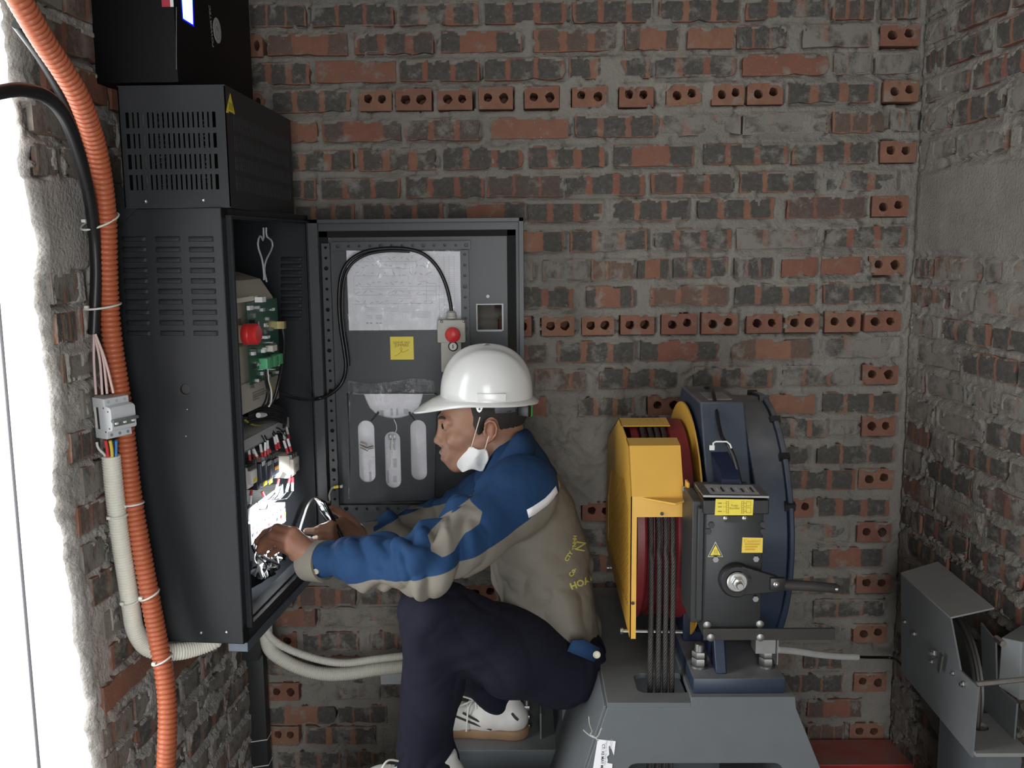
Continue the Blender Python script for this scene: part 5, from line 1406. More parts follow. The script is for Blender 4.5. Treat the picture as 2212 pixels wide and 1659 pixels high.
m_ = MB(); a, b2 = bp_(1519, 1382, .006), bp_(1803, 1356, .006); m_.bbox((a.x, a.y - .004, a.z), (b2.x, a.y + .002, b2.z)); m_.build('cross_bar', mat('oiled_bar', (.05, .047, .043), .35, .5), brk, bevel=.001)
for px, py in ((1535, 1376), (1642, 1376), (1527, 1349), (1641, 1347)): m_ = MB(); m_.lathe([(.008, 0), (.008, .004), (.004, .006)], 12, R9, bp_(px, py, .010 if py > 1360 else 0)); m_.build('bolt', M_DSTEEL, brk)
m_ = MB(); a, b2 = bp_(1632, 1412, -.06), bp_(1676, 1378, -.06); m_.bbox((a.x, a.y, a.z), (b2.x, a.y + .04, b2.z)); m_.bbox((b2.x + .001, a.y - .01, a.z - .02), (b2.x + .003, a.y + .03, b2.z)); m_.build('switch_bracket', M_DSTEEL, brk)
corrugated('sensor_conduit', [at(x, y, Y=Y) for x, y, Y in ((1678, 1403, 2.2), (1715, 1406, 2.3), (1770, 1414, 2.42), (1815, 1418, 2.5), (1852, 1419, 2.55))], .0085, .0042, .0016, mat('grey_white_conduit', (.55, .55, .52), .5), 'thin pale conduit between the brake and the governor', n=10)
cable('governor_lead', [at(x, y, Y=Y) for x, y, Y in ((1848, 1419, 2.55), (1880, 1420, 2.58), (1925, 1421, 2.60), (1938, 1428, 2.55), (1950, 1440, 2.50))], .0042, M_CABLE, 'black lead leaving the pale conduit towards the governor')

# ---- sheave, ropes, yellow guard
SX0, SX1 = .246, .372                            # sheave width
sheave = empty('traction_sheave', ((SX0 + SX1) / 2, AX_Y, AX_Z), 'red grooved traction sheave behind the yellow guard', 'sheave')
SR = AX_Y - 1.992; w2 = (SX1 - SX0) / 2
RXS = []
for px in (1406, 1423, 1438, 1453):
    RXS.append(at(px, 1250, Y=1.985).x)
prof = [(.05, -w2), (SR + .004, -w2), (SR + .004, RXS[0] - .013 - sheave.location.x)]
for x in RXS:
    l0 = x - sheave.location.x; prof += [(SR, l0 - .008), (SR - .010, l0 - .004), (SR - .010, l0 + .004), (SR, l0 + .008)]
prof += [(SR + .004, RXS[-1] + .013 - sheave.location.x), (SR + .004, w2), (.05, w2)]
mb = MB(); mb.lathe(prof, 56, Matrix.Rotation(math.pi / 2, 3, 'Y')); mb.build('wheel', M_SHEAVE, sheave)
mb = MB(); mb.cyl((-w2 - .004, 0, 0), (w2 + .03, 0, 0), .06, n=24); mb.build('hub', M_DSTEEL, sheave)
for k, x in enumerate(RXS):
    path = [Vector((x, 1.977, .10 + .02 * i)) for i in range(46)]
    path = [p for p in path if p.z < AX_Z] + [Vector((x, AX_Y - (SR + .004) * math.cos(a), AX_Z + (SR + .004) * math.sin(a))) for a in [math.pi * i / 40 for i in range(0, 41)]]
    P = resample(path, .0075)
    mb = MB(); ns = 6; rad = .0062
    for s_ in range(ns):
        pts = []
        for i, p in enumerate(P):
            ph_ = 2 * math.pi * (s_ / ns + i * .0075 / .052)
            t = (P[min(i + 1, len(P) - 1)] - P[max(i - 1, 0)]).normalized(); b_ = Vector((1, 0, 0)); n_ = t.cross(b_)
            pts.append(p + (b_ * math.cos(ph_) + n_ * math.sin(ph_)) * rad * .66)
        mb.tube(pts, rad * .40, 5, caps=False)
    o = mb.build('steel_rope', M_ROPE, None, 1.5); tag(o, ['leftmost', 'second from left', 'third from left', 'rightmost'][k] + ' dark twisted steel rope hanging off the red sheave', 'rope', 'hoist ropes on the sheave')

guard = empty('rope_guard', (.30, AX_Y, SZ + .1), 'bright yellow sheet-metal rope guard with mesh side over the sheave', 'guard')
go = Vector(guard.location); GF = 1.955
GL = at(1362, 1200, Y=GF).x - go.x
def gp(px, py, Y): return at(px, py, Y=Y) - go
gr0 = gp(1477, 1100, GF).x
zt1 = gp(1360, 1073, GF).z; zb_ = gp(1365, 1380, GF).z; zopen = gp(1420, 1117, GF).z
Ys = 2.01; z2 = gp(1351, 963, Ys).z; Yt = 2.06; z3 = gp(1342, 946, Yt).z
Yb, z4 = 2.22, None
z4 = gp(1325, 903, Yb).z; Yo = 2.155; zo = z3 + (z4 - z3) * (Yo - Yt) / (Yb - Yt)
mb = MB(); tk = .0025
X0, X1 = GL, gr0
def strip(a, b, x0=None, x1=None):
    x0 = X0 if x0 is None else x0; x1 = X1 if x1 is None else x1
    (ya, za), (yb, zb2) = a, b
    d = Vector((0, yb - ya, zb2 - za)).normalized(); n_ = Vector((0, -d.z, d.y)) * tk
    c_ = [Vector((x0, ya, za)), Vector((x1, ya, za)), Vector((x1, yb, zb2)), Vector((x0, yb, zb2))]
    mb.hexa(c_ + [v - n_ for v in c_])
Y_ = lambda y: y - go.y
strip((Y_(GF), zopen), (Y_(GF), zt1)); strip((Y_(GF), zt1), (Y_(Ys), z2)); strip((Y_(Ys), z2), (Y_(Yt), z3)); lw = gp(1375, 1200, GF).x
strip((Y_(GF), zb_), (Y_(GF), zopen), X0, lw)
front = mb.build('front_cover', M_GUARD, guard, smooth=0)
mb = MB(); strip((Y_(Yo), zo), (Y_(Yb), z4)); strip((Y_(Yb), z4), (Y_(2.50), z4 - .10)); strip((Y_(2.50), z4 - .10), (Y_(2.56), z4 - .35)); mb.build('rear_cover', M_GUARD, guard, smooth=0)
# left side: solid border and expanded-metal field
outline = [(Y_(GF), zb_), (Y_(GF), zt1), (Y_(Ys), z2), (Y_(Yt), z3), (Y_(Yb), z4), (Y_(2.50), z4 - .10), (Y_(2.56), z4 - .35), (Y_(2.54), zb_ + .02)]
my0, my1 = Y_(GF) + .045, Y_(2.50) - .02
mz0 = zb_ + .055
field = [(my0, mz0), (my0, zt1 - .04), (Y_(Yt) + .03, z3 - .10), (my1 - .08, z4 - .17), (my1, z4 - .26), (my1, mz0)]
mb = MB(); holed_plate(mb, outline, [field], 0, X0, X0 + .0022); mb.build('side_frame', M_GUARD, guard, smooth=0)
# mesh bars in two diagonal directions, clipped to the field
def clip_line(p, d, poly):
    ts = []
    for (a, b) in zip(poly, poly[1:] + poly[:1]):
        ex, ez = b[0] - a[0], b[1] - a[1]; den = d[0] * ez - d[1] * ex
        if abs(den) < 1e-9: continue
        t = ((a[0] - p[0]) * ez - (a[1] - p[1]) * ex) / den; s_ = ((a[0] - p[0]) * d[1] - (a[1] - p[1]) * d[0]) / den
        if 0 <= s_ <= 1: ts.append(t)
    ts.sort(); return [(ts[i], ts[i + 1]) for i in range(0, len(ts) - 1, 2)]
mb = MB()
for sg in (1, -1):
    d = Vector((math.cos(.55), sg * math.sin(.55))); n_ = Vector((-d.y, d.x)); k = -60
    while k < 60:
        p = Vector(((my0 + my1) / 2, (mz0 + z3) / 2)) + n_ * k * .0095
        for (t0, t1) in clip_line(p, d, field):
            a, b = p + d * t0, p + d * t1; w_ = n_ * .0014
            c_ = [Vector((X0 + .0004 + (.0008 if sg > 0 else 0), q_.x, q_.y)) for q_ in (a - w_, b - w_, b + w_, a + w_)]
            mb.hexa(c_ + [v + Vector((.0010, 0, 0)) for v in c_])
        k += 1
ms = mb.build('expanded_mesh', M_GUARD, guard, smooth=0); ms['kind'] = 'stuff'
# round yellow back plate
mb = MB(); ring(mb, .380 - go.x, .3835 - go.x, .278, 56, 0, 0, AX_Z - go.z); mb.build('back_disc', M_GUARD, guard, smooth=.5)
# bent tab with bolt
mb = MB(); t0, t1, t2 = gp(1390, 1073, GF - .002), gp(1478, 1075, GF - .004), gp(1490, 1082, GF - .03)
q_ = [gp(1385, 1074, GF), gp(1475, 1075, GF + .01), gp(1488, 1078, GF - .02), gp(1460, 1088, GF - .03)]
mb.hexa(q_ + [v + Vector((0, 0, -.004)) for v in q_])
u_ = [gp(1484, 1085, GF - .02), gp(1490, 1085, GF - .02), gp(1490, 1043, GF - .02), gp(1485, 1043, GF - .02)]
mb.hexa(u_ + [v + Vector((0, .03, 0)) for v in u_]); mb.build('latch_tab', M_GUARD, guard, bevel=.001)
m_ = MB(); hexnut(m_, gp(1473, 1058, GF - .012), (1, 0, 0), .008, .012); m_.build('latch_nut', M_STEEL, guard)
for (px, py) in ((1430, 1110), (1367, 1303)):
    m_ = MB(); m_.lathe([(.0038, 0), (.0038, .0006)], 12, R9, gp(px, py, GF - tk)); m_.build('bolt_hole', M_BLACK, guard)
m_ = MB(); m_.cyl(gp(1342, 1363, GF + .03), gp(1474, 1365, GF + .03), .0042, n=10); hexnut(m_, gp(1340, 1363, GF + .03), (1, 0, 0), .007, .006); m_.build('tie_rod', M_STEEL, guard)
for px in (1304, 1311): m_ = MB(); m_.lathe([(.003, 0), (.003, .006)], 8, Matrix.Rotation(-math.pi / 2, 3, 'Y'), gp(px + 12, 1227, 2.40)); m_.build('side_bolt', M_STEEL, guard)

# ---- low beam with threaded rod under the man
beam = empty('support_beam', (0.0, 2.5, 0), 'dark grey steel support beam along the floor under the man', 'beam')
BZ = .386
mb = MB(); xa, xb = at(855, 1600, Y=2.25).x, at(1243, 1610, Y=2.25).x
mb.bbox((xa, -.253, 0), (xb, -.243, BZ - .012)); mb.bbox((xa, -.255, BZ - .012), (xb, .06, BZ)); mb.bbox((xa, .045, 0), (xb, .06, BZ - .012)); mb.bbox((xa, -.243, 0), (xa + .012, .045, BZ - .012)); mb.build('channel', M_STAND, beam, bevel=.0015)
mb = MB(); p = at(1225, 1560, Y=2.27); mb.bbox((p.x - .012, -.22, BZ), (p.x + .014, .05, BZ + .12)); mb.bbox((p.x - .09, .03, BZ), (p.x + .014, .04, BZ + .12)); mb.build('stiffener', M_STAND, beam, bevel=.001)
mb = MB(); p = at(1168, 1560, Y=2.30); mb.bbox((p.x - .002, -.2, BZ), (p.x + .002, -.02, BZ + .07)); mb.build('rib', M_STAND, beam)
mb = MB(); p = at(1138, 1560, Y=2.34); mb.cyl((p.x, -.16, BZ), (p.x, -.16, BZ + .13), .007, n=10)
for k in range(4): hexnut(mb, (p.x, -.16, BZ + .012 + k * .026), (0, 0, 1), .014, .011)
mb.build('threaded_rod', M_DSTEEL, beam)
step = empty('step_beam', (-.25, 2.02, 0), 'grey channel beam under the man forward foot', 'beam')
mb = MB(); mb.bbox((-.22, -.14, 0), (.42, .10, BZ)); mb.build('channel', M_STAND, step, bevel=.002)
for k, pts in enumerate((((1260, 1577), (1276, 1590), (1290, 1592), (1300, 1572)), ((1272, 1548), (1274, 1565), (1279, 1580), (1275, 1586)), ((1276, 1588), (1284, 1592), (1293, 1600)))):
    cable('wire_scrap', [at(x, y, X=at(1262, 1580, Y=2.0).x - .045) for x, y in pts], .0008, mat('grimy_wire', (.36, .35, .31), .6), ['longest', 'upright', 'shortest'][k] + ' scrap of white wire stuck to the stand side', 'wire scrap', step=.006, n=5)
# red beam along the back wall
rbm = empty('red_beam', (1.0, 2.55, 0), 'red painted steel beam on the floor along the back wall', 'beam')
zt_ = at(1800, 1632, Y=2.55).z
mb = MB(); xa, xb = at(1700, 1640, Y=2.5).x - 1, at(2013, 1640, Y=2.5).x - 1
mb.bbox((xa, -.05, 0), (xb, .09, zt_)); mb.build('painted_length', mat('red_primer', (.42, .035, .02), .5, 0, .1, 20, dust=.8), rbm, bevel=.002)
mb = MB(); mb.bbox((xb, -.05, 0), (xb + .05, .09, zt_)); mb.build('bare_end', M_STAND, rbm, bevel=.002)

# ------------------------------------------------------------------ overspeed governor on the right
M_GOV = mat('governor_grey', (0.145, 0.15, 0.155), 0.5, 0, 0.1, 30, dust=.4)
gov = empty('speed_governor', (1.05, 2.25, .25), 'grey sheet-metal overspeed governor standing by the right wall', 'governor')
vo = Vector(gov.location); VX = .93
def vp(px, py, X): return at(px, py, X=X) - vo
# left cheek plate
ck = [(1946, 1240), (2053, 1337), (2074, 1448), (2112, 1484), (2099, 1636), (1947, 1451)]
mb = MB(); pts = [vp(x, y, VX) for x, y in ck]
n_ = len(pts); mb.add(pts + [p + Vector((.004, 0, 0)) for p in pts], [tuple(range(n_)), tuple(range(2 * n_ - 1, n_ - 1, -1))] + [(i, (i + 1) % n_, n_ + (i + 1) % n_, n_ + i) for i in range(n_)]); mb.build('cheek_plate', M_GOV, gov)
ytop0, ytop1 = pts[0].y, pts[1].y; ztop = (pts[0].z + pts[1].z) / 2
mb = MB(); l4 = [pts[0], pts[1], vp(2148, 1316, VX + .115), vp(2026, 1216, VX + .115)]; l4[2].z = max(l4[2].z, l4[1].z)
mb.hexa(l4 + [v + Vector((0, 0, .004)) for v in l4]); mb.build('lid', mat('governor_lid', (.30, .305, .30), .5, 0, .08, 30, dust=.5), gov)
# right cheek
rk = [vp(x, y, VX + .11) for x, y in ((2118, 1345), (2150, 1385), (2152, 1480), (2196, 1520), (2186, 1640), (2128, 1575))]
n_ = len(rk); mb = MB(); mb.add(rk + [p + Vector((.004, 0, 0)) for p in rk], [tuple(range(n_)), tuple(range(2 * n_ - 1, n_ - 1, -1))] + [(i, (i + 1) % n_, n_ + (i + 1) % n_, n_ + i) for i in range(n_)]); mb.build('rear_plate', M_GOV, gov)
# switch box at the right
mb = MB(); a, b2 = at(2155, 1497, Y=1.98) - vo, at(2240, 1372, Y=1.98) - vo
mb.hexa([Vector((a.x, a.y, b2.z - .005)), Vector((a.x + .025, a.y - .035, b2.z)), Vector((b2.x, a.y - .035, b2.z)), Vector((b2.x, a.y + .06, b2.z)), Vector((a.x, a.y, a.z + .015)), Vector((a.x + .03, a.y - .035, a.z)), Vector((b2.x, a.y - .035, a.z)), Vector((b2.x, a.y + .06, a.z))]); mb.build('switch_box', mat('switch_grey', (.20, .21, .21), .5), gov, bevel=.002)
# wheel inside
wc = vp(2060, 1470, VX + .06); wc.y = (pts[0].y + pts[3].y) / 2 + .06; wr = .155
mb = MB(); mb.lathe([(.02, -.012), (wr - .02, -.010), (wr, -.012), (wr - .006, -.004), (wr - .006, .004), (wr, .012), (wr - .02, .010), (.02, .012)], 48, Matrix.Rotation(math.pi / 2, 3, 'Y'), wc); mb.build('wheel', M_DSTEEL, gov)
ry_ = wc.y - wr
mb = MB(); mb.cyl((wc.x + .01, wc.y - .10, wc.z - .04), (wc.x - .03, wc.y - .10, wc.z - .04), .018, n=16); mb.build('fly_weight', M_STEEL, gov)
mb = MB(); mb.tube([Vector((wc.x, ry_ - .003, z)) for z in (-.25 + .02, wc.z)] + [Vector((wc.x, wc.y - (wr + .003) * math.cos(a), wc.z + (wr + .003) * math.sin(a))) for a in [math.pi * i / 24 for i in range(1, 25)]], .0052, 8); tag(mb.build('governor_rope', M_ROPE, None), 'single dark steel rope running over the governor wheel', 'rope').location = vo
# base plate with rope hole
bz = vp(2105, 1636, VX).z; mb = MB()
y0_, y1_ = pts[4].y - .01, pts[4].y + .16
holed_plate(mb, [(.0 + VX - vo.x + .004, y0_), (VX - vo.x + .118, y0_), (VX - vo.x + .118, y1_), (VX - vo.x + .004, y1_)], [circle2((wc.x, ry_ - .003), .022, 16)] if y0_ + .03 < ry_ < y1_ - .03 else [], 2, bz, bz + .008); mb.build('base_plate', mat('base_grey', (.25, .25, .24), .5, 0, .08, 30), gov)
mb = MB(); mb.bbox((VX - vo.x + .04, pts[4].y + .02, -.25), (VX - vo.x + .115, pts[4].y + .24, bz)); mb.build('pedestal', M_STAND, gov)
for (px, py, r_) in ((2023, 1412, .010), (2016, 1430, .006), (1978, 1370, .006), (2061, 1455, .005), (2084, 1478, .007), (1957, 1344, .005)):
    m_ = MB(); p = vp(px, py, VX); hexnut(m_, p, (-1, 0, 0), r_, r_ * .9); m_.lathe([(r_ * .5, r_ * .8), (r_ * .5, r_ * 1.6)], 10, Matrix.Rotation(-math.pi / 2, 3, 'Y'), p); m_.build('bolt', M_STEEL, gov)
m_ = MB(); m_.box(vp(2031, 1432, VX - .012), (.004, .014, .045), Matrix.Rotation(.2, 3, 'X')); m_.build('trip_lever', M_DSTEEL, gov)
m_ = MB(); m_.cyl(vp(2108, 1478, VX + .004), vp(2108, 1478, VX + .004) + Vector((.11, .0, .012)), .006, n=10); m_.build('spacer_rod', M_STEEL, gov)
m_ = MB(); m_.cyl(vp(2157, 1383, VX + .06) + Vector((0, -.02, 0)), vp(2157, 1383, VX + .06) + Vector((0, .01, 0)), .007, n=8); m_.build('box_bolt', M_STEEL, gov)
# ------------------------------------------------------------------ the man: bodies grown from blended distance fields
class Field:
    def __init__(s, lo, hi, h):
        s.lo = np.array(lo, dtype=np.float64); s.h = h
        s.n = np.ceil((np.array(hi) - s.lo) / h).astype(int) + 1
        s.ax = [s.lo[i] + h * np.arange(s.n[i]) for i in range(3)]
        s.d = np.full(tuple(s.n), 0.06, dtype=np.float32)
    def block(s, lo, hi):
        sl = []
        for i in range(3):
            a = max(0, int(math.floor((lo[i] - s.lo[i]) / s.h))); b = min(s.n[i], int(math.ceil((hi[i] - s.lo[i]) / s.h)) + 1)
            if b <= a: return None, None
            sl.append(slice(a, b))
        X = s.ax[0][sl[0]][:, None, None]; Y = s.ax[1][sl[1]][None, :, None]; Z = s.ax[2][sl[2]][None, None, :]
        return tuple(sl), (X, Y, Z)
    def merge(s, sl, v, k, mode):
        a = s.d[sl]
        if mode == 'cut':
            v = -v
            if k > 0:
                hh = np.maximum(k - np.abs(a - v), 0) / k; s.d[sl] = np.maximum(a, v) + hh * hh * k * .25
            else: s.d[sl] = np.maximum(a, v)
        else:
            if k > 0:
                hh = np.maximum(k - np.abs(a - v), 0) / k; s.d[sl] = np.minimum(a, v) - hh * hh * k * .25
            else: s.d[sl] = np.minimum(a, v)
    def cone(s, a, b, r1, r2, k=.01, ys=1.0, yc=0.0, mode='add'):
        """tapered capsule a-b; ys stretches it sideways about y = yc"""
        a = np.array(a, float); b = np.array(b, float); m = max(r1, r2) * max(1, ys) + k + .03
        sl, P = s.block(np.minimum(a, b) - m, np.maximum(a, b) + m)
        if sl is None: return s
        X, Y, Z = P
        if ys != 1.0:
            Y = yc + (Y - yc) / ys; a = a.copy(); b = b.copy(); a[1] = yc + (a[1] - yc) / ys; b[1] = yc + (b[1] - yc) / ys
        ba = b - a; L2 = float(ba @ ba) + 1e-12
        t = np.clip(((X - a[0]) * ba[0] + (Y - a[1]) * ba[1] + (Z - a[2]) * ba[2]) / L2, 0, 1)
        d = np.sqrt((X - a[0] - t * ba[0]) ** 2 + (Y - a[1] - t * ba[1]) ** 2 + (Z - a[2] - t * ba[2]) ** 2) - (r1 + (r2 - r1) * t)
        s.merge(sl, d.astype(np.float32), k, mode); return s
    def chain(s, pts, rs, k=.012, **kw):
        for i in range(len(pts) - 1): s.cone(pts[i], pts[i + 1], rs[i], rs[i + 1], k, **kw)
        return s
    def ell(s, c, r, R=None, k=.01, mode='add'):
        """ellipsoid; R columns are its axes"""
        c = np.array(c, float); R = np.eye(3) if R is None else np.array(R, float); m = max(r) + k + .03
        sl, P = s.block(c - m, c + m)
        if sl is None: return s
        q = [P[i] - c[i] for i in range(3)]
        L = [R[0, j] * q[0] + R[1, j] * q[1] + R[2, j] * q[2] for j in range(3)]
        k0 = np.sqrt(sum((L[j] / r[j]) ** 2 for j in range(3))); k1 = np.sqrt(sum((L[j] / r[j] ** 2) ** 2 for j in range(3))) + 1e-9
        s.merge(sl, (k0 * (k0 - 1) / k1).astype(np.float32), k, mode); return s
    def plane(s, p, n, k=.008):
        """keep what lies behind the plane (n points to the removed side)"""
        n = np.array(n, float); n /= np.linalg.norm(n); p = np.array(p, float)
        X, Y, Z = s.ax[0][:, None, None], s.ax[1][None, :, None], s.ax[2][None, None, :]
        v = ((X - p[0]) * n[0] + (Y - p[1]) * n[1] + (Z - p[2]) * n[2]).astype(np.float32)
        hh = np.maximum(k - np.abs(s.d - v), 0) / k; s.d = np.maximum(s.d, v) + hh * hh * k * .25
        return s
    def surface(s):
        """naive surface nets -> (verts, quads)"""
        d = s.d; ins = d < 0
        nx, ny, nz = d.shape
        c = ins[:-1, :-1, :-1].astype(np.int8)
        for dx in (0, 1):
            for dy in (0, 1):
                for dz in (0, 1):
                    if dx + dy + dz: c = c + ins[dx:nx - 1 + dx, dy:ny - 1 + dy, dz:nz - 1 + dz]
        act = (c > 0) & (c < 8)
        I = np.argwhere(act)
        idx = -np.ones(act.shape, dtype=np.int64); idx[act] = np.arange(len(I))
        acc = np.zeros((len(I), 3)); cnt = np.zeros(len(I))
        cor = [(x, y, z) for x in (0, 1) for y in (0, 1) for z in (0, 1)]
        val = {q: d[I[:, 0] + q[0], I[:, 1] + q[1], I[:, 2] + q[2]].astype(float) for q in cor}
        for q in cor:
            for ax in range(3):
                if q[ax]: continue
                r = list(q); r[ax] = 1; r = tuple(r)
                a, b = val[q], val[r]; m = (a < 0) != (b < 0)
                t = np.where(m, a / np.where(m, a - b, 1), 0)
                for k in range(3):
                    acc[:, k] += np.where(m, q[k] + (t if k == ax else 0), 0)
                cnt += m
        V = s.lo + (I + acc / cnt[:, None]) * s.h
        Q = []
        for ax in range(3):
            o1, o2 = [(1, 2), (2, 0), (0, 1)][ax]
            sl = [slice(1, -1)] * 3; sl[ax] = slice(0, -1)
            A = ins[tuple(sl)]; sl2 = list(sl); sl2[ax] = slice(1, None); B = ins[tuple(sl2)]
            E = np.argwhere(A != B); flip = A[A != B]
            base = E + 1; base[:, ax] = E[:, ax]
            def cell(u, v):
                p = base.copy(); p[:, o1] -= u; p[:, o2] -= v
                return idx[p[:, 0], p[:, 1], p[:, 2]]
            q = np.stack([cell(1, 1), cell(0, 1), cell(0, 0), cell(1, 0)], 1)
            q[~flip] = q[~flip][:, ::-1]
            Q.append(q)
        return V, np.concatenate(Q)

def relax(V, Q, it=2, w=.5):
    for _ in range(it):
        acc = np.zeros_like(V); n = np.zeros(len(V))
        for i in range(4):
            for j in (1, 3):
                np.add.at(acc, Q[:, i], V[Q[:, (i + j) % 4]]); np.add.at(n, Q[:, i], 1)
        V = V * (1 - w) + w * acc / np.maximum(n, 1)[:, None]
    return V

def vnormals(V, Q):
    fn = np.cross(V[Q[:, 2]] - V[Q[:, 0]], V[Q[:, 3]] - V[Q[:, 1]])
    N = np.zeros_like(V)
    for i in range(4): np.add.at(N, Q[:, i], fn)
    return N / (np.linalg.norm(N, axis=1)[:, None] + 1e-12)

def set_attr(o, name, vals):
    a = o.data.attributes.new(name, 'FLOAT', 'POINT'); a.data.foreach_set('value', np.ascontiguousarray(vals, dtype=np.float32))

def cloth_mat(name, col, rough=.85, weave=900):
    m = mat(name, col, rough, 0, .10, 45, .25, weave, spec=.25); return m

MY = 2.20                                        # the man's middle plane
A3 = lambda px, py, Y: np.array(at(px, py, Y=Y))

# ---- head frame: forward, lateral (his left, towards us), up
HC = A3(1047, 917, MY)
hyaw, hpit = math.radians(8), math.radians(-1)
HF = np.array([-math.cos(hyaw) * math.cos(hpit), -math.sin(hyaw), -math.sin(hpit)]); HF /= np.linalg.norm(HF)
HL = np.cross(np.array([0, 0, 1.0]), HF); HL /= np.linalg.norm(HL)      # his left
HU = np.cross(HF, HL)
HR = np.stack([HF, HL, HU], 1)
SC = 1.025e-3
def hp_(f, l, u): return HC + (HF * f + HL * l + HU * u) * SC

def J(px, py, Y): return A3(px, py, Y)
shL, elL, wrL = J(1108, 1078, 2.03), J(917, 1222, 1.87), J(680, 1207, 2.06)
shR, elR, wrR = J(1055, 1080, 2.37), J(905, 1142, 2.43), J(785, 1163, 2.32)
hipL, knL, anL = J(1212, 1425, 2.12), J(936, 1322, 1.945), J(905, 1655, 2.05)
hipR, knR, anR = J(1222, 1430, 2.30), J(930, 1325, 2.22), J(1082, 1528, 2.34)
nape, chestP, pelv = J(1098, 985, MY), J(1135, 1085, MY), J(1212, 1400, MY)

person = empty('person', (float(pelv[0]), MY, BZ), 'man in navy and khaki workwear sitting sideways reaching into the cabinet', 'person')
pO = Vector(person.location)
def rel(V): return V - np.array(pO)

# ---- skin: head, neck, torso, arms and hands in one surface
F = Field((-.66, 1.90, .72), (.24, 2.50, 1.47), .0027)
F.ell(hp_(1, 0, 42), np.array((97, 76, 80)) * SC, HR, 0)
F.ell(hp_(42, 0, -20), np.array((57, 60, 71)) * SC, HR, .02)
for s_ in (-1, 1):
    F.cone(hp_(12, 50 * s_, -52), hp_(60, 16 * s_, -88), .021, .016, .02)
    F.cone(hp_(97, 12 * s_, 16), hp_(86, 42 * s_, 14), .0105, .010, .012)
    F.ell(hp_(66, 47 * s_, -24), np.array((22, 16, 18)) * SC, HR, .02)
F.ell(hp_(66, 0, -93), np.array((18, 20, 16)) * SC, HR, .016)
for s_ in (-1, 1):
    F.ell(hp_(99, 31 * s_, 5), np.array((13, 18, 10)) * SC, HR, .010, 'cut')
F.cone(hp_(99, 0, 6), hp_(105, 0, -30), .0068, .0085, .012)
F.ell(hp_(107, 0, -36), np.array((11, 11, 9)) * SC, HR, .008)
for s_ in (-1, 1): F.ell(hp_(97, 12 * s_, -41), np.array((11, 8, 8)) * SC, HR, .006)
F.ell(hp_(84, 0, -68), np.array((16, 27, 23)) * SC, HR, .014)
for s_ in (-1, 1):
    F.cone(hp_(99, 0, -63), hp_(85, 22 * s_, -70), .0056, .003, .004)
    F.cone(hp_(95, 0, -78), hp_(83, 20 * s_, -73), .0062, .003, .004)
    F.cone(hp_(101, 10 * s_, -70.5), hp_(84, 24 * s_, -71.5), .0011, .0008, .003, mode='cut')
    F.ell(hp_(88, 31 * s_, 5), np.array((13, 14, 12.5)) * SC, HR, .003)          # lids over the eyeballs
    F.cone(hp_(104, 24 * s_, 3), hp_(93, 42 * s_, 2), .0013, .0008, .002, mode='cut')
F.cone(hp_(102, 0, -70.5), hp_(97, 0, -70.5), .0016, .0016, .003, mode='cut')
for s_ in (-1, 1):                                                              # ears
    e0 = hp_(-6, 74 * s_, 2)
    er = HR @ np.array(Matrix.Rotation(math.radians(-14), 3, 'Y')) @ np.array(Matrix.Rotation(math.radians(16 * s_), 3, 'Z'))
    F.ell(e0, np.array((15, 6, 23)) * SC, er, .005)
    F.ell(hp_(2, 83 * s_, 2), np.array((8.5, 7, 13)) * SC, er, .004, 'cut')
    F.ell(hp_(-8, 83 * s_, 15), np.array((7, 4, 6)) * SC, er, .003, 'cut')
    rim = [hp_(8, 78 * s_, 6), hp_(7, 80 * s_, 17), hp_(-3, 82 * s_, 24), hp_(-14, 84 * s_, 20), hp_(-19, 85 * s_, 6), hp_(-16, 82 * s_, -9), hp_(-7, 78 * s_, -20), hp_(1, 75 * s_, -25)]
    F.chain(rim, [.0025, .0028, .0030, .0030, .0029, .0029, .0040, .0050], .003)
    F.cone(hp_(9, 77 * s_, -2), hp_(7, 77 * s_, -10), .004, .004, .003)
F.chain([hp_(-22, 0, -25), nape, chestP], [.058, .060, .075], .03)
F.chain([chestP, J(1165, 1200, MY), pelv], [.075, .08, .09], .03, ys=1.35, yc=MY)
F.chain([shL + np.array((.01, .03, .01)), elL, wrL], [.046, .037, .0315], .02)
F.chain([shR + np.array((.01, -.03, 0)), elR, wrR], [.046, .036, .027], .02)
F.cone(chestP, shL + np.array((.01, .03, .01)), .06, .045, .02); F.cone(chestP, shR, .06, .045, .02)
def digit(pts, rs): F.chain(pts, rs, .004)
# his left hand: palm facing away, fingers bent over a terminal, thumb on top
kn = [J(634, 1151, 2.045), J(626, 1166, 2.035), J(628, 1184, 2.035), J(637, 1199, 2.05)]
cmc = [wrL * .75 + k_ * .25 for k_ in kn]
for a_, b_ in zip(cmc, kn): F.cone(a_, b_, .0225, .0145, .012)
F.cone(wrL, (cmc[0] + cmc[3]) / 2, .0315, .027, .014)
digit([kn[0], J(599, 1141, 2.07), J(574, 1152, 2.095), J(556, 1170, 2.10)], [.0128, .0110, .0100, .0084])
digit([kn[1], J(590, 1155, 2.06), J(570, 1170, 2.085), J(560, 1188, 2.095)], [.0130, .0112, .0100, .0086])
digit([kn[2], J(594, 1169, 2.07), J(576, 1180, 2.095), J(567, 1192, 2.108)], [.0124, .0106, .0094, .0082])
digit([kn[3], J(606, 1183, 2.08), J(591, 1191, 2.10), J(582, 1200, 2.112)], [.0102, .0083, .0074, .0064])
digit([wrL * .6 + kn[0] * .4 + np.array((0, .012, .008)), J(625, 1158, 2.10), J(588, 1158, 2.125), J(561, 1172, 2.118)], [.0165, .0125, .0102, .0080])
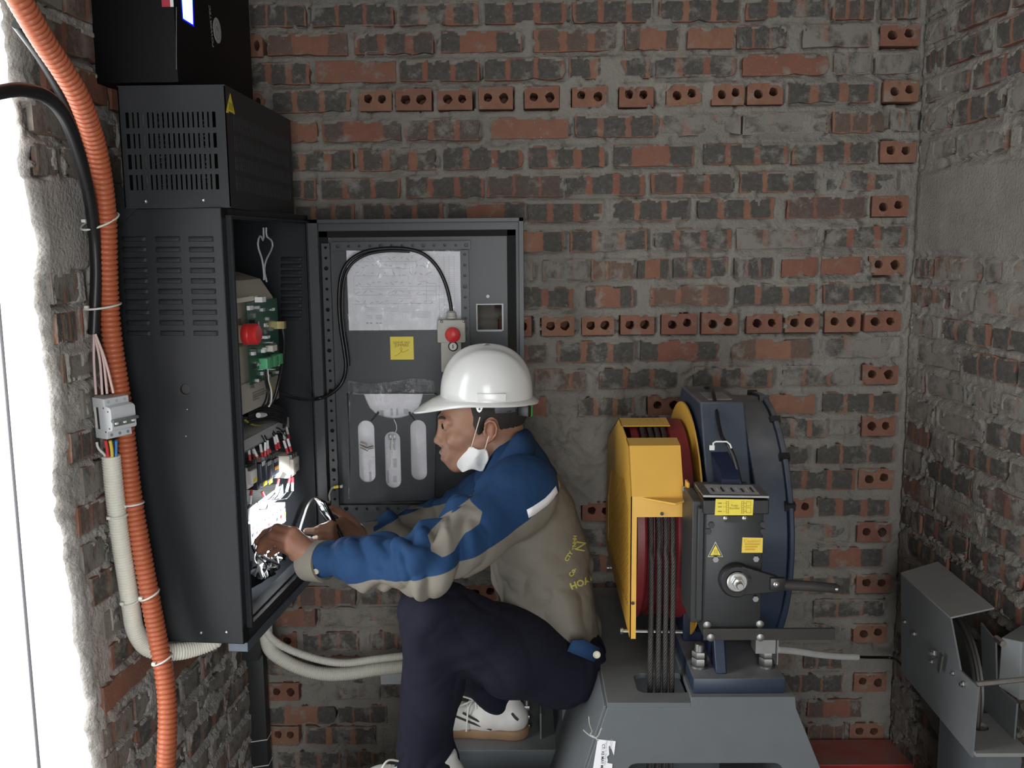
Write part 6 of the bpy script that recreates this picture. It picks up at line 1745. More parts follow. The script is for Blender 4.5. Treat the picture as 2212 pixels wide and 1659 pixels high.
# his right hand round the phone
kr = [J(738, 1128, 2.235), J(735, 1145, 2.225), J(737, 1161, 2.222), J(742, 1175, 2.228)]
cr_ = [wrR * .7 + k_ * .3 for k_ in kr]
for a_, b_ in zip(cr_, kr): F.cone(a_, b_, .0175, .012, .012)
F.cone(wrR, (cr_[0] + cr_[3]) / 2, .025, .022, .014)
digit([kr[0], J(714, 1133, 2.165), J(694, 1140, 2.150), J(682, 1144, 2.165)], [.0112, .0095, .0086, .0074])
digit([kr[1], J(712, 1146, 2.155), J(684, 1147, 2.140), J(662, 1147, 2.155)], [.0114, .0095, .0086, .0076])
digit([kr[2], J(714, 1160, 2.155), J(693, 1162, 2.142), J(680, 1163, 2.158)], [.0110, .0092, .0083, .0072])
digit([kr[3], J(718, 1174, 2.165), J(702, 1178, 2.152), J(692, 1178, 2.165)], [.0098, .0082, .0074, .0064])
digit([wrR * .55 + kr[0] * .45 + np.array((.0, .01, .01)), J(748, 1118, 2.285), J(730, 1104, 2.27), J(716, 1098, 2.255)], [.0165, .0125, .010, .0082])
Vb, Qb = F.surface(); Vb = relax(Vb, Qb, 2, .5)
def bd(pt, r): return np.exp(-(np.sum((Vb - np.array(pt)) ** 2, 1)) / r ** 2)
loc = (Vb - HC) @ HR / SC
lip = np.clip(1.4 - np.sqrt(((loc[:, 0] - 94) / 11) ** 2 + (loc[:, 1] / 23) ** 2 + ((loc[:, 2] + 71) / 11) ** 2), 0, 1) * (loc[:, 0] > 70)
stub = np.clip(1.25 - np.sqrt((loc[:, 1] / 32) ** 2 + ((loc[:, 2] + 60) / 28) ** 2), 0, 1) * (loc[:, 0] > 66) * .6
ear = np.clip(1.3 - np.sqrt(((loc[:, 0] + 6) / 26) ** 2 + ((np.abs(loc[:, 1]) - 82) / 16) ** 2 + (loc[:, 2] / 36) ** 2), 0, 1)
fing = (Vb[:, 0] < -.25) * np.clip((-.43 - Vb[:, 0]) * 6 + .2, 0, 1) * .4
set_ = np.clip(lip, 0, 1)
def skin_material():
    m, nt, b = nodes_of('skin'); L = nt.links.new
    def attr(n):
        a = nt.nodes.new('ShaderNodeAttribute'); a.attribute_name = n; return a.outputs['Fac']
    tc = nt.nodes.new('ShaderNodeTexCoord'); nz = nt.nodes.new('ShaderNodeTexNoise'); nz.inputs['Scale'].default_value = 60; nz.inputs['Detail'].default_value = 5; L(tc.outputs['Object'], nz.inputs['Vector'])
    prev = None
    def mx(f, A, B):
        n = nt.nodes.new('ShaderNodeMix'); n.data_type = 'RGBA'
        if not isinstance(f, float): L(f, n.inputs['Factor'])
        else: n.inputs['Factor'].default_value = f
        for k, q in (('A', A), ('B', B)):
            if isinstance(q, tuple): n.inputs[k].default_value = q + (1,)
            else: L(q, n.inputs[k])
        return n.outputs['Result']
    c = mx(nz.outputs['Fac'], (.31, .165, .108), (.26, .132, .084))
    c = mx(attr('stubble'), c, (.14, .10, .085)); c = mx(attr('lips'), c, (.20, .105, .090)); c = mx(attr('flush'), c, (.30, .115, .075))
    L(c, b.inputs['Base Color']); b.inputs['Roughness'].default_value = .48; b.inputs['Specular IOR Level'].default_value = .4
    pass
    n2 = nt.nodes.new('ShaderNodeTexNoise'); n2.inputs['Scale'].default_value = 420; L(tc.outputs['Object'], n2.inputs['Vector'])
    bp = nt.nodes.new('ShaderNodeBump'); bp.inputs['Strength'].default_value = .18; bp.inputs['Distance'].default_value = .001; L(n2.outputs['Fac'], bp.inputs['Height']); L(bp.outputs[0], b.inputs['Normal'])
    return m
M_SKIN = skin_material()
body = np_object('body', rel(Vb), Qb, M_SKIN, person)
set_attr(body, 'lips', set_); set_attr(body, 'stubble', np.clip(stub - lip, 0, .55)); set_attr(body, 'flush', np.clip(ear * .55 + fing, 0, .6))
M_HAIR = mat('short_black_hair', (.020, .017, .015), .75, 0, .35, 700, .6, 900)
# eyes, brows
for s_ in (-1, 1):
    mb = MB(); c_ = hp_(87.2, 31 * s_, 4)
    mb.lathe([(.0134 * math.sin(math.pi * k / 12) + 1e-5, -.0134 * math.cos(math.pi * k / 12)) for k in range(13)], 18, None, Vector(c_) - pO, False, False); ey = mb.build('eyeball', mat('eye_white', (.22, .18, .16), .15), person)
    mb = MB(); d_ = Vector(HF * .97 + HL * .24 * s_).normalized(); mb.lathe([(.0075, .0112), (.0060, .0134), (.001, .0139)], 16, d_.to_track_quat('Z', 'Y').to_matrix(), Vector(c_) - pO, False, True); mb.build('iris', mat('dark_iris', (.015, .01, .008), .1), ey)
    mb = MB(); mb.tube(spline([Vector(hp_(f, l * s_, u)) - pO for f, l, u in ((106.5, 12, 17), (104, 22, 21), (97, 34, 23), (88, 45, 19))], 5), [.0014 + .0021 * math.sin(math.pi * min(1, (i + 1) / 16)) for i in range(16)], 8); mb.build('eyebrow', M_HAIR, person)
# hair: cropped cap below the helmet
F = Field(hp_(60, -95, -60) * 0 + HC - .16, HC + .16, .0032)
F.ell(hp_(-1, 0, 42), np.array((100, 79, 83)) * SC, HR, 0)
F.plane(hp_(-30, 0, -28), tuple(-HU * .9 - HF * .45), .006)
F.plane(hp_(30, 0, 10), tuple(HF * .97 - HU * .28), .01)
for s_ in (-1, 1):
    F.ell(hp_(-8, 86 * s_, -6), np.array((27, 24, 40)) * SC, HR, .006, 'cut')
    F.cone(hp_(22, 72 * s_, 12), hp_(20, 70 * s_, -6), .010, .005, .01)
Vh, Qh = F.surface(); Nh = vnormals(Vh, Qh); Vh = Vh + Nh * (.0012 * fbm(Vh, 260, 4, 2))[:, None]
np_object('hair', rel(Vh), Qh, M_HAIR, person)

# ---- jacket
F = Field((-.48, 1.74, .60), (.26, 2.56, 1.40), .0042)
T0, T1, T2, T3 = J(1112, 1030, MY), J(1145, 1120, MY), J(1172, 1220, MY), J(1192, 1368, MY)
F.chain([T0, T1, T2, T3], [.085, .104, .112, .120], .04, ys=1.46, yc=MY)
F.cone(J(1100, 985, MY), T0, .068, .085, .04, ys=1.1, yc=MY)
# hem line rising to the front
h0, h1_ = J(1042, 1276, MY), J(1302, 1470, MY)
hd = (h1_ - h0); nrm_ = np.array([hd[2], 0, -hd[0]]); nrm_ = -nrm_ if nrm_[2] > 0 else nrm_
F.plane(h0, nrm_, .012)
F.chain([shL + np.array((.022, .02, .012)), shL, (shL * .5 + elL * .5) + np.array((.0, -.01, -.006)), elL, (elL * .5 + wrL * .5), J(712, 1207, 2.045)], [.083, .080, .070, .062, .054, .043], .03)
F.chain([shR + np.array((.02, -.02, .008)), shR, elR, (elR + wrR) / 2, J(812, 1158, 2.345)], [.082, .076, .060, .050, .043], .03)
Vj, Qj = F.surface(); Vj = relax(Vj, Qj, 2, .5)
keep_arm = None
Nj = vnormals(Vj, Qj)
# folds: stretched ridges that follow the pull of the cloth
def ridged(p, f, seed): return np.abs(value_noise(p, f, seed)) * 2.4 - 1
def along(P, d, s_along, s_cross):
    d = np.array(d, float); d /= np.linalg.norm(d); t = P @ d
    return P * s_cross + np.outer(t, d) * (s_along - s_cross)
tx = (Vj - np.array(T1)) 
w_arm = np.clip(((np.array(shL)[0] - .02) - Vj[:, 0]) / .08, 0, 1) * (Vj[:, 1] < MY + .02)
w_far = np.clip(((np.array(shR)[0] - .02) - Vj[:, 0]) / .08, 0, 1) * (Vj[:, 1] >= MY + .02)
w_tor = 1 - np.maximum(w_arm, w_far)
warp = Vj + .03 * np.stack([value_noise(Vj, 7, 61), value_noise(Vj, 7, 62), value_noise(Vj, 7, 63)], 1)
f_t = ridged(along(warp, (.75, .0, -.55), 4, 15), 1, 5) * .0125 + ridged(along(warp, (.9, 0, -.1), 3.5, 20), 1, 6) * .006
low = np.clip((np.array(T1)[2] + .02 - Vj[:, 2]) / .18, .18, 1)
f_a = ridged(along(warp, (-.35, .1, -.9), 9, 20), 1, 7) * .0105 + ridged(along(warp, (.4, .1, -.9), 8, 26), 1, 8) * .0055
bend = np.exp(-((Vj[:, 0] - elL[0]) / .16) ** 2) * .7 + .45
damp = 1 - .75 * np.clip((Vj[:, 0] - T3[0] - .03) / .05, 0, 1) * np.clip((T2[2] - Vj[:, 2]) / .06, 0, 1)
Dj = w_tor * f_t * low * damp + (w_arm + w_far) * f_a * bend + .0012 * fbm(Vj, 60, 9, 2)
# waist gather and a deep crease under the arm
Vj = Vj + Nj * Dj[:, None]
# colour seams: navy above the seam line, khaki below; sleeve patch
def xz(px, py, Y): q = at(px, py, Y=Y); return (q.x, q.z)
seam = [xz(560, 1275, 2.0), xz(705, 1262, 2.0), xz(790, 1268, 1.86), xz(880, 1254, 1.83), xz(950, 1232, 1.84), xz(1040, 1186, 1.90), xz(1098, 1146, 1.95), xz(1140, 1118, 1.97), xz(1180, 1080, 2.0), xz(1206, 1052, 2.08), xz(1224, 1000, 2.2), xz(1240, 940, 2.2)]
sx = np.array([q[0] for q in seam]); sz = np.array([q[1] for q in seam])
kh = np.interp(Vj[:, 0], sx, sz) - Vj[:, 2]
def poly_sd(P, poly):
    poly = np.array(poly); d = np.full(len(P), 9.0); inside = np.zeros(len(P), bool)
    for a, b in zip(poly, np.roll(poly, -1, 0)):
        e = b - a; w = P - a; t = np.clip((w @ e) / (e @ e), 0, 1); d = np.minimum(d, np.linalg.norm(w - t[:, None] * e, axis=1))
        c1 = (a[1] <= P[:, 1]) & (b[1] > P[:, 1]) & (e[0] * w[:, 1] - e[1] * w[:, 0] > 0); c2 = (a[1] > P[:, 1]) & (b[1] <= P[:, 1]) & (e[0] * w[:, 1] - e[1] * w[:, 0] < 0)
        inside ^= (c1 | c2)
    return np.where(inside, d, -d)
patch = [xz(x, y, 1.90) for x, y in ((928, 1142), (962, 1118), (1012, 1088), (1042, 1106), (1036, 1128), (1008, 1140), (985, 1172), (962, 1180), (938, 1168))]
near = Vj[:, 1] < MY - .06
pk = np.where(near, poly_sd(Vj[:, [0, 2]], patch), -.05)
pk2 = [poly_sd(Vj[:, [0, 2]], [xz(x, y, 2.38) for x, y in pl]) for pl in (((868, 1128), (902, 1118), (915, 1150), (880, 1160)), ((915, 1100), (985, 1076), (1000, 1092), (930, 1125)))]
far = Vj[:, 1] > MY + .06
khaki = np.maximum(np.maximum(kh, pk), np.where(far, np.maximum(pk2[0], pk2[1]), -.05))
def two_tone():
    m, nt, b = nodes_of('navy_khaki_twill'); L = nt.links.new
    at_ = nt.nodes.new('ShaderNodeAttribute'); at_.attribute_name = 'khaki'
    mr = nt.nodes.new('ShaderNodeMapRange'); mr.inputs['From Min'].default_value = -.0006; mr.inputs['From Max'].default_value = .0006; L(at_.outputs['Fac'], mr.inputs['Value'])
    tc = nt.nodes.new('ShaderNodeTexCoord'); nz = nt.nodes.new('ShaderNodeTexNoise'); nz.inputs['Scale'].default_value = 25; nz.inputs['Detail'].default_value = 6; L(tc.outputs['Object'], nz.inputs['Vector'])
    def duo(a, c):
        n = nt.nodes.new('ShaderNodeMix'); n.data_type = 'RGBA'; n.inputs['A'].default_value = a + (1,); n.inputs['B'].default_value = c + (1,); L(nz.outputs['Fac'], n.inputs['Factor']); return n.outputs['Result']
    n = nt.nodes.new('ShaderNodeMix'); n.data_type = 'RGBA'; L(mr.outputs[0], n.inputs['Factor']); L(duo((.012, .037, .096), (.017, .052, .128)), n.inputs['A']); L(duo((.165, .150, .124), (.215, .197, .165)), n.inputs['B'])
    L(n.outputs['Result'], b.inputs['Base Color']); b.inputs['Roughness'].default_value = .88; b.inputs['Specular IOR Level'].default_value = .2
    n2 = nt.nodes.new('ShaderNodeTexNoise'); n2.inputs['Scale'].default_value = 700; L(tc.outputs['Object'], n2.inputs['Vector'])
    bp = nt.nodes.new('ShaderNodeBump'); bp.inputs['Strength'].default_value = .25; bp.inputs['Distance'].default_value = .0015; L(n2.outputs['Fac'], bp.inputs['Height']); L(bp.outputs[0], b.inputs['Normal'])
    return m
jacket = np_object('jacket', rel(Vj), Qj, two_tone(), person); set_attr(jacket, 'khaki', khaki)
M_NAVYC = cloth_mat('navy_twill', (.0145, .0445, .112)); M_KHAKI = cloth_mat('khaki_twill', (.19, .175, .146))
from mathutils.bvhtree import BVHTree
jb = BVHTree.FromPolygons([tuple(v) for v in Vj], [tuple(q) for q in Qj.tolist()])
def hit(px, py, lift=.0015):
    d = ray(px, py).normalized(); r_ = jb.ray_cast(CAM, d)
    if r_[0] is None: return None
    return r_[0] + r_[1] * lift * (1 if r_[1].dot(d) < 0 else -1)
# reflective strip on the yoke seam
mb = MB(); top_, bot_ = [], []
ctr = [(1137, 1101), (1150, 1094), (1163, 1085), (1176, 1076), (1188, 1064), (1198, 1051), (1205, 1037), (1211, 1024)]
for i, (x, y) in enumerate(ctr):
    a, b_ = hit(x, y, .0028), hit(x + 4 - i * .0, y + 17 - i * .6, .0028)
    if a and b_: top_.append(a - pO); bot_.append(b_ - pO)
n_ = len(top_); mb.add(top_ + bot_, [(i, i + 1, n_ + i + 1, n_ + i) for i in range(n_ - 1)])
st_ = mb.build('reflective_strip', mat('reflective_tape', (.80, .80, .82), .4, 0, .04), jacket)
sm_ = st_.modifiers.new('solid', 'SOLIDIFY'); sm_.thickness = .0012
# cuffs
def cuff(w_, dirv, r, px_btn, label):
    d = Vector(dirv).normalized(); M_ = d.to_track_quat('Z', 'Y').to_matrix(); mb = MB()
    mb.lathe([(r * .90, -.026), (r * .985, -.027), (r, -.022), (r * 1.03, .018), (r * 1.02, .028), (r * .9, .029)], 36, M_, Vector(w_) - pO, False, False)
    for i, v in enumerate(mb.v): pass
    o = mb.build('cuff', M_KHAKI, jacket); return o
cL = J(684, 1212, 2.055); cuff(cL, Vector(J(760, 1214, 2.00)) - Vector(cL), .0455, None, '')
cR = J(800, 1160, 2.335); cuff(cR, Vector(J(860, 1152, 2.385)) - Vector(cR), .038, None, '')
mb = MB(); p_ = at(683, 1234, Y=2.055 - .0475) - pO; mb.lathe([(.0066, -.003), (.0066, .002), (.005, .0028), (.004, .002)], 18, Vector((-.1, -1, -.15)).to_track_quat('Z', 'Y').to_matrix(), p_); mb.build('button', mat('khaki_button', (.36, .34, .28), .4), jacket)
# collar: folded strip round the neck
def collar_strip(sgn):
    up_ = [(1124, 930, 0), (1112, 940, .060), (1092, 968, .082), (1066, 1004, .080), (1040, 1040, .060), (1022, 1062, .030)]
    lo_ = [(1158, 958, 0), (1152, 985, .085), (1125, 1025, .115), (1092, 1058, .112), (1058, 1078, .090), (1030, 1082, .045)]
    A = resample(spline([at(x, y, Y=MY - sgn * d) for x, y, d in up_], 8), .008); B = spline([at(x, y, Y=MY - sgn * d) for x, y, d in lo_], 8)
    n = len(A); B = [B[min(len(B) - 1, int(round(i * (len(B) - 1) / (n - 1))))] for i in range(n)]
    return A, B
A1, B1 = collar_strip(1); A2, B2 = collar_strip(-1)
A = A2[::-1] + A1[1:]; B = B2[::-1] + B1[1:]
mb = MB(); n = len(A); rows_ = []
for k in range(6):
    t = k / 5; rows_.append([a_ * (1 - t) + b_ * t + Vector((0, 0, .016 * math.sin(math.pi * t))) - pO for a_, b_ in zip(A, B)])
mb.add([v for r_ in rows_ for v in r_], [(k * n + i, k * n + i + 1, (k + 1) * n + i + 1, (k + 1) * n + i) for k in range(5) for i in range(n - 1)])
co = mb.build('collar', M_NAVYC, jacket, 1.2); sm_ = co.modifiers.new('solid', 'SOLIDIFY'); sm_.thickness = .004; sm_.offset = 0
# hem band with navy side tab and button
mb = MB(); hp1 = []
for k in range(9):
    t = k / 8; x, y = 1222 + 70 * t, 1392 + 46 * t; hp1.append((x, y))
tb_ = [(1237, 1384), (1262, 1382), (1296, 1400), (1297, 1415), (1283, 1430), (1226, 1407)]
pts_ = []
for x, y in tb_:
    h__ = hit(x, y, .004); h__ = at(x, y, Y=2.000 + .0007 * max(0, x - 1250)); pts_.append((h__ if h__ else at(x, y, Y=2.09)) - pO)
cen_ = sum(pts_, Vector()) / len(pts_) + Vector((0, -.004, 0))
mb.add(pts_ + [cen_], [(i, (i + 1) % 6, 6) for i in range(6)]); tb2 = mb.build('waist_tab', M_NAVYC, jacket); sm_ = tb2.modifiers.new('solid', 'SOLIDIFY'); sm_.thickness = .004
mb = MB(); p_ = pts_[3] * .72 + cen_ * .28 + Vector((0, -.004, 0)); mb.lathe([(.0085, 0), (.0085, .0025), (.0065, .0035), (.0055, .002)], 20, Vector((0, -1, .1)).to_track_quat('Z', 'Y').to_matrix(), p_); mb.build('button', mat('cream_button', (.66, .63, .52), .4), jacket)
# yellow print on the back
def print_on(body_, size, x0, y0, ang, bold=.0006):
    me = text_mesh(body_, size, 'back_print', bold, 'LEFT'); ca, sa = math.cos(ang), math.sin(ang); ok = True
    bm = bmesh.new(); bm.from_mesh(me); bmesh.ops.triangulate(bm, faces=bm.faces[:])
    bmesh.ops.subdivide_edges(bm, edges=[e for e in bm.edges if e.calc_length() > size * .25], cuts=1); dead = []
    for v in bm.verts:
        px, py = x0 + v.co.x * ca + v.co.y * sa, y0 + v.co.x * sa - v.co.y * ca
        h__ = hit(px, py, .0016)
        if h__ is None: dead.append(v)
        else: v.co = h__ - pO
    bmesh.ops.delete(bm, geom=dead, context='VERTS')
    bmesh.ops.delete(bm, geom=[f for f in bm.faces if f.calc_area() > 1e-4 or max(e.calc_length() for e in f.edges) > .03], context='FACES')
    bm.to_mesh(me); bm.free(); me.materials.clear(); me.materials.append(mat('yellow_print', (.62, .60, .16), .6))
    o = bpy.data.objects.new('back_print', me); return link(o, jacket)
print_on('HOANG', 20, 1231, 1268, math.radians(-20), .8)
print_on('TNHH', 11, 1239, 1188, math.radians(-86), .4)
print_on('CTY', 12, 1222, 1212, math.radians(-60), .4)
print_on('Co.', 14, 1232, 1246, math.radians(-70), .6)
print_on('N', 30, 1252, 1192, math.radians(-80), .2)

# ---- trousers
F = Field((-.32, 1.80, .40), (.26, 2.50, 1.02), .0042)
F.ell(J(1208, 1408, MY), (.098, .155, .098), None, 0)
F.chain([hipL + np.array((.0, 0, -.005)), (hipL * .5 + knL * .5) + np.array((.02, 0, -.035)), knL], [.108, .093, .070], .03)
F.chain([knL, knL * .5 + anL * .5 + np.array((.012, 0, 0)), anL + np.array((.0, 0, .02))], [.068, .066, .060], .025)
F.chain([hipR, (hipR + knR) / 2 + np.array((.02, 0, -.02)), knR], [.105, .088, .068], .03)
F.chain([knR, (knR + anR) / 2, anR + np.array((.0, 0, .018))], [.066, .060, .052], .025)
F.cone(anL + np.array((.02, 0, .06)), anL + np.array((.025, 0, -.005)), .060, .066, .02)
Vt, Qt = F.surface(); Vt = relax(Vt, Qt, 2, .5); Nt = vnormals(Vt, Qt)
wp_ = Vt + .03 * np.stack([value_noise(Vt, 7, 81), value_noise(Vt, 7, 82), value_noise(Vt, 7, 83)], 1)
kneeb = np.exp(-(np.sum((Vt - (knL + np.array((.06, 0, -.05)))) ** 2, 1)) / .11 ** 2) + np.exp(-(np.sum((Vt - anL) ** 2, 1)) / .12 ** 2)
Vt = Vt + Nt * (ridged(along(wp_, (.3, 0, -1), 4, 15), 1, 15) * .0045 + kneeb * ridged(along(wp_, (.8, .2, .5), 7, 26), 1, 16) * .007)[:, None]
np_object('trousers', rel(Vt), Qt, cloth_mat('dark_navy_cotton', (.0075, .008, .018)), person)

# ---- shoes
def shoe(name, heel, zb0, yaw, label):
    """trainer pointing along -x from the heel point; white upper, gum sole, dark stripes, laces"""
    root = bpy.data.objects.new(name, None); link(root, person); root.location = Vector((heel[0], heel[1], zb0)) - pO; root.rotation_euler = (0, 0, yaw); root['label'] = label
    F = Field((-.30, -.075, -.01), (.03, .075, .16), .0032)
    F.chain([(-.02, 0, .045), (-.09, 0, .045), (-.18, 0, .036), (-.235, 0, .030)], [.036, .037, .038, .030], .02, ys=1.08)
    F.cone((-.03, 0, .05), (-.04, 0, .098), .034, .036, .02); F.cone((-.09, 0, .06), (-.06, 0, .10), .036, .034, .02)
    F.cone((-.05, 0, .135), (-.06, 0, .085), .040, .028, .008, mode='cut')
    F.plane((0, 0, .016), (0, 0, -1), .004)
    V, Q = F.surface(); V = relax(V, Q, 2); up_ = np_object('upper', V, Q, mat('white_leather', (.60, .58, .54), .5, 0, .2, 30), root)
    F = Field((-.30, -.075, -.005), (.03, .075, .05), .0032)
    F.chain([(-.022, 0, .014), (-.10, 0, .014), (-.19, 0, .014), (-.24, 0, .016)], [.041, .037, .042, .032], .015, ys=1.05)
    F.plane((0, 0, 0), (0, 0, -1), .003); F.plane((0, 0, .027), (0, 0, 1), .004)
    V, Q = F.surface(); np_object('sole', V, Q, mat('gum_sole', (.25, .15, .08), .6, 0, .15, 40), root)
    for s_ in (-1, 1):
        for (x0, z0, x1, z1) in ((-.175, .062, -.075, .030), (-.150, .070, -.090, .045), (-.022, .075, -.006, .060)):
            m_ = MB(); m_.tube(spline([(x0, s_ * .036, z0), ((x0 + x1) / 2, s_ * .0415, (z0 + z1) / 2), (x1, s_ * .0405, z1)], 5), .0032, 6); m_.build('stripe', mat('charcoal_stripe', (.03, .03, .03), .6), root)
    for k in range(4):
        x = -.115 - k * .022; z = .088 - k * .008
        m_ = MB(); m_.tube(spline([(x, -.030, z - .010), (x - .004, -.012, z + .002), (x, .012, z + .003), (x - .004, .030, z - .010)], 5), .0026, 6); m_.build('lace', M_TAPE, root)
    for s_, dx in ((-1, -.02), (1, .012)):
        m_ = MB(); m_.tube(spline([(-.125, s_ * .006, .092), (-.14 + dx, s_ * .030, .112), (-.155 + dx, s_ * .048, .098), (-.14 + dx, s_ * .030, .086), (-.128, s_ * .008, .090)], 6), .0024, 6); m_.build('lace_bow', M_TAPE, root)
    m_ = MB(); m_.tube(spline([(-.125, -.01, .094), (-.135, -.035, .085), (-.138, -.045, .050), (-.140, -.047, .025)], 6), .0022, 6); m_.build('lace_end', M_TAPE, root)
    return root
hr = A3(1128, 1590, 2.31); shoe('shoe', (hr[0], 2.325), BZ, math.radians(-6), 'worn white trainer with gum sole under the thigh')
hl = A3(985, 1700, 2.06); shoe('shoe', (hl[0] + .01, 2.045), BZ, math.radians(4), 'white trainer with loose laces at the picture edge')

# ---- hard hat
hat = empty('hard_hat', A3(1051, 855, MY), 'white plastic hard hat with peak worn by the man', 'hard hat')
M_HAT = mat('white_hat_plastic', (.74, .74, .72), .22, 0, .03, 10, coat=.3)
hat.rotation_euler = (0, math.radians(1.5), math.radians(4))
mb = MB(); nphi, nt_ = 64, 18; vs = []
for j in range(nt_ + 1):
    t = j / nt_
    for i in range(nphi):
        ph = 2 * math.pi * i / nphi; c, s_ = math.cos(ph), math.sin(ph)          # phi = 0 is the front (-x)
        a_, b_ = .1085, .099
        if j <= 14:
            el = (1 - j / 14) * math.pi / 2
            rr_ = math.cos(el) ** .86; z = .117 * math.sin(el) ** .92
            ridge = .0065 * math.exp(-((s_ * rr_ * b_) / .017) ** 2) * (1 if z > .03 else z / .03)
            ridge += .0035 * (math.exp(-((abs(s_) * rr_ * b_ - .046) / .010) ** 2)) * (1 if z > .05 else z / .05)
            x, y = -a_ * rr_ * c, -b_ * rr_ * s_; z = z + ridge
        else:
            k = (j - 14) / 4
            out = .011 + .052 * max(0, c) ** 3.0 + .004 * max(0, -c) ** 2
            drop = .006 + .032 * max(0, c) ** 3 + .003 * max(0, -c) ** 2
            kk = min(k, .75) / .75
            x, y, z = -(a_ + out * kk) * c, -(b_ + .010 * kk) * s_, -drop * kk ** 1.3
            if k > .75: z -= .004; x *= .995; y *= .995
        vs.append((x, y, z))
mb.add(vs, [(j * nphi + i, j * nphi + (i + 1) % nphi, (j + 1) * nphi + (i + 1) % nphi, (j + 1) * nphi + i) for j in range(nt_) for i in range(nphi)])
sh = mb.build('shell', M_HAT, hat, 1.0)
sh.modifiers.new('solid', 'SOLIDIFY').thickness = .0025
for s_ in (-1, 1):
    m_ = MB(); m_.rbox((.008, s_ * .0975, .012), (.066, .010, .018), .002); m_.build('accessory_slot', M_HAT, hat)
    m_ = MB(); m_.prism([(-.030, -.004), (-.008, -.004), (-.014, -.020), (-.019, -.024), (-.024, -.020)], 1, s_ * .096 - .0015, s_ * .096 + .0015); lg_ = m_.build('strap_lug', M_HAT, hat, bevel=.001)
    m_ = MB(); m_.cyl((-.019, s_ * .096 - .0022, -.015), (-.019, s_ * .096 + .0022, -.015), .0025, n=10); m_.build('lug_hole', M_BLACK, lg_)
m_ = MB(); pth = [(.095 * math.cos(a), .080 * math.sin(a), -.018) for a in [math.radians(q) for q in range(-80, 81, 8)]]
bands = [Vector(p) for p in pth]; n = len(bands)
m_.add([p + Vector((0, 0, .010)) for p in bands] + [p - Vector((0, 0, .010)) for p in bands], [(i, i + 1, n + i + 1, n + i) for i in range(n - 1)]); bn_ = m_.build('headband', mat('grey_strap', (.10, .10, .11), .6), hat); bn_.modifiers.new('solid', 'SOLIDIFY').thickness = .002
m_ = MB(); m_.rbox((.098, -.040, -.026), (.014, .012, .030), .002, Matrix.Rotation(-.5, 3, 'Z')); m_.build('ratchet_clip', mat('green_clip', (.05, .50, .10), .4), hat)
m_ = MB(); m_.rbox((.084, -.060, -.024), (.034, .012, .026), .002, Matrix.Rotation(-.7, 3, 'Z')); m_.build('ratchet_strap', M_BLACK, hat)

# ---- face mask pulled under the chin
mask = empty('face_mask', at(1022, 1000, Y=MY - .07), 'crumpled white face mask pulled down under the chin', 'face mask')
ko_ = Vector(mask.location)
ol = [(1010, 968), (1016, 964.5), (1022, 965.5), (1030, 971), (1039, 972), (1047, 969), (1052, 971), (1055, 985), (1056, 994), (1050, 1003), (1046, 1012), (1043, 1021), (1030, 1016), (1018, 1012), (1006, 1018), (998, 1022), (994, 1015), (988, 1010), (985.5, 1001), (992, 992), (1000, 981), (1007, 976)]
def mask_y(x, y): return MY - .080 + .00055 * max(0, 1030 - x) + .0004 * max(0, y - 985) - .004 * math.sin((x - 985) * .16 + (y - 960) * .05)
cx_, cy_ = 1022, 994; vs = []; n = len(ol); rings = [0.0, .3, .6, .85, 1.0]
mb = MB(); ctrp = at(cx_, cy_, Y=mask_y(cx_, cy_) - .006) - ko_; vs = [ctrp]
for r_ in rings[1:]:
    for x, y in ol:
        X_, Y2 = cx_ + (x - cx_) * r_, cy_ + (y - cy_) * r_
        vs.append(at(X_, Y2, Y=mask_y(X_, Y2) - .006 * (1 - r_)) - ko_)
fs = [(0, 1 + i, 1 + (i + 1) % n) for i in range(n)]
for k in range(3): fs += [(1 + k * n + i, 1 + (k + 1) * n + i, 1 + (k + 1) * n + (i + 1) % n, 1 + k * n + (i + 1) % n) for i in range(n)]
mb.add(vs, fs); mk_ = mb.build('cloth', mat('mask_fabric', (.74, .74, .73), .8, 0, .04, 20, .3, 260), mask, 2.5); sb = mk_.modifiers.new('sub', 'SUBSURF'); sb.levels = 1; sb.render_levels = 1
sm_ = mk_.modifiers.new('solid', 'SOLIDIFY'); sm_.thickness = .003
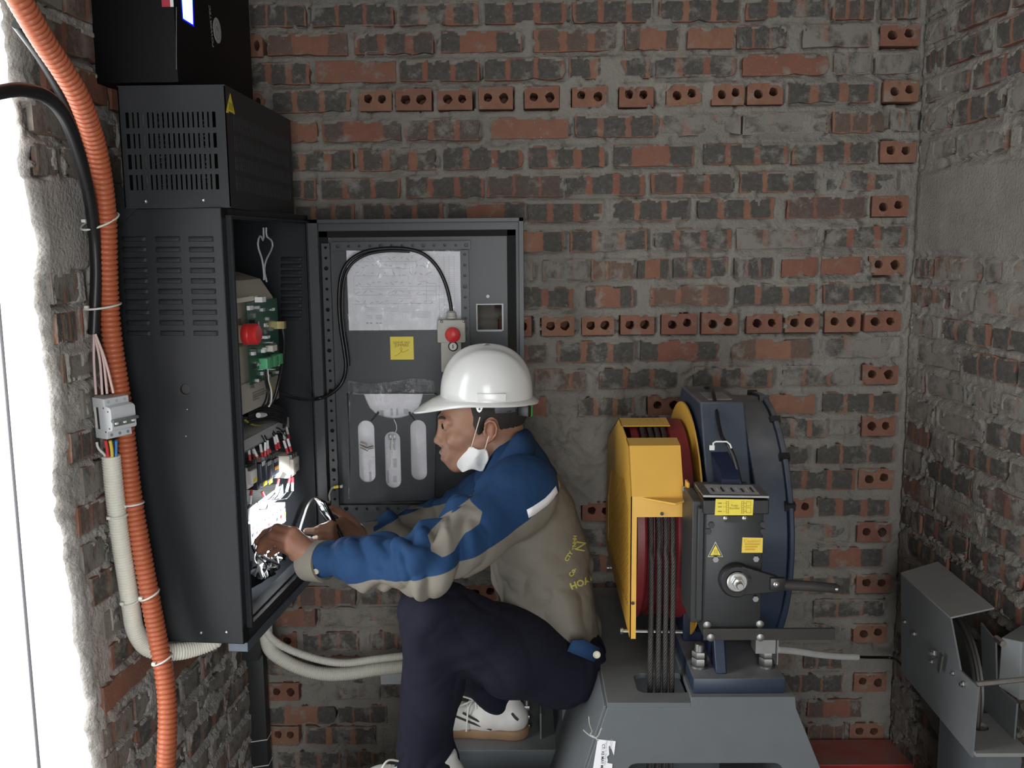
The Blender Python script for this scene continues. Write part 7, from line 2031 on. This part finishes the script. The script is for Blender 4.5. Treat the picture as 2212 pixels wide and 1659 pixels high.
for a_, b_ in (((1018, 967, MY - .083), (1037, 901, MY - .088)), ((1047, 972, MY - .082), (1056, 942, MY - .086))):
    m_ = MB(); m_.tube([at(*a_[:2], Y=a_[2]) - ko_, at((a_[0] + b_[0]) / 2, (a_[1] + b_[1]) / 2, Y=(a_[2] + b_[2]) / 2 - .002) - ko_, at(*b_[:2], Y=b_[2]) - ko_], .0013, 6); m_.build('ear_loop', mat('peach_elastic', (.66, .50, .42), .6), mask)

# ---- phone with its torch on
ph_c = A3(716, 1130, 2.205)
ph = empty('phone', ph_c, 'black phone with its torch lit in the right hand', 'phone')
la = Vector(A3(692, 1087, 2.195) - A3(737, 1178, 2.215)).normalized()
tgt = CABM @ CL(572, 1118, -.06); led = A3(688, 1103, 2.185)
nn_ = Vector((-.80, -.52, -.05)); nn_ = (nn_ - la * nn_.dot(la)).normalized(); wa = la.cross(nn_)
PM = Matrix((nn_, wa, la)).transposed()
ph.rotation_euler = PM.to_euler()
m_ = MB(); m_.rbox((0, 0, 0), (.0085, .066, .135), .004, None, 3); m_.build('case', mat('black_glass', (.006, .006, .007), .08), ph)
m_ = MB(); m_.bbox((-.0046, -.030, -.062), (-.0043, .030, .062)); m_.build('screen', mat('screen_glass', (.004, .004, .005), .05), ph)
m_ = MB(); m_.rbox((.005, .016, .050), (.002, .018, .022), .0009); m_.build('camera_bump', M_BLACK, ph)
lp = Vector((.0062, .004, .046))
m_ = MB(); m_.lathe([(.0045, 0), (.0045, .0006)], 16, Matrix.Rotation(math.pi / 2, 3, 'Y'), lp); m_.build('torch_lens', mat('torch_led', (1, 1, 1), .3, emit=(.92, .97, 1.0), estr=40.0), ph)
li = bpy.data.lights.new('torch', 'SPOT'); li.energy = TORCH_W; li.spot_size = math.radians(95); li.spot_blend = .9; li.shadow_soft_size = .004; li.color = (.90, .96, 1.0)
lo_ = bpy.data.objects.new('torch_beam', li); COL.objects.link(lo_); pw = Matrix.Translation(Vector(ph_c)) @ PM.to_4x4() @ (lp + Vector((.004, 0, 0))); lo_.location = pw
lo_.rotation_euler = (tgt - pw).to_track_quat('-Z', 'Y').to_euler()
